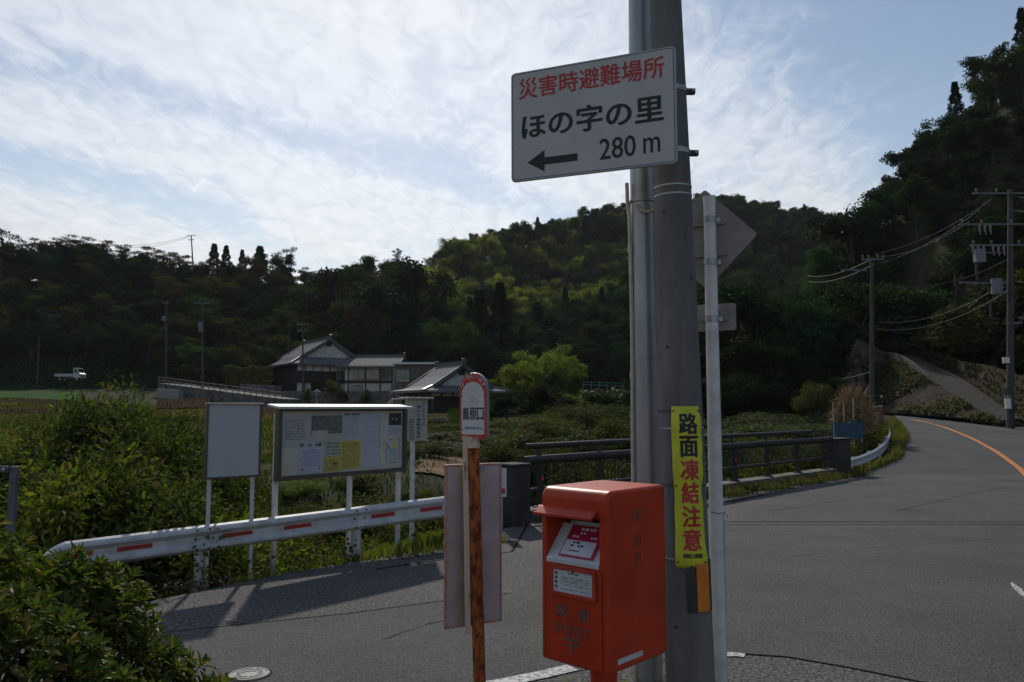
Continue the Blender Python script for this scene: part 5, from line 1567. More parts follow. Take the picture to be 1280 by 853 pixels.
# low passage building between the houses
c = P(516, 488, 98)
root = thing('flat_outbuilding', 'small pale outbuilding with thin flat roof between the two tiled houses', 'shed', (c.x, c.y + 2.5, c.z))
z3 = lambda v: P(516, v, 98).z - c.z
mb = MB(); mb.box(-2.3, 2.4, -2, 2, -1.5, z3(456)); mb.build('wall', wall_brown, root)
mb = MB(); mb.box(-2.6, 2.7, -2.5, 2.3, z3(455.5), z3(453)); mb.build('roof', roof_white, root)
window(root, -2.1, -.4, z3(478), z3(461), -2.02, 2)
turq = mat('turquoise_paint', (.10, .30, .28), .5, (.06, .2, .19), scale=6)
mb = MB(); mb.bar((-3.2, -2.6, z3(462)), (.5, -2.6, z3(462)), .05, .05); mb.build('balcony_rail', turq, root)
mb = MB(); mb.bar((-3.2, -2.6, z3(472)), (.5, -2.6, z3(472)), .05, .05); mb.build('balcony_rail', turq, root)
for k in range(8):
    x = -3.2 + k * 3.7 / 7; mb = MB(); mb.bar((x, -2.6, z3(474)), (x, -2.6, z3(461)), .04, .04); mb.build('balcony_post', turq, root)

# nearer house with the long tiled slope
D2 = 76
c = P(572, 520, D2)
root = thing('tiled_house', 'nearer house with broad grey tiled roof and gable behind the bus stop plate', 'house', (c.x - 1.1, c.y + 4.3, c.z), R(30))
z4 = lambda v: P(572, v, D2).z - c.z
W2, L2_ = 7.2, 6.3
eave = z4(491); hm = z4(482.5); hr = z4(455)
mb = MB(); mb.box(-W2 / 2, W2 / 2, -L2_ / 2, L2_ / 2, -1.2, eave + .2); mb.build('wall', wall_brown, root)
irimoya(root, W2, L2_, eave, hm, hr, .55, 1.25)
yf = -L2_ / 2
for k in range(6):
    x0 = -W2 / 2 + .1 + k * (W2 - .2) / 6; mb = MB(); mb.box(x0, x0 + (W2 - .2) / 6 - .14, yf - .05, yf + .05, z4(495), z4(489)); mb.build('plaster_panel', plaster, root)
for k in range(7):
    x = -W2 / 2 + .05 + k * (W2 - .1) / 6; mb = MB(); mb.box(x - .07, x + .07, yf - .1, yf + .02, -.5, eave); mb.build('post', timber, root)
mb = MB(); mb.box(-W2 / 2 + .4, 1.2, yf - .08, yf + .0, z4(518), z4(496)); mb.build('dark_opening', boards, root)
window(root, 1.5, 3.3, z4(511), z4(498), yf - .07, 2)
xf = -W2 / 2
for k in range(5):
    y = -L2_ / 2 + .1 + k * (L2_ - .2) / 4; mb = MB(); mb.box(xf - .1, xf + .02, y - .07, y + .07, -.5, eave); mb.build('post', timber, root)
for k in range(4):
    y = -L2_ / 2 + .3 + k * (L2_ - .2) / 4; mb = MB(); mb.box(xf - .05, xf + .02, y, y + 1.0, z4(512), z4(498)); mb.build('shutter', (wall_brown, timber, wall_brown, plaster)[k], root)
# small white parked car beside the house
c = P(503, 517, 84)
root = thing('parked_car', 'small pale car half hidden left of the nearer tiled house', 'car', c, R(10))
carw = mat('car_paint_white', (.48, .50, .52), .35, spec=.4); carg = mat('car_glass', (.02, .03, .035), .08)
tyre = mat('tyre_rubber', (.02, .02, .02), .8)
pr = [(-1.7, .35), (1.7, .35), (1.75, .75), (1.55, .95), (1.0, 1.02), (.55, 1.5), (-1.1, 1.55), (-1.6, 1.05), (-1.75, .8)]
mb = MB(); mb.add([(x, y, z) for y in (-.75, .75) for x, z in pr], [tuple(range(9)), tuple(reversed(range(9, 18)))] + [(i, 9 + i, 9 + (i + 1) % 9, (i + 1) % 9) for i in range(9)]); mb.build('body', carw, root, .04)
for x0, x1 in ((-1.0, -.25), (-.2, .5)):
    mb = MB(); mb.box(x0, x1, -.765, -.755, 1.02, 1.40); mb.build('side_window', carg, root)
for x in (-1.1, 1.1):
    mb = MB(); mb.tube([(x, -.78, .3), (x, -.6, .3)], .3, 16); mb.build('wheel', tyre, root)

# light truck
c = P(88, 477, 106)
root = thing('light_truck', 'small white flatbed light truck parked in front of the dark woods, facing right', 'truck', (c.x, c.y, c.z), 0)
mb = MB()
cab = [(.75, .45), (1.68, .45), (1.70, .95), (1.45, 1.15), (1.15, 1.75), (.72, 1.78), (.66, 1.7)]
n = len(cab); mb.add([(x, y, z) for y in (-.72, .72) for x, z in cab], [tuple(range(n)), tuple(reversed(range(n, 2 * n)))] + [(i, n + i, n + (i + 1) % n, (i + 1) % n) for i in range(n)]); mb.build('cab', carw, root, .03)
mb = MB(); mb.add([(.80, -.735, 1.12), (1.36, -.735, 1.12), (1.12, -.735, 1.62), (.80, -.735, 1.62), (.80, -.722, 1.12), (1.36, -.722, 1.12), (1.12, -.722, 1.62), (.80, -.722, 1.62)], [(0, 1, 2, 3), (7, 6, 5, 4), (0, 4, 5, 1), (1, 5, 6, 2), (2, 6, 7, 3), (3, 7, 4, 0)]); mb.build('side_window', carg, root)
mb = MB(); mb.add([(1.47, -.62, 1.17), (1.47, .62, 1.17), (1.19, .62, 1.70), (1.19, -.62, 1.70)], [(0, 1, 2, 3)]); mb.build('windscreen', carg, root)
mb = MB(); mb.box(-1.70, .62, -.72, .72, .62, .70); mb.build('bed', carw, root)
mb = MB(); mb.box(-1.70, .62, -.74, -.70, .70, .98); mb.build('side_board', carw, root, .01)
mb = MB(); mb.box(-1.70, .62, .70, .74, .70, .98); mb.build('side_board', carw, root, .01)
mb = MB(); mb.box(-1.74, -1.70, -.74, .74, .70, .98); mb.build('tailgate', carw, root, .01)
for z in (1.1, 1.4, 1.7):
    mb = MB(); mb.bar((.62, -.6, z), (.62, .6, z), .03, .03); mb.build('guard_bar', steel_dark, root)
mb = MB(); mb.box(-1.5, .7, -.4, .4, .38, .61); mb.build('chassis', steel_dark, root)
for x in (-1.05, 1.2):
    for y in (-.70, .56):
        mb = MB(); mb.tube([(x, y, .28), (x, y + .14, .28)], .28, 18); w_ = mb.build('wheel', tyre, root)
        mb = MB(); mb.tube([(x, y - .005, .28), (x, y + .02, .28)], .13, 12); mb.build('rim', frame_m, w_)
mb = MB(); mb.box(1.69, 1.72, -.6, -.4, .62, .78); mb.build('headlight', glass, root)

# retaining walls, field road railing
a, b = P(198, 480, 101), P(352, 500, 93)
def wallseg(name, lab, a, b, h_top, h_bot, m, th=.5, cat='wall'):
    a, b = Vector(a), Vector(b); n_ = Vector((-(b - a).y, (b - a).x, 0)).normalized() * th
    vs = []
    N_ = 24
    for i in range(N_ + 1):
        p = a.lerp(b, i / N_); w = .05 * math.sin(i * 2.7) + .04 * math.sin(i * 5.1)
        vs += [p - n_ * w + Vector((0, 0, h_bot)), p - n_ * w + Vector((0, 0, h_top)), p + n_ + Vector((0, 0, h_top)), p + n_ + Vector((0, 0, h_bot))]
    fs = [(0, 1, 2, 3), (4 * N_ + 3, 4 * N_ + 2, 4 * N_ + 1, 4 * N_)]
    for i in range(N_):
        k = 4 * i
        for q in range(3):
            fs.append((k + q, k + 4 + q, k + 5 + q, k + 1 + q))
    mb = MB(); mb.add(vs, fs); o = mb.build(name, m); tag(o, lab, cat); return o
wallseg('road_embankment_wall', 'dark concrete wall sloping down to the right under the thin field-road railing', a, b, .1, -1.6, conc_dark, 3.5)
wallseg('concrete_abutment', 'short pale concrete abutment at the left end of the embankment wall', P(196, 486, 99), P(224, 488, 98), 0, -1.5, conc, .8)
root = thing('field_road_railing', 'thin grey railing along the sloping field road behind the blank board', 'railing', a)
L_ = b - a
for z in (.45, .85):
    mb = MB(); mb.tube([Vector((0, 0, z)), L_ + Vector((0, 0, z))], .045, 8); mb.build('rail', arm_m, root)
for k in range(22):
    p = L_ * (k / 21); mb = MB(); mb.tube([p, p + Vector((0, 0, .9))], .05, 6); mb.build('post', arm_m, root)
wallseg('stone_retaining_wall', 'brown stone retaining wall below the farmhouses', P(336, 491, 100), P(500, 491, 97), .2, -2.6, stone, 1.5)
wallseg('garden_edge_wall', 'low pale concrete edge in front of the nearer tiled house', P(500, 520, 70), P(566, 521, 69), .15, -.9, conc, .6)
wallseg('farmyard_wall', 'dark stone wall at the left of the farmhouse under the hedge', P(300, 482, 104), P(345, 484, 102), .2, -2.2, stone, 1.2)
# stone lantern in front of the wall
c = P(396, 504, 95)
root = thing('stone_lantern', 'small grey stone lantern in front of the farmhouse retaining wall', 'lantern', c)
mb = MB(); mb.tube([(0, 0, -.3), (0, 0, .9), (0, 0, .95)], [.2, .16, .3], 10); mb.build('shaft', conc, root)
mb = MB(); mb.box(-.22, .22, -.22, .22, .951, 1.3); mb.build('light_chamber', conc, root)
mb = MB(); mb.tube([(0, 0, 1.31), (0, 0, 1.65)], [.42, .05], 8, smooth=False); mb.build('cap', conc, root)

# rice drying racks
straw_b = mat('drying_rice_straw', (.34, .20, .09), .95, (.17, .095, .04), scale=18, stretch=(1, 1, .15))
def rack(a, b, h, label, seed):
    a, b = Vector(a), Vector(b); r_ = random.Random(seed)
    root = thing('rice_drying_rack', label, 'drying rack', a, group='straw drying racks in the fields')
    L_ = b - a; n = int(L_.length / .22)
    wood = mat('old_wood', (.16, .11, .07), .8)
    mb = MB(); mb.tube([Vector((0, 0, h)), L_ + Vector((0, 0, h))], .04, 6); mb.build('crossbar', wood, root)
    for k in range(0, n + 1, 10):
        p = L_ * (k / n)
        for s in (-.3, .3):
            mb = MB(); mb.tube([p + Vector((0, s, -.1)), p + Vector((0, -s * .1, h + .1))], .03, 5); mb.build('prop', wood, root)
    mb = MB(); nn_ = L_.normalized()
    for k in range(n):
        p = L_ * ((k + .5) / n); w = r_.uniform(.10, .15); d = h * r_.uniform(.72, .88)
        for s in (-1, 1):
            mb.tube([p + Vector((0, 0, h + .05)), p + Vector((r_.uniform(-.05, .05), s * .14, h - d * .5)), p + Vector((r_.uniform(-.06, .06), s * .25, h - d))], [.05, w, w * 1.3], 5, cap=False)
    mb.build('straw_bundles', straw_b, root, kind='stuff')
rack(P(-30, 530, 58), P(100, 524, 60), .95, 'long brown straw rack at the far left of the fields', 1)
rack(P(196, 514, 70), P(262, 512, 71), .95, 'brown straw rack behind the bushes left of the blank board', 2)
rack(P(-20, 511, 78), P(86, 510, 79), .75, 'dark low straw rack below the green field at the far left', 3)
rack(P(326, 524, 62), P(345, 524, 62), .8, 'short brown straw rack just left of the notice board', 4)

# far small road bridge with turquoise railing
a, b = P(728, 481, 120), P(835, 485, 120)
root = thing('far_bridge', 'distant brown girder bridge with turquoise railing in front of the dark forest', 'bridge', a)
L_ = b - a
gird = mat('girder_brown', (.075, .045, .04), .7, (.05, .03, .028), scale=3)
mb = MB(); mb.bar(Vector((0, 0, -1.5)), L_ + Vector((0, 0, -1.5)), 3.5, 1.1); mb.build('girder', gird, root)
mb = MB(); mb.bar(Vector((0, 0, -.8)), L_ + Vector((0, 0, -.8)), 4.0, .22); mb.build('deck', conc_dark, root)
for z in (-.05, .35):
    mb = MB(); mb.bar(Vector((0, -1.9, z)), L_ + Vector((0, -1.9, z)), .07, .08); mb.build('rail', turq, root)
for k in range(12):
    p = L_ * (k / 11) + Vector((0, -1.9, -.7)); mb = MB(); mb.bar(p, p + Vector((0, 0, 1.12)), .09, .09); mb.build('post', turq, root)
for t in (.25, .9):
    p = L_ * t; mb = MB(); mb.box(p.x - .9, p.x + .9, -1.4, 1.4, -6, -2.06); mb.build('pier', conc_dark, root)
# small shed by the round bush on the right
c = P(992, 512, 58)
root = thing('garden_shed', 'little grey open frame shed behind the bridge railing near the clipped bush', 'shed', c)
for x in (-.9, .0, .9):
    mb = MB(); mb.bar((x, 0, -.3), (x, 0, 1.3), .07, .07); mb.build('post', pole_m, root)
mb = MB(); mb.box(-1.1, 1.1, -.5, .8, 1.301, 1.36); mb.build('roof', conc_dark, root)
mb = MB(); mb.bar((-.9, 0, .7), (.9, 0, .7), .05, .05); mb.build('crossbar', pole_m, root)
# fields as thin sheets on the ground
def field(name, poly, m, dz=.06):
    """poly given by photo points with distance; filled with a grid that follows the ground"""
    P_ = [P(*q) for q in poly]; xs = [p.x for p in P_]; ys = [p.y for p in P_]
    st = max((max(xs) - min(xs)), (max(ys) - min(ys))) / 36
    gx = np.arange(min(xs), max(xs) + st, st); gy = np.arange(min(ys), max(ys) + st, st)
    X, Y = np.meshgrid(gx, gy); Z = ground_z(X.ravel(), Y.ravel()).reshape(X.shape) + dz
    cx_, cy_ = (X[:-1, :-1] + X[1:, 1:]) / 2, (Y[:-1, :-1] + Y[1:, 1:]) / 2
    ins = sdist(cx_.ravel(), cy_.ravel(), [(p.x, p.y) for p in P_]).reshape(cx_.shape) < 0
    vs = np.c_[X.ravel(), Y.ravel(), Z.ravel()]; w_ = X.shape[1]; fs = [(j * w_ + i, j * w_ + i + 1, (j + 1) * w_ + i + 1, (j + 1) * w_ + i) for j, i in zip(*np.nonzero(ins))]
    mb = MB(); mb.add(vs.tolist(), fs, 0, True); o = mb.build(name, m, kind='structure'); return o
green_f = mat('rice_field_green', (.055, .12, .03), 1.0, (.035, .07, .02), scale=.8, bump=.6, bscale=20, spec=.03)
stub = mat('stubble_field', (.20, .17, .07), 1.0, (.10, .09, .04), scale=.6, bump=.6, bscale=12, spec=.03)
soil = mat('bare_soil', (.26, .175, .11), .95, (.16, .11, .07), scale=.9, bump=.5, bscale=10, spec=.03)
field('green_field', [(-200, 497, 88), (103, 497, 88), (103, 487, 108), (-200, 487, 108)], green_f)
field('stubble_field', [(215, 530, 55), (560, 530, 55), (470, 512, 74), (225, 508, 78)], stub)
field('soil_plot', [(520, 592, 22.5), (610, 592, 24), (640, 574, 30), (530, 574, 29)], soil)
# ------------------------------------------------------------------ vegetation
lm = leaf_mat
LM = dict(
    dead=lm('foliage_dead_leaf', (.13, .075, .035), (.20, .12, .055), .2), tip=lm('foliage_young_tip', (.075, .11, .022), (.13, .15, .035), .4),
    dark=lm('foliage_dark_green', (.014, .032, .011), (.030, .054, .018), .18),
    mid=lm('foliage_mid_green', (.022, .048, .013), (.046, .080, .022), .25),
    olive=lm('foliage_olive', (.032, .045, .015), (.060, .070, .022), .25),
    russet=lm('foliage_russet', (.055, .046, .018), (.085, .066, .025), .25, objvar=.2),
    cedar=lm('foliage_cedar', (.014, .032, .014), (.026, .050, .020), .12),
    bamboo=lm('foliage_bamboo', (.085, .125, .028), (.15, .18, .045), .38, objvar=.30),
    bambooy=lm('foliage_bamboo_yellow', (.20, .23, .048), (.28, .26, .06), .40, objvar=.25),
    shrub=lm('foliage_shrub', (.034, .056, .016), (.080, .092, .029), .30, rough=.7, spec=.03),
    shrubd=lm('foliage_shrub_dark', (.026, .050, .016), (.056, .076, .026), .26, rough=.6, spec=.06),
    grey=lm('foliage_grey_green', (.04, .058, .028), (.075, .09, .048), .2, rough=.8, spec=.0),
    lime=lm('foliage_lime', (.08, .13, .024), (.14, .17, .036), .38),
    azalea=lm('foliage_azalea', (.038, .070, .014), (.120, .140, .028), .30, rough=.45, objvar=.05, spec=.16),
    azaleao=lm('foliage_azalea_old', (.19, .12, .04), (.26, .17, .07), .3, rough=.4, objvar=.05))
bark = mat('bark', (.075, .06, .045), .9, (.035, .028, .022), scale=6, bump=.5, stretch=(1, 1, .3))
culm_m = mat('bamboo_culm', (.16, .20, .07), .5, (.10, .13, .05), scale=3)

def unit(a):
    return a / (np.linalg.norm(a, axis=1, keepdims=True) + 1e-9)

def tree_geo(kind, seed):
    """-> (trunk MB, leaf quads) for one tree of about unit real size in metres"""
    r = np.random.default_rng(seed); tk = MB()
    if kind == 'broad':
        h = r.uniform(8.5, 10); R_ = r.uniform(3.2, 3.9); nc = 78; cz = h * .60; rz = h * .42
        d = unit(r.normal(0, 1, (nc, 3))); d[:, 2] = np.abs(d[:, 2]) * 1.1 - .35
        f = r.uniform(.45, 1.0, nc)[:, None]
        nl = 5; lob = np.c_[r.normal(0, R_ * .42, (nl, 2)), r.uniform(-.42, .42, nl) * rz * 1.5 + cz]; lr = r.uniform(.38, .62, nl); li = r.integers(0, nl, nc)
        cc = lob[li] + d * f * np.array([R_, R_, rz * 1.1]) * lr[li][:, None] + r.normal(0, .22, (nc, 3))
        cr = r.uniform(.4, 1.2, nc); per = 80
        idx = np.repeat(np.arange(nc), per); o = unit(r.normal(0, 1, (len(idx), 3))) * (r.uniform(.35, 1, len(idx)) ** .6)[:, None]
        o[:, 2] *= .72; pos = cc[idx] + o * cr[idx][:, None]
        V = leaves(pos, r.normal(0, 1, (len(idx), 3)) + o * .6 - np.array([0, 0, .2]), unit(o + r.normal(0, .5, o.shape) + np.array([0, 0, .4])), r.uniform(.22, .44, len(idx)), r.uniform(.15, .28, len(idx)))
        tk.tube([(0, 0, -1), (.05, 0, h * .2), (.1, .1, h * .45), (0, 0, h * .7)], [.26, .21, .15, .06], 7)
        for k in range(9):
            c = cc[k]; b = Vector((.05, .05, h * r.uniform(.25, .5))); e = Vector(c)
            tk.tube([b, b.lerp(e, .5) + Vector((0, 0, .2)), e], [.10, .06, .02], 5)
    elif kind == 'cedar':
        h = r.uniform(11.5, 13); R_ = r.uniform(1.9, 2.4); n = 4200
        t = r.uniform(0, 1, n) ** .85; z = h * (.14 + .86 * t); rad = R_ * 1.15 * (1 - t) ** 1.05 * (.72 + .28 * np.sin(z * 4.1 + r.uniform(0, 6))) + .06
        a = r.uniform(0, 2 * np.pi, n); q = r.uniform(.35, 1, n) ** .5; lump = 1 + .28 * np.sin(a * 4 + z * 1.3) * np.sin(z * 2.1)
        pos = np.c_[np.cos(a) * rad * q * lump, np.sin(a) * rad * q * lump, z - rad * q * .22]
        out = np.c_[np.cos(a), np.sin(a), np.full(n, -.25)] + r.normal(0, .35, (n, 3))
        V = leaves(pos, out, np.c_[r.normal(0, .5, (n, 2)), np.ones(n)], r.uniform(.28, .55, n), r.uniform(.14, .26, n))
        tk.tube([(0, 0, -1), (0, 0, h * .5), (0, 0, h * .97)], [.24, .16, .03], 7)
    elif kind.startswith('bamboo'):
        near = kind == 'bamboo_near'; h = r.uniform(8.5, 10); nc = 10 if near else 17; vs = []
        P_, D_, N_ = [], [], []
        for k in range(nc):
            a = r.uniform(0, 2 * np.pi); b = r.uniform(0, 1.6); base = np.array([np.cos(a) * b, np.sin(a) * b, 0]); hh = h * (r.uniform(.55, 1.05) if near else r.uniform(.75, 1.05))
            lean = np.array([np.cos(a), np.sin(a)]) * (r.uniform(1.2, 4.6) if near else r.uniform(.6, 2.0))
            def pt(t):
                return np.array([base[0] + lean[0] * t ** 2.4, base[1] + lean[1] * t ** 2.4, hh * (t - (.30 if near else .13) * t ** 4)])
            tk.tube([pt(t) - np.array([0, 0, .6 * (t == 0)]) for t in (0, .3, .6, .85, 1)], [.05, .045, .035, .02, .008], 5, mi=0)
            m = 430 if near else 230; t = r.uniform(.30, 1, m) ** .8
            c = np.array([pt(x) for x in t]); wr = (.30 + .85 * np.sin(np.pi * np.clip((t - .25) / .85, 0, 1)))[:, None]
            o = unit(r.normal(0, 1, (m, 3))); o[:, 2] *= .45
            P_.append(c + o * wr * r.uniform(.3, 1, (m, 1))); D_.append(o * .8 + np.array([lean[0] * .2, lean[1] * .2, -.55]) + r.normal(0, .3, (m, 3))); N_.append(o + np.array([0, 0, .6]))
        P_, D_, N_ = np.concatenate(P_), np.concatenate(D_), np.concatenate(N_)
        V = leaves(P_, D_, unit(N_), r.uniform(.35, .65, len(P_)), r.uniform(.10, .18, len(P_)))
    elif kind == 'airy':        # layered, open crown with gaps of sky
        h = r.uniform(9, 10.5); nc = 22; P_, O_ = [], []
        tk.tube([(0, 0, -1), (.1, 0, h * .3), (-.1, .1, h * .6), (.1, 0, h * .9)], [.24, .2, .14, .05], 7)
        for k in range(nc):
            t = r.uniform(.42, 1); a = r.uniform(0, 6.28); rr = r.uniform(.6, 4.0) * (1.15 - t * .6)
            c = np.array([np.cos(a) * rr, np.sin(a) * rr, h * t]); m = 120
            o = unit(r.normal(0, 1, (m, 3))) * r.uniform(.3, 1, (m, 1)); o *= np.array([1.25, 1.25, .30]) * r.uniform(.7, 1.1)
            P_.append(c + o); O_.append(o)
            b = Vector((0, 0, h * (t - .18))); e = Vector(c) - Vector((0, 0, .1)); tk.tube([b, b.lerp(e, .55) + Vector((0, 0, .15)), e], [.09, .05, .02], 5)
        P_, O_ = np.concatenate(P_), np.concatenate(O_)
        V = leaves(P_, O_ + r.normal(0, .4, O_.shape), np.c_[r.normal(0, .4, (len(P_), 2)), np.ones(len(P_))], r.uniform(.22, .4, len(P_)), r.uniform(.14, .24, len(P_)))
    return tk, V

def far_proto(name, kind, seed, lmat, cat_trunk=None):
    """one far tree as a single mesh: trunk and crown in two materials"""
    tk, V = tree_geo(kind, seed)
    n = len(V); k = len(tk.v)
    verts = tk.v + V.reshape(-1, 3).tolist()
    faces = tk.f + [(k + 4 * i, k + 4 * i + 1, k + 4 * i + 2, k + 4 * i + 3) for i in range(n)]
    me = bpy.data.meshes.new(name); me.from_pydata(verts, [], faces)
    me.materials.append(culm_m if kind.startswith('bamboo') else bark); me.materials.append(lmat)
    me.polygons.foreach_set('material_index', [0] * len(tk.f) + [1] * n); me.update()
    return me

PR = {}
for key, kind, seeds, lmk, nm in (('bdark', 'broad', (1, 2, 3, 8, 9), 'dark', 'broadleaf_tree'), ('bmid', 'broad', (4, 5, 10), 'mid', 'broadleaf_tree'), ('bolive', 'broad', (6, 13), 'olive', 'broadleaf_tree'), ('brus', 'broad', (7,), 'russet', 'broadleaf_tree'),
                             ('cedar', 'cedar', (11, 12), 'cedar', 'cedar_tree'), ('bam', 'bamboo', (21, 22), 'bamboo', 'bamboo_clump'), ('bamn', 'bamboo_near', (24, 25, 26), 'bamboo', 'bamboo_clump'), ('bamy', 'bamboo', (23,), 'bambooy', 'bamboo_clump'), ('airy', 'airy', (31, 32), 'olive', 'open_crowned_tree'), ('airyd', 'airy', (33, 34), 'dark', 'open_crowned_tree'), ('bgrey', 'broad', (41,), 'grey', 'broadleaf_tree')):
    PR[key] = [(nm, far_proto(nm, kind, s, LM[lmk])) for s in seeds]

def proj(p):
    d = Vector(p) - CAMP
    yc = d.y * math.cos(PITCH) + d.z * math.sin(PITCH); zc = -d.y * math.sin(PITCH) + d.z * math.cos(PITCH)
    return CX + FPX * d.x / yc, CY - FPX * zc / yc

# --- forest layout
rf = random.Random(11)
def base_D(u):
    return np.interp(u, [-400, 180, 330, 345, 500, 640, 700, 820, 900, 1000, 1040, 1060, 1100, 1140, 1180, 1210, 1250, 1290, 1400, 1800], [119, 119, 119, 124, 124, 106, 132, 136, 90, 90, 86, 74, 72, 69, 66, 61, 57, 51, 46, 38])
def ridge_D(u):
    if u > 1052: return 120
    return np.interp(u, [-400, 0, 300, 470, 510, 560, 600, 700, 1052], [158, 166, 178, 194, 215, 250, 280, 315, 345])
pts_ = []
for (x0, x1, y0, y1, st, lim) in ((-170, 130, 38, 210, 4.3, (0, 210)), (-130, 190, 210, 350, 5.2, (210, 350))):
    y = y0
    while y < y1:
        x = x0
        while x < x1:
            px, py = x + rf.uniform(-.45, .45) * st, y + rf.uniform(-.45, .45) * st
            u = CX + FPX * px / (py * 1.0)
            if -130 < u < 1420 and base_D(u) < py < ridge_D(u) + 6 and py < 349:
                pts_.append((px, py, u))
            x += st
        y += st
PZ = ground_z([p[0] for p in pts_], [p[1] for p in pts_])
placed = []
from mathutils import noise as mno
for (x, y, u), z in zip(pts_, PZ):
    d2 = float(sdist(np.array([x]), np.array([y]), ROADPOLY)[0])
    if d2 < 4.0: continue
    uu, vv = proj((x, y, z + 6)); q = mno.noise(Vector((x * .03, y * .03, 3.3))); q2 = mno.noise(Vector((x * .08, y * .08, 9.1)))
    w = rf.random(); sc = rf.uniform(.75, 1.1)
    right = u > 1045 and y < 125
    if right:
        key = 'bdark' if w < .62 else 'bmid' if w < .84 else 'bolive' if w < .92 else 'cedar'; sc *= rf.choice((.6, .8, .95))
        if uu < 1120 and w > .4: key = 'bmid' if w < .8 else 'bolive'
    elif u < 505 and y < 200:
        key = 'bolive' if w < .24 + q * .6 else 'brus' if w < .27 + q * .7 else 'bdark' if w < .72 else 'bmid' if w < .86 else 'airy'
        sc *= .85
        if y > ridge_D(u) - 9:
            key = 'airy' if w < .35 else key
            if 255 < u < 372 and w < .55: key = 'cedar'; sc *= .8
            sc *= .9
    else:
        in_bam = 500 < uu < 800 and 296 < vv < 400 and vv < 405 - abs(uu - 610) * .25
        if in_bam and q2 > -.38:
            key = 'bam' if w < .68 else 'bamy' if w < .88 else 'bolive'; sc *= .85
        elif vv > 380 or (uu > 600 and q2 > .1):
            key = 'bdark' if w < .60 else 'cedar' if w < .72 and y < ridge_D(u) - 25 else 'bmid'
        else:
            key = 'bdark' if w < .45 else 'bmid' if w < .80 else 'bolive' if w < .93 else 'bam'
        if y > 250: sc *= 1.05
    placed.append([x, y, z, u, key, sc, rf.uniform(0, 6.283), rf.randrange(9)])
    if not right and y > ridge_D(u) - 26:      # undergrowth closes the gaps between the stems along the ridge
        placed.append([x + rf.uniform(-2, 2), y + rf.uniform(-2, 2), z - .5, u, 'bdark', sc * .55, rf.uniform(0, 6.283), rf.randrange(9)])
# hand-set trees: (photo u, v of the top, distance, kind, scale from height)
def special(u, vtop, D, key, label, wide=1.0, grp=None, variant=0, base=None):
    p = P(u, vtop, D); z = gz(p.x, p.y) if base is None else base
    nm, me = PR[key][variant % len(PR[key])]
    h0 = max(v.co.z for v in me.vertices) if not hasattr(me, '_h') else 0
    s = (p.z - z) / h0
    o = bpy.data.objects.new(nm, me); COL.objects.link(o); o.location = (p.x, p.y, z); o.scale = (s * wide, s * wide, s); o.rotation_euler = (0, 0, rf.uniform(0, 6.28))
    return tag(o, label, 'bamboo' if 'bam' in key else 'tree', grp)
# ones nearest (largest in the picture) stay objects of their own, the rest become one mass per kind
placed.sort(key=lambda t: t[1])
lead = []; seen = {}
for t in placed:
    b = int(t[3] // 9)
    # a tree shows large when few rows stand before it
    seen.setdefault(b, 0)
    if len(lead) < 250 and seen[b] < 6:
        lead.append(t); seen[b] += 1; t.append(seen[b])
GL_ = {'bdark': 'dark green round-crowned tree', 'bmid': 'mid green round-crowned tree', 'bolive': 'olive green round-crowned tree', 'brus': 'russet-tinged round-crowned tree', 'cedar': 'dark pointed cedar', 'bam': 'bright green bamboo clump', 'bamy': 'yellowish bamboo clump', 'airy': 'open layered tree', 'airyd': 'open dark tree', 'bgrey': 'grey green tree'}
ORD = ('front', 'second', 'third', 'fourth', 'fifth', 'sixth')
def spot(t):
    u, row = t[3], ORD[min(t[8], 6) - 1]
    if u > 1045 and t[1] < 125:
        w = 'above the rock bank' if u < 1110 else 'above the climbing ramp' if u < 1190 else 'left of the large utility pole' if u < 1255 else 'behind the large utility pole' if u < 1290 else 'past the right edge'
        return f', {row} row, {w}'
    for lim, w in ((0, 'by the left edge'), (50, 'behind the bare pole'), (120, 'above the parked light truck'), (200, 'left of the two utility poles'), (270, 'behind the two utility poles'), (340, 'above the long hedge'), (400, 'behind the gabled farmhouse'), (470, 'behind the farmhouse wing'), (540, 'behind the flat outbuilding'), (620, 'behind the tiled house'), (700, 'behind the bright bamboo'), (790, 'above the far bridge'), (880, 'behind the two near poles'), (960, 'behind the tallest dark tree'), (9999, 'beyond the clipped bush')):
        if u < lim: return f', {row} row, {w}'
def hillname(t):
    if t[3] > 1045 and t[1] < 125: return 'on the steep right-hand hill above the road'
    if t[3] < 505: return 'in the woods of the left hill'
    return 'at the foot of the middle hill'
FIRST = {}
for t in lead:
    x, y, z, u, key, sc, rot, k = t[:8]
    nm, me = PR[key][k % len(PR[key])]
    o = bpy.data.objects.new(nm, me); COL.objects.link(o)
    o.location = (x, y, z - .2); o.rotation_euler = (0, 0, rot); o.scale = (sc * rf.uniform(.9, 1.15), sc * rf.uniform(.9, 1.15), sc)
    tag(o, GL_[key] + spot(t), 'bamboo' if 'bam' in key else 'tree', 'trees ' + hillname(t))
    FIRST.setdefault((key, k % len(PR[key])), o)
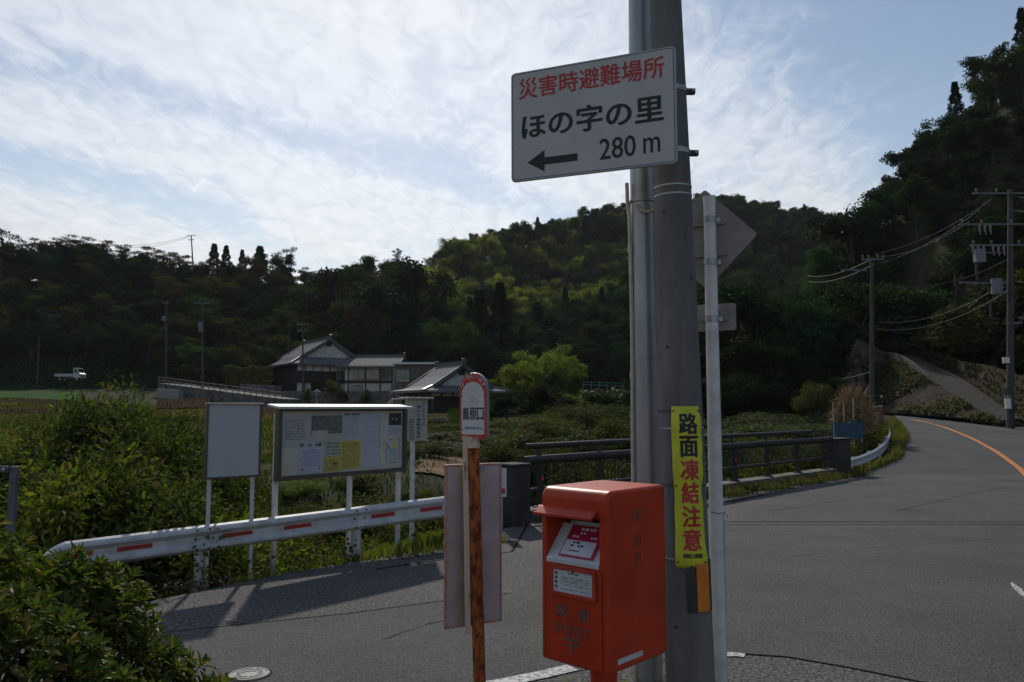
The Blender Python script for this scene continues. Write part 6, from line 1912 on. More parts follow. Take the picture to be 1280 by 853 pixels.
def scatter(name, proto, arr, label=None, kind='stuff'):
    """one object that repeats PROTO on many points; arr rows: x, y, z, rot, scale"""
    me = bpy.data.meshes.new(name); me.from_pydata([tuple(a[:3]) for a in arr], [], [])
    me.attributes.new('turn', 'FLOAT_VECTOR', 'POINT').data.foreach_set('vector', [c for a in arr for c in (0, 0, a[3])])
    me.attributes.new('size', 'FLOAT', 'POINT').data.foreach_set('value', [a[4] for a in arr])
    o = link(name, me, kind=kind)
    ng = bpy.data.node_groups.new(name, 'GeometryNodeTree')
    ng.interface.new_socket('Geometry', in_out='INPUT', socket_type='NodeSocketGeometry'); ng.interface.new_socket('Geometry', in_out='OUTPUT', socket_type='NodeSocketGeometry')
    i, out = ng.nodes.new('NodeGroupInput'), ng.nodes.new('NodeGroupOutput')
    ob = ng.nodes.new('GeometryNodeObjectInfo'); ob.inputs['Object'].default_value = proto; ob.inputs['As Instance'].default_value = True; ob.transform_space = 'ORIGINAL'
    ip = ng.nodes.new('GeometryNodeInstanceOnPoints')
    at = ng.nodes.new('GeometryNodeInputNamedAttribute'); at.data_type = 'FLOAT_VECTOR'; at.inputs['Name'].default_value = 'turn'
    a2 = ng.nodes.new('GeometryNodeInputNamedAttribute'); a2.data_type = 'FLOAT'; a2.inputs['Name'].default_value = 'size'
    ng.links.new(i.outputs[0], ip.inputs['Points']); ng.links.new(ob.outputs['Geometry'], ip.inputs['Instance'])
    ng.links.new(at.outputs[0], ip.inputs['Rotation']); ng.links.new(a2.outputs[0], ip.inputs['Scale']); ng.links.new(ip.outputs[0], out.inputs[0])
    md = o.modifiers.new('scatter', 'NODES'); md.node_group = ng
    return o
rest = {}
for t in placed:
    if len(t) == 8:
        kk = (t[4], t[7] % len(PR[t[4]])); rest.setdefault(kk, []).append((t[0], t[1], t[2] - .2, t[6], t[5] * 1.03))
for kk, arr in rest.items():
    if kk not in FIRST:
        nm, me = PR[kk[0]][kk[1]]; a = arr.pop(); o = bpy.data.objects.new(nm, me); COL.objects.link(o); o.location = a[:3]; o.rotation_euler = (0, 0, a[3]); o.scale = (a[4],) * 3
        tag(o, GL_[kk[0]] + ' on the slope of the middle hill', 'bamboo' if 'bam' in kk[0] else 'tree', 'trees on the middle hill'); FIRST[kk] = o
    if arr:
        scatter('forest', FIRST[kk], arr)

# skyline and valley trees one can tell apart
LOWT = (('dark bushy tree beyond the soil plot, left of the bamboo', 606, 492, 58, 1.5), ('dark bushy tree under the lower bamboo clump', 634, 484, 54, 1.6), ('dark bushy tree under the middle bamboo clump', 663, 478, 56, 1.5), ('dark bushy tree left of the round grey-green shrub', 694, 480, 60, 1.4), ('dark bushy tree right behind the round grey-green shrub', 740, 490, 56, 1.7), ('dark bushy tree beside the steel pipe pole, below the far bridge', 778, 492, 52, 1.5), ('dark bushy tree just right of the steel pipe pole', 812, 478, 50, 1.5),
        ('dark bushy tree left of the white sign post', 868, 474, 52, 1.5), ('dark bushy tree right behind the white sign post', 900, 470, 50, 1.5), ('dark bushy tree at the foot of the tallest dark tree', 930, 466, 54, 1.5), ('dark bushy tree left of the garden shed', 957, 476, 52, 1.4), ('dark bushy tree behind the garden shed', 984, 472, 64, 1.3), ('dark bushy tree between the clipped bush and the rock bank', 1040, 470, 56, 1.2))
for lab, u, vt, D, wd in LOWT:
    special(u, vt, D, 'bdark', lab, wd, variant=int(u))
for k, (u, vt, D) in enumerate(((1062, 350, 70), (1084, 372, 69), (1106, 360, 71), (1130, 365, 73), (1156, 352, 72), (1182, 348, 68), (1210, 340, 64), (1236, 335, 60))):
    special(u, vt, D, ('bdark', 'bmid', 'bdark', 'bolive')[k % 4], 'tree overhanging the ramp from above, number'.replace(', number', '') + (' at the rock bank', ' behind the slim pole', ' right of the slim pole', ' over the upper ramp end', ' over the middle of the ramp', ' over the lower ramp', ' left of the transformer box', ' close to the large utility pole')[k], 1.25, variant=k)
for u, vt, D, key, lab, wd, var in (
        (4, 286, 150, 'airyd', 'dark tree cut by the left edge on the skyline', 1.0, 0), (40, 299, 158, 'airyd', 'open layered skyline tree, leftmost of the left group', 1.2, 1), (72, 297, 160, 'airy', 'second open layered tree of the left skyline group', 1.2, 0),
        (104, 294, 161, 'airyd', 'tallest open layered tree of the left skyline group', 1.25, 0), (128, 300, 162, 'airy', 'rightmost open layered tree of the left skyline group', 1.1, 1),
        (185, 309, 168, 'airy', 'thin see-through tree on the skyline left of the pole', 1.1, 1), (205, 313, 169, 'airy', 'sparse low tree just left of the skyline pole', 1.1, 0), (226, 317, 170, 'airyd', 'small tree at the foot of the skyline pole', 1.0, 1),
        (268, 304, 172, 'cedar', 'dark pointed cedar, left of the skyline cedar pair', 1.25, 0), (283, 306, 173, 'cedar', 'dark pointed cedar beside the left skyline cedar', 1.2, 1), (325, 307, 174, 'cedar', 'broad dark cedar in the middle of the left skyline', 1.6, 0), (303, 311, 174, 'cedar', 'slim cedar between the two dark skyline groups', 1.0, 1),
        (364, 308, 178, 'airyd', 'single small conifer-like tree with layered branches on the skyline', .62, 0), (343, 312, 176, 'bdark', 'dark round tree on the skyline right of the cedars', .8, 1),
        (452, 316, 190, 'bdark', 'dark rounded tree standing above the skyline left of the centre', .95, 2), (497, 311, 196, 'airyd', 'narrow tree on the skyline left of the middle hill', .55, 1), (478, 326, 190, 'bdark', 'low dark skyline tree between the two taller ones', 1.0, 0),
        (425, 334, 150, 'bdark', 'large dark tree behind the farmhouses, left one', 1.0, 0), (520, 322, 150, 'bdark', 'tallest dark tree behind the farmhouses', 1.0, 1), (470, 350, 138, 'bdark', 'broad dark tree right behind the farmhouse wing', 1.2, 2), (555, 395, 125, 'bmid', 'mid green tree behind the nearer tiled house', 1.1, 0),
        (440, 372, 132, 'brus', 'tree with reddish tinge behind the gabled farmhouse', 1.0, 0), (600, 360, 135, 'cedar', 'tall dark cedar right of the tiled house', 1.1, 0), (625, 350, 138, 'cedar', 'dark cedar behind the bright bamboo', 1.1, 1),
        (640, 462, 86, 'bamn', 'lower bright bamboo clump beside the tiled house gable', 1.0, 0), (662, 444, 84, 'bamn', 'bright green bamboo clump right of the tiled house', .95, 1), (686, 431, 80, 'bamn', 'tallest bright bamboo plume right of the tiled house', .8, 2), (708, 450, 78, 'bamn', 'arching bamboo plume leaning right beside the round grey shrub', .6, 0), (694, 462, 74, 'bdark', 'dark bush rising in front of the tallest bamboo plume', .8, 2), (640, 462, 88, 'bmid', 'low green tree at the gable of the tiled house', .9, 1), (668, 482, 66, 'bdark', 'dark bush below the bright bamboo', 1.3, 1), (722, 488, 66, 'bamn', 'low arching bamboo spray in front of the dark hill', 1.1, 1),
        (250, 428, 112, 'bmid', 'rounded green tree above the hedge, left of the farmhouse', 1.3, 0), (292, 432, 113, 'bolive', 'olive rounded tree above the hedge near the farmhouse', 1.4, 0), (325, 430, 116, 'bdark', 'dark rounded tree touching the farmhouse roof', 1.3, 2),
        (905, 352, 66, 'bdark', 'big dark tree behind the white sign post', 1.0, 0), (945, 345, 68, 'bdark', 'tallest of the big dark trees beyond the bridge', 1.05, 1), (982, 368, 66, 'bdark', 'big dark tree right of the tallest one beyond the bridge', .9, 2), (920, 420, 58, 'bdark', 'dark lower tree hanging over the stream beyond the bridge', 1.3, 1), (870, 400, 62, 'bdark', 'dark tree mostly hidden behind the concrete pole', 1.1, 2), (965, 430, 56, 'bdark', 'dark bushy tree left of the clipped bush', 1.2, 0),
        (1062, 262, 100, 'bdark', 'dark tree on the left shoulder of the right hill', 1.1, 0), (1050, 312, 97, 'bmid', 'mid green tree low on the left shoulder of the right hill', 1.0, 1), (1040, 362, 90, 'bdark', 'dark tree at the foot of the right hill shoulder', 1.0, 2), (1078, 232, 103, 'bdark', 'dark crown at the bend of the right hill skyline', 1.0, 2), (1022, 415, 70, 'bmid', 'tree between the dark mass and the right hill', .9, 1), (1035, 438, 62, 'bdark', 'dark tree at the left foot of the rock bank', .9, 0), (1005, 440, 60, 'bdark', 'dark tree behind the clipped round bush', .9, 2),
        (800, 470, 75, 'bdark', 'dark tree below the far bridge seen left of the poles', 1.2, 0), (760, 508, 58, 'bmid', 'green bush right of the round grey shrub', 1.6, 1),
        (1205, 352, 66, 'bmid', 'lighter tree over the ramp left of the large pole', .9, 1), (1150, 365, 70, 'bolive', 'olive tree leaning over the ramp above the rock bank', .9, 0)):
    special(u, vt, D, key, lab, wd, variant=var)

# --- closer shrubs with stems and larger leaves
def shrub_proto(name, seed, lmat, n=8500, ll=(.06, .125), lw=.42, R_=1.2, h=2.2, droop=.4, nc=34, stems=9):
    r = np.random.default_rng(seed)
    d = unit(r.normal(0, 1, (nc, 3))); d[:, 2] = np.abs(d[:, 2]) * 1.15 - .25
    cc = d * r.uniform(.45, 1, (nc, 1)) * np.array([R_, R_, h * .48]) + np.array([0, 0, h * .5]); cr = r.uniform(.24, .46, nc) * (R_ / 1.2)
    idx = r.integers(0, nc, n); o = unit(r.normal(0, 1, (n, 3))) * (r.uniform(.2, 1, n) ** .5)[:, None]
    pos = cc[idx] + o * cr[idx][:, None]; ln = r.uniform(*ll, n)
    V = leaves(pos, o + r.normal(0, .6, (n, 3)) - np.array([0, 0, droop]), unit(o + r.normal(0, .7, (n, 3)) + np.array([0, 0, .2])), ln, ln * lw, fold=.18)
    root = bpy.data.objects.new(name, None)
    cm = quads_mesh('foliage', V, [lmat, LM['dead'], LM['tip']], mi=r.choice([0, 1, 2], len(V), p=[.87, .04, .09]))
    mb = MB()
    for k in range(stems):
        c = Vector(cc[k]); b = Vector((r.uniform(-.15, .15), r.uniform(-.15, .15), -.4)); mb.tube([b, b.lerp(c, .5) + Vector((0, 0, .15)), c, c + Vector(o[k] * .3)], [.03, .022, .012, .004], 6)
    me = bpy.data.meshes.new('stems'); me.from_pydata(mb.v, [], mb.f); me.materials.append(bark)
    return name, cm, me
SHR = [shrub_proto('leafy_shrub', 51, LM['shrub']), shrub_proto('leafy_shrub', 52, LM['shrubd']), shrub_proto('leafy_shrub', 53, LM['shrub'], ll=(.08, .155), lw=.34, droop=.8, n=7000), shrub_proto('leafy_shrub', 54, LM['shrubd'], ll=(.06, .11), n=9000),
       shrub_proto('leafy_shrub', 55, LM['lime'], ll=(.07, .13), n=5500), shrub_proto('leafy_shrub', 56, LM['grey'], ll=(.05, .10), n=8500)]
def shrub(loc, size, label, k, grp=None, sx=1.0, name=None):
    nm, cm, sm = SHR[k]
    root = thing(name or nm, label, 'shrub', loc, rf.uniform(0, 6.28), grp)
    root.scale = (size[0] * sx, size[0], size[1])
    link('foliage', cm, root); link('stems', sm, root)
    return root
grp_l = 'shrubs behind the guard rail on the left'
def topv(u):
    return float(np.interp(u, [-60, 0, 50, 85, 120, 150, 190, 235, 265, 320, 345, 430, 500, 560], [545, 538, 528, 500, 487, 476, 492, 515, 545, 560, 596, 604, 600, 596]))
cnt = 0
for row, (D, du) in enumerate(((19, 74), (16.5, 84), (14.2, 92), (12.6, 98), (11.2, 96), (10.2, 96))):
    u = -70 + 31 * (row % 3)
    while u < 575:
        uj = u + rf.uniform(-14, 14); D_ = D + rf.uniform(-.6, .6)
        p = P(uj, 500, D_)
        rail = (p.x - GL.x) * gn.x + (p.y - GL.y) * gn.y      # distance on the road side of the rail line
        if rail < -(.75 if row > 3 else 1.0):
            extra = (5 - row) * 0 + rf.uniform(0, 26) + (row if row < 3 else row * 9)
            vt = topv(uj) + extra; z = gz(p.x, p.y); h = P(uj, vt, D_).z - z
            near_boards = 235 < uj < 545 and D_ < 13.2
            if near_boards: h = min(h, P(uj, 615, D_).z - z)
            h = max(h, .5)
            k = rf.choice((0, 1, 0, 2, 0, 3, 4, 2)) if not near_boards else rf.choice((0, 2, 4, 0))
            if uj > 440: k = rf.choice((0, 4, 2))
            s = h / 2.2; w_ = min(max(s, .55), 1.05)
            where = 'left of the boards' if uj < 240 else 'behind the notice boards'
            look = ('mid green', 'glossy dark green', 'drooping long-leaved', 'small-leaved dark', 'yellow-green', 'grey-green')[k]
            shrub((p.x, p.y, z - .1), (w_, s), f'{look} shrub {where}, ' + ('back row' if row < 2 else 'middle row' if row < 4 else 'front row'), k, grp_l)
            cnt += 1
        u += du
# tall leafy sapling sticking out
p = P(153, 470, 13); shrub((p.x, p.y, gz(p.x, p.y)), (1.0, (p.z - gz(p.x, p.y)) / 2.25), 'tallest leafy sapling rising above the other left shrubs', 0)
p = P(122, 492, 12.5); shrub((p.x, p.y, gz(p.x, p.y)), (.7, (p.z - gz(p.x, p.y)) / 2.25), 'second tall leafy sapling left of the tallest one', 1)
p = P(186, 497, 12.8); shrub((p.x, p.y, gz(p.x, p.y)), (.6, (p.z - gz(p.x, p.y)) / 2.25), 'leafy sapling right of the tallest one', 0)
# beyond the bridge railing and round the garden plots
for u, vt, D, k, w_, lab in ((560, 548, 30, 1, 1.1, 'dark bush below the nearer tiled house, left of the bus stop'), (533, 556, 27, 0, .8, 'green bush between the vertical sign and the bus stop'), (605, 540, 34, 2, 1.1, 'pale leafy bush behind the bus stop post'), (636, 545, 24, 0, 1.1, 'green bush above the bridge end pillar'), (672, 540, 27, 2, 1.1, 'long-leaved bush left of the steel pipe pole'),
                     (696, 550, 25, 2, 1.0, 'yellow-green bush behind the near part of the railing'), (733, 499, 42, 5, 2.9, 'big round grey-green shrub beyond the railing'), (700, 520, 46, 5, 2.6, 'smaller grey-green shrub left of the big round one'), (765, 530, 36, 0, 2.0, 'green bush under the big round grey-green shrub'),
                     (740, 562, 22, 2, 1.3, 'long-leaved bush behind the railing next to the post box'), (775, 566, 20.5, 0, 1.1, 'bush behind the railing just left of the steel pipe pole'), (830, 560, 26, 1, 1.6, 'dark bush between the two near poles beyond the railing'), (865, 545, 34, 0, 2.0, 'bush seen just past the yellow banner top'),
                     (912, 538, 28, 1, 1.1, 'green bush behind the railing right of the white post'), (935, 512, 42, 1, 2.2, 'dark bush below the big dark trees'), (955, 548, 25, 0, .9, 'long-leaved bush behind the middle of the railing'), (985, 540, 29, 2, 1.0, 'yellow-green bush behind the far part of the railing'), (1016, 540, 28, 1, .9, 'green bush at the far end of the railing'),
                     (965, 512, 48, 5, 1.8, 'pale shrub left of the clipped round bush'), (1045, 540, 30, 4, .9, 'sunlit weeds beside the blue sheet'), (1030, 526, 38, 2, 1.3, 'loose green shrub in front of the straw stack'), (590, 570, 29, 4, .7, 'low lime plant on the soil plot'), (615, 528, 52, 1, 1.6, 'dark shrub at the right of the tiled house yard'), (590, 535, 50, 5, 1.3, 'greyish garden shrub below the tiled house'), (640, 520, 50, 0, 2.0, 'green shrub right of the house yard'), (560, 535, 46, 0, .9, 'small round garden shrub in front of the tiled house'), (544, 532, 58, 1, 1.4, 'dark garden shrub left of the tiled house door')):
    p = P(u, vt, D); z = gz(p.x, p.y); s = max((p.z - z) / 2.25, .3)
    shrub((p.x, p.y, z - .1), (w_, s), lab, k)
for k, (u, vt, D, kk, w_, lab) in enumerate(((652, 534, 27, 1, 1.2, 'dark dense bush just past the bridge end pillar'), (684, 514, 38, 0, 1.8, 'wide green bush in front of the grey-green shrubs'), (716, 534, 30, 1, 1.4, 'dark wide bush behind the railing, left of the steel pipe pole'), (772, 512, 34, 0, 1.5, 'tall green bush showing beside the steel pipe pole'),
        (655, 520, 58, 1, 2.4, 'dark bush under the arching bamboo'), (680, 500, 68, 0, 3.2, 'green thicket below the far bamboo plumes'), (800, 500, 50, 1, 3.2, 'dark thicket seen beside the steel pipe pole'), (918, 526, 36, 1, 2.6, 'dark bush right of the white sign post, past the railing'), (948, 535, 31, 0, 1.7, 'green bush over the middle of the far railing'),
        (972, 524, 38, 3, 2.3, 'small-leaved dark bush below the garden shed'), (1003, 526, 36, 1, 2.0, 'dark bush left of the straw stack'), (1035, 548, 27, 0, .8, 'green weeds in front of the blue sheet'), (905, 492, 54, 1, 3.4, 'dark thicket at the foot of the big dark trees'), (940, 478, 60, 3, 3.8, 'small-leaved thicket under the tallest dark tree'), (972, 480, 60, 1, 3.2, 'dark thicket left of the clipped bush'),
        (620, 500, 66, 1, 2.2, 'dark shrub at the right end of the tiled house'), (600, 548, 40, 1, 1.4, 'dark garden bush behind the bus stop post, right side'), (575, 556, 34, 0, 1.0, 'green garden bush behind the bus stop plate'), (545, 550, 36, 3, 1.1, 'small-leaved bush between the small sign and the bus stop'))):
    p = P(u, vt, D); z = gz(p.x, p.y); s = max((p.z - z) / 2.25, .3)
    shrub((p.x, p.y, z - .1), (w_ / 1.1, s), lab, kk)
# clipped round bush and hedges
p = P(1017, 475, 46); z = gz(p.x, p.y)
shrub((p.x, p.y, z), (.95, (p.z - z) / 2.2), 'tall clipped rounded dark bush by the bridge end', 3, name='clipped_bush')
for k, (u, vt, D, lab) in enumerate(((384, 483, 97, 'dark garden pine below the farmhouse, left'), (415, 473, 98, 'dark garden tree in front of the farmhouse wall'), (428, 484, 98, 'low dark garden tree by the farmhouse wing'), (458, 485, 97, 'round garden shrub under the wing windows'))):
    p = P(u, vt, D); z = gz(p.x, p.y); shrub((p.x, p.y, p.z - 2.5), ((.55, .8, .6, .5)[k], 1.1), lab, 1, 'garden shrubs of the farmhouse')
def hedge(u0, u1, vt, D, h, label, seed):
    r = np.random.default_rng(seed); a, b = P(u0, vt, D), P(u1, vt, D); L_ = (b - a).length; n = int(L_ * 380)
    t = r.uniform(0, 1, n); pos = np.array(a)[None] + (np.array(b - a))[None] * t[:, None] + np.c_[r.normal(0, .1, n), r.uniform(-.7, .7, n), -r.uniform(0, 1, n) ** 1.6 * h + .18 * np.sin(t * L_ * 2.1) * 1]
    V = leaves(pos - np.array(a), r.normal(0, 1, (n, 3)), unit(r.normal(0, .6, (n, 3)) + np.array([0, -.5, .8])), r.uniform(.2, .36, n), r.uniform(.12, .22, n))
    root = thing('hedge', label, 'hedge', a); me = quads_mesh('foliage', V, LM['olive']); link('foliage', me, root)
    mb = MB()
    for k in range(int(L_ / 1.2)):
        p = (b - a) * (k * 1.2 / L_); mb = MB(); mb.tube([p + Vector((0, 0, -h)), p + Vector((0, 0, -.4))], .06, 5); mb.build('stem', bark, root)
hedge(282, 340, 459, 106, 2.6, 'long clipped hedge left of the gabled farmhouse', 3)
hedge(224, 284, 462, 108, 2.4, 'darker lower hedge between the utility pole and the clipped hedge', 4)
print('near shrubs', cnt)
# ------------------------------------------------------------------ foreground azalea bush
def azalea():
    r = np.random.default_rng(77)
    c = P(60, 760, 2.75); cen = np.array([-2.12, 2.62, .50]); rad = np.array([1.16, 1.0, 1.04])
    root = thing('azalea_bush', 'dense evergreen azalea bush with tufted yellow-green leaves in the lower left corner', 'shrub', (cen[0], cen[1], 0))
    nsh = 4300
    d = unit(r.normal(0, 1, (nsh * 4, 3))); d = d[(d[:, 2] > -.25) & (d[:, 1] < .6) & (d[:, 0] > -.55)][:nsh]; n = len(d)
    lump = 1 + .07 * np.sin(d[:, 0] * 9 + 1) * np.sin(d[:, 2] * 8) + .05 * np.sin(d[:, 1] * 13 + d[:, 2] * 6)
    depth = np.where(r.uniform(0, 1, n) < .75, r.uniform(.93, 1.05, n), r.uniform(.72, .93, n))
    tip = d * rad * (lump * depth)[:, None]
    ax = unit(d + np.array([0, 0, .55]) + r.normal(0, .28, (n, 3)))
    C_l, D_l, N_l, ln, mi = [], [], [], [], []
    for i in range(n):
        k = r.integers(8, 13); a0 = r.uniform(0, 6.28)
        t = np.cross(ax[i], [0.3, .5, .2]); t /= np.linalg.norm(t); b = np.cross(ax[i], t)
        for j in range(k):
            a = a0 + j * 2.4; open_ = .35 + .9 * (1 - j / k) + r.uniform(-.1, .1)
            rd = t * math.cos(a) + b * math.sin(a)
            D = ax[i] * math.cos(open_) + rd * math.sin(open_); N = ax[i] * math.sin(open_) - rd * math.cos(open_)
            C_l.append(tip[i] - ax[i] * (.018 * (1 - j / k)) + rd * .003); D_l.append(D); N_l.append(N); ln.append(r.uniform(.045, .078) * (1 - .45 * j / k)); mi.append(1 if r.random() < (.055 if depth[i] > .93 else .16) else 0)
    C_l, D_l, N_l, ln = np.array(C_l), np.array(D_l), np.array(N_l), np.array(ln)
    # each leaf: six-corner blade folded on its midrib, tip curled down
    D_l = unit(D_l); S = unit(np.cross(D_l, N_l)); U = np.cross(S, D_l); L1 = ln[:, None]; w = L1 * .17
    m = len(ln)
    vv = np.stack([C_l, C_l + D_l * L1 * .35 + S * w + U * w * .5, C_l + D_l * L1 * .75 + S * w * .8 + U * w * .35 - U * L1 * .05, C_l + D_l * L1 - U * L1 * .16, C_l + D_l * L1 * .75 - S * w * .8 + U * w * .35 - U * L1 * .05, C_l + D_l * L1 * .35 - S * w + U * w * .5, C_l + D_l * L1 * .5 - U * L1 * .01], 1).reshape(-1, 3)
    f = np.arange(m)[:, None] * 7 + np.array([0, 1, 6, 5])[None]
    f1 = np.arange(m)[:, None] * 7 + np.array([1, 2, 6, 6])[None]
    faces = []
    for b0 in range(0, m * 7, 7):
        faces += [(b0, b0 + 1, b0 + 6), (b0, b0 + 6, b0 + 5), (b0 + 1, b0 + 2, b0 + 3, b0 + 6), (b0 + 6, b0 + 3, b0 + 4, b0 + 5)]
    me = bpy.data.meshes.new('foliage'); me.from_pydata(vv.tolist(), [], faces)
    me.materials.append(LM['azalea']); me.materials.append(LM['azaleao']); me.polygons.foreach_set('material_index', np.repeat(mi, 4).tolist()); me.update()
    o = link('foliage', me, root); o.location = (0, 0, cen[2])
    mb = MB()
    for i in range(0, n, 5):
        e = Vector(tip[i] + [0, 0, cen[2]]) - Vector(ax[i]) * .01; b = Vector((r.uniform(-.12, .12), r.uniform(-.12, .12), 0)); m_ = b.lerp(e, .55) + Vector((0, 0, -.08))
        mb.tube([b, m_, e], [.009, .006, .0025], 4, cap=False)
    s = mb.build('twigs', bark, root); s['kind'] = 'stuff'
azalea()

# ------------------------------------------------------------------ grass and weeds (stuff)
def blades(name, pts, h, w, mats, mi=None, lean=.35, seed=0, z0=None):
    """grass blades rooted at pts (n, 2)"""
    r = np.random.default_rng(seed); n = len(pts)
    z = ground_z(pts[:, 0], pts[:, 1]) if z0 is None else np.full(n, z0)
    hh = r.uniform(*h, n)
    a = r.uniform(0, 2 * np.pi, n); D = np.c_[np.cos(a) * lean * r.uniform(0, 1, n), np.sin(a) * lean * r.uniform(0, 1, n), np.ones(n)]
    V = leaves(np.c_[pts, z - .02], D, np.c_[np.cos(a + 1), np.sin(a + 1), np.zeros(n)], hh, w, fold=.1)
    me = quads_mesh(name, V, mats, mi); return link(name, me, kind='stuff')
def near_line(a, b, lo, hi, n, seed, pw=1.0, clump=0):
    """points between offset lo and hi to the left (-) / right (+) of the line a-b"""
    r = np.random.default_rng(seed); a, b = np.array(a[:2]), np.array(b[:2]); d = (b - a) / np.linalg.norm(b - a); nn = np.array([d[1], -d[0]])
    t = r.uniform(0, 1, n); o = lo + (hi - lo) * r.uniform(0, 1, n) ** pw
    p = a + (b - a) * t[:, None] + nn * o[:, None]
    if clump:
        keep = np.sin(p[:, 0] * 5.1 + 1) + np.sin(p[:, 1] * 4.3) + np.sin((p[:, 0] + p[:, 1]) * 9.7) + r.normal(0, .7, n) > clump
        p = p[keep]
    return p
g_lime = lm('grass_yellow_green', (.11, .16, .028), (.19, .20, .042), .42, objvar=.05)
g_mid = lm('grass_green', (.05, .10, .02), (.11, .15, .035), .38, objvar=.05)
g_dry = lm('grass_dry', (.14, .11, .055), (.20, .15, .08), .3, objvar=.05)
ga, gb = GL + gd * -2.5, GL + gd * (glen + .6)
p = near_line(ga, gb, -2.4, .42, 30000, 1, clump=-1.2)
blades('verge_grass', p, (.05, .26), .013, [g_mid, g_lime, g_dry], mi=np.random.default_rng(1).choice([0, 0, 1, 2], len(p), p=[.3, .3, .3, .1]), seed=1)
a2 = GL + gd * 2.2
p = near_line(a2, gb, -2.3, .05, 24000, 2)
blades('verge_grass', p, (.14, .40), .018, [g_lime, g_mid], mi=np.random.default_rng(2).choice([0, 1], len(p), p=[.72, .28]), seed=2)
# broad-leaved ground creepers under the rail
def creeper(name, p, hmax, size, mats, seed, z0=None):
    r = np.random.default_rng(seed); n = len(p); z = (ground_z(p[:, 0], p[:, 1]) if z0 is None else z0) + r.uniform(.02, 1, n) ** 1.5 * hmax
    ln = r.uniform(*size, n)
    V = leaves(np.c_[p, z], np.c_[r.normal(0, 1, (n, 2)), r.normal(-.2, .4, n)], unit(np.c_[r.normal(0, .5, (n, 2)), np.ones(n)]), ln, ln * .75, fold=.12)
    return link(name, quads_mesh(name, V, mats, r.integers(0, len(mats), n)), kind='stuff')
p = near_line(ga, GL + gd * 3.6, -1.5, .30, 11000, 3, clump=-1.6)
creeper('ground_creeper', p, .34, (.04, .09), [LM['shrub'], LM['shrubd'], LM['shrub'], g_mid], 3)
p = near_line(GL + gd * 3.4, gb, -1.9, .0, 6000, 4, clump=-1.0)
creeper('ground_creeper', p, .30, (.04, .08), [LM['lime'], LM['shrub'], g_lime], 4)
p = near_line(ga, gb, .05, .58, 3500, 5, clump=.4)
creeper('leaf_litter', p, .012, (.02, .05), [mat('litter_brown', (.10, .07, .045), .9), mat('litter_tan', (.20, .15, .09), .9)], 5, z0=np.zeros(len(p)) + .0)
# along the bridge kerb and the bend
kb0, kb1 = B0, B1
p = near_line(kb0 + bd * 5.0, kb1 + bd * .6, .02, .75, 9000, 6, pw=1.8, clump=-.4)
blades('kerb_grass', p, (.05, .22), .016, [LM['shrub'], g_mid, g_dry], mi=np.random.default_rng(6).choice([0, 1, 2], len(p), p=[.62, .12, .26]), seed=6, z0=0.0)
p = near_line(kb0, kb0 + bd * 5.5, .02, .28, 1500, 7, pw=1.5, clump=-.2)
blades('kerb_grass', p, (.04, .16), .012, [g_mid, g_dry], mi=np.random.default_rng(7).choice([0, 1], len(p)), seed=7, z0=0.0)
p = near_line(kb0, kb1, -4.5, -.6, 14000, 8, clump=-2)
creeper('stream_bank_plants', p, .8, (.12, .26), [LM['shrub'], LM['lime'], LM['shrubd'], g_mid], 8)
bend = [RL[i] for i in range(0, 26)]
P_b = []
r_ = np.random.default_rng(9)
for i in range(len(bend) - 1):
    P_b.append(near_line(bend[i], bend[i + 1], -1.3, .05, 900, 100 + i, pw=1.0, clump=-1.2))
p = np.concatenate(P_b)
blades('bend_grass', p, (.08, .36), .028, [LM['shrub'], g_mid, g_dry], mi=np.random.default_rng(10).choice([0, 1, 2], len(p), p=[.82, .08, .1]), seed=10)
P_b = [near_line(bend[i], bend[i + 1], -2.6, -1.0, 500, 200 + i, clump=-1.2) for i in range(len(bend) - 1)]
p = np.concatenate(P_b); creeper('bend_weeds', p, .95, (.08, .18), [LM['shrubd'], LM['shrub'], g_mid, g_dry], 11)
rr2 = [RR[i] for i in range(6, len(RR) - 8)]
P_b = [near_line(rr2[i], rr2[i + 1], -.2, 1.1, 260, 300 + i) for i in range(len(rr2) - 1)]
p = np.concatenate(P_b); blades('bank_foot_grass', p, (.1, .45), .05, [g_mid, g_lime, g_dry], mi=np.random.default_rng(12).choice([0, 1, 2], len(p), p=[.45, .3, .25]), seed=12)
# tufts between the post box and the poles
r_ = np.random.default_rng(13)
p = np.concatenate([r_.normal(0, .16, (500, 2)) + np.array(c) for c in ((.74, 5.35), (1.0, 5.5), (.5, 5.2), (1.35, 5.2), (.9, 5.0))])
blades('pole_foot_grass', p, (.04, .17), .008, [g_lime, g_mid, g_dry], mi=r_.integers(0, 3, len(p)), seed=13, z0=0.0)
# grass cover of the open fields, short and dense
def field_cover(name, u0, u1, D0, D1, n, h, w, mats, seed):
    r = np.random.default_rng(seed); D = np.sqrt(r.uniform(D0 ** 2, D1 ** 2, n)); u = r.uniform(u0, u1, n); x = (u - CX) / FPX * D
    keep = (sdist(x, D, FLAT) > .8)
    if keep.sum(): blades(name, np.c_[x, D][keep], h, w, mats, mi=r.integers(0, len(mats), int(keep.sum())), seed=seed)
field_cover('field_weeds', -120, 700, 18, 52, 26000, (.15, .5), .07, [LM['shrub'], LM['shrubd'], LM['olive'], g_dry], 14)
field_cover('field_weeds', -120, 560, 52, 84, 18000, (.2, .45), .16, [g_dry, LM['olive'], g_dry, LM['russet']], 15)
field_cover('valley_weeds', 560, 1060, 30, 95, 26000, (.3, 1.3), .16, [LM['shrubd'], LM['dark'], LM['shrubd'], LM['olive']], 16)

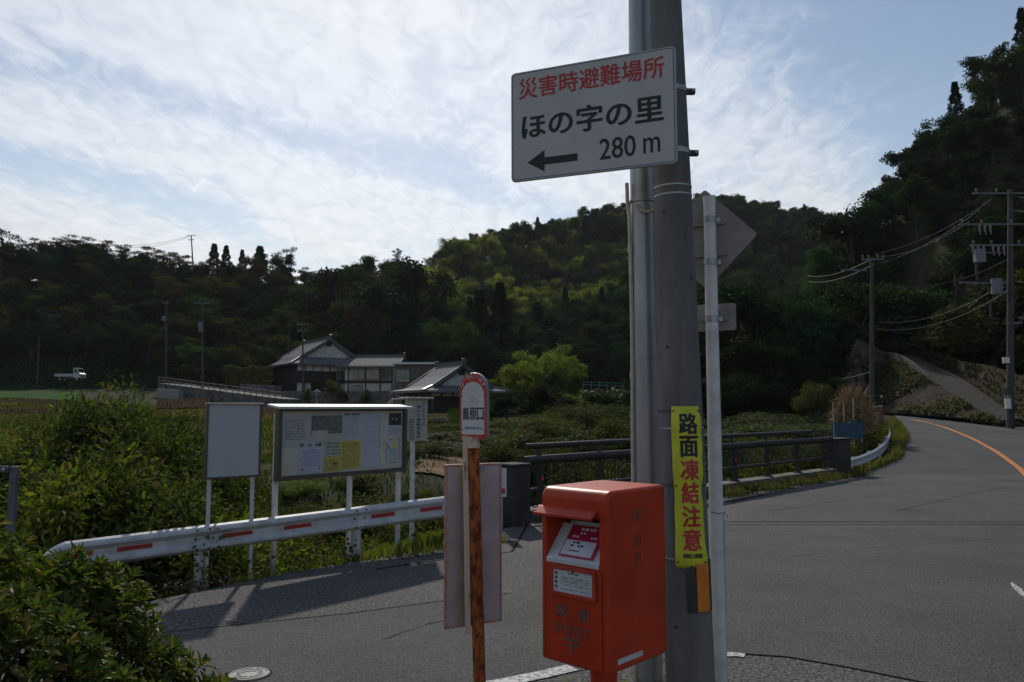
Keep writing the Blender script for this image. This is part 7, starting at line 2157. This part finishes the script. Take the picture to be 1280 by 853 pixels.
# the camphor-like weeds and creepers that cover the banks on the right
def bank_cover(name, objname, n, size, mats, seed, lift=.25, keep=lambda p: True):
    r = np.random.default_rng(seed); o = bpy.data.objects[objname]; me = o.data; P_, N_ = [], []
    fs = [(f.center, f.normal, f.area, [me.vertices[i].co for i in f.vertices]) for f in me.polygons]; tot = sum(f[2] for f in fs)
    for c, nr, a, vs in fs:
        for _ in range(int(n * a / tot + r.random())):
            w = r.dirichlet([1] * len(vs)); p = sum((vs[i] * float(w[i]) for i in range(len(vs))), Vector()); 
            q = mno.noise(p * .35)
            if q + r.normal(0, .12) < keep: continue
            nn = nr if nr.y < 0 else -nr
            P_.append(p + nn * float(r.uniform(.02, lift))); N_.append(nn)
    P_, N_ = np.array(P_), np.array(N_); k = len(P_); ln = r.uniform(*size, k)
    V = leaves(P_, np.c_[r.normal(0, 1, (k, 2)), r.normal(-.3, .5, k)], unit(N_ + r.normal(0, .4, (k, 3)) + np.array([0, 0, .3])), ln, ln * .7, fold=.12)
    return link(name, quads_mesh(name, V, mats, r.integers(0, len(mats), k)), kind='stuff')
bank_cover('bank_creeper', 'ramp_retaining_bank', 12000, (.10, .24), [LM['olive'], LM['russet'], LM['shrubd'], g_dry], 41, keep=-.08)
bank_cover('bank_creeper', 'rounded_rock_bank', 3500, (.14, .3), [LM['shrubd'], LM['olive']], 42, keep=.05)
bank_cover('bank_creeper', 'hillside_stone_bank', 16000, (.12, .28), [LM['dark'], LM['olive'], LM['russet']], 43, keep=-.35)
def hill_under(name, u0, u1, D0, D1, n, h, size, mats, seed):
    r = np.random.default_rng(seed); D = r.uniform(D0, D1, n); u = r.uniform(u0, u1, n); x = (u - CX) / FPX * D
    keep = sdist(x, D, ROADPOLY) > 7.5; p = np.c_[x, D][keep]; creeper(name, p, h, size, mats, seed)
hill_under('hillside_undergrowth', 1195, 1420, 47, 72, 26000, 1.6, (.2, .42), [LM['shrubd'], LM['olive'], LM['dark'], LM['mid']], 51)
hill_under('hillside_undergrowth', 1080, 1240, 64, 86, 22000, 1.8, (.22, .45), [LM['shrubd'], LM['olive'], LM['dark'], LM['mid']], 52)
hill_under('forest_edge_undergrowth', -120, 345, 111, 121, 16000, 2.6, (.3, .55), [LM['shrubd'], LM['dark'], LM['mid']], 53)
hill_under('forest_edge_undergrowth', 560, 1060, 78, 100, 22000, 2.2, (.3, .55), [LM['shrubd'], LM['dark'], LM['mid']], 54)
# ------------------------------------------------------------------ thin autumn haze in the valley
hz = MB(); hz.box(-230, 260, -30, 372, -9, 135)
hm_ = bpy.data.materials.new('haze'); hm_.use_nodes = True
t = hm_.node_tree; t.nodes.clear(); o_ = t.nodes.new('ShaderNodeOutputMaterial'); pv = t.nodes.new('ShaderNodeVolumePrincipled')
pv.inputs['Color'].default_value = (.80, .90, 1.0, 1); pv.inputs['Density'].default_value = .00008; pv.inputs['Anisotropy'].default_value = .3
t.links.new(pv.outputs[0], o_.inputs['Volume'])
hz.build('haze', hm_, kind='stuff')

# look-alikes that still share a label are told apart by their order from left to right
dup_ = {}
for o in SC.objects:
    if o.get('category') and o.get('label'): dup_.setdefault(o['label'], []).append(o)
ORDL = ('leftmost', 'second from left', 'third from left', 'fourth from left', 'fifth from left', 'sixth from left', 'seventh from left', 'eighth from left', 'ninth from left', 'tenth from left')
for lb, os_ in dup_.items():
    if 1 < len(os_) <= 10:
        os_.sort(key=lambda o: o.location.x / max(o.location.y, .1))
        for i, o in enumerate(os_):
            o['label'] = lb + ', ' + (('left one', 'right one')[i] if len(os_) == 2 else ORDL[i])
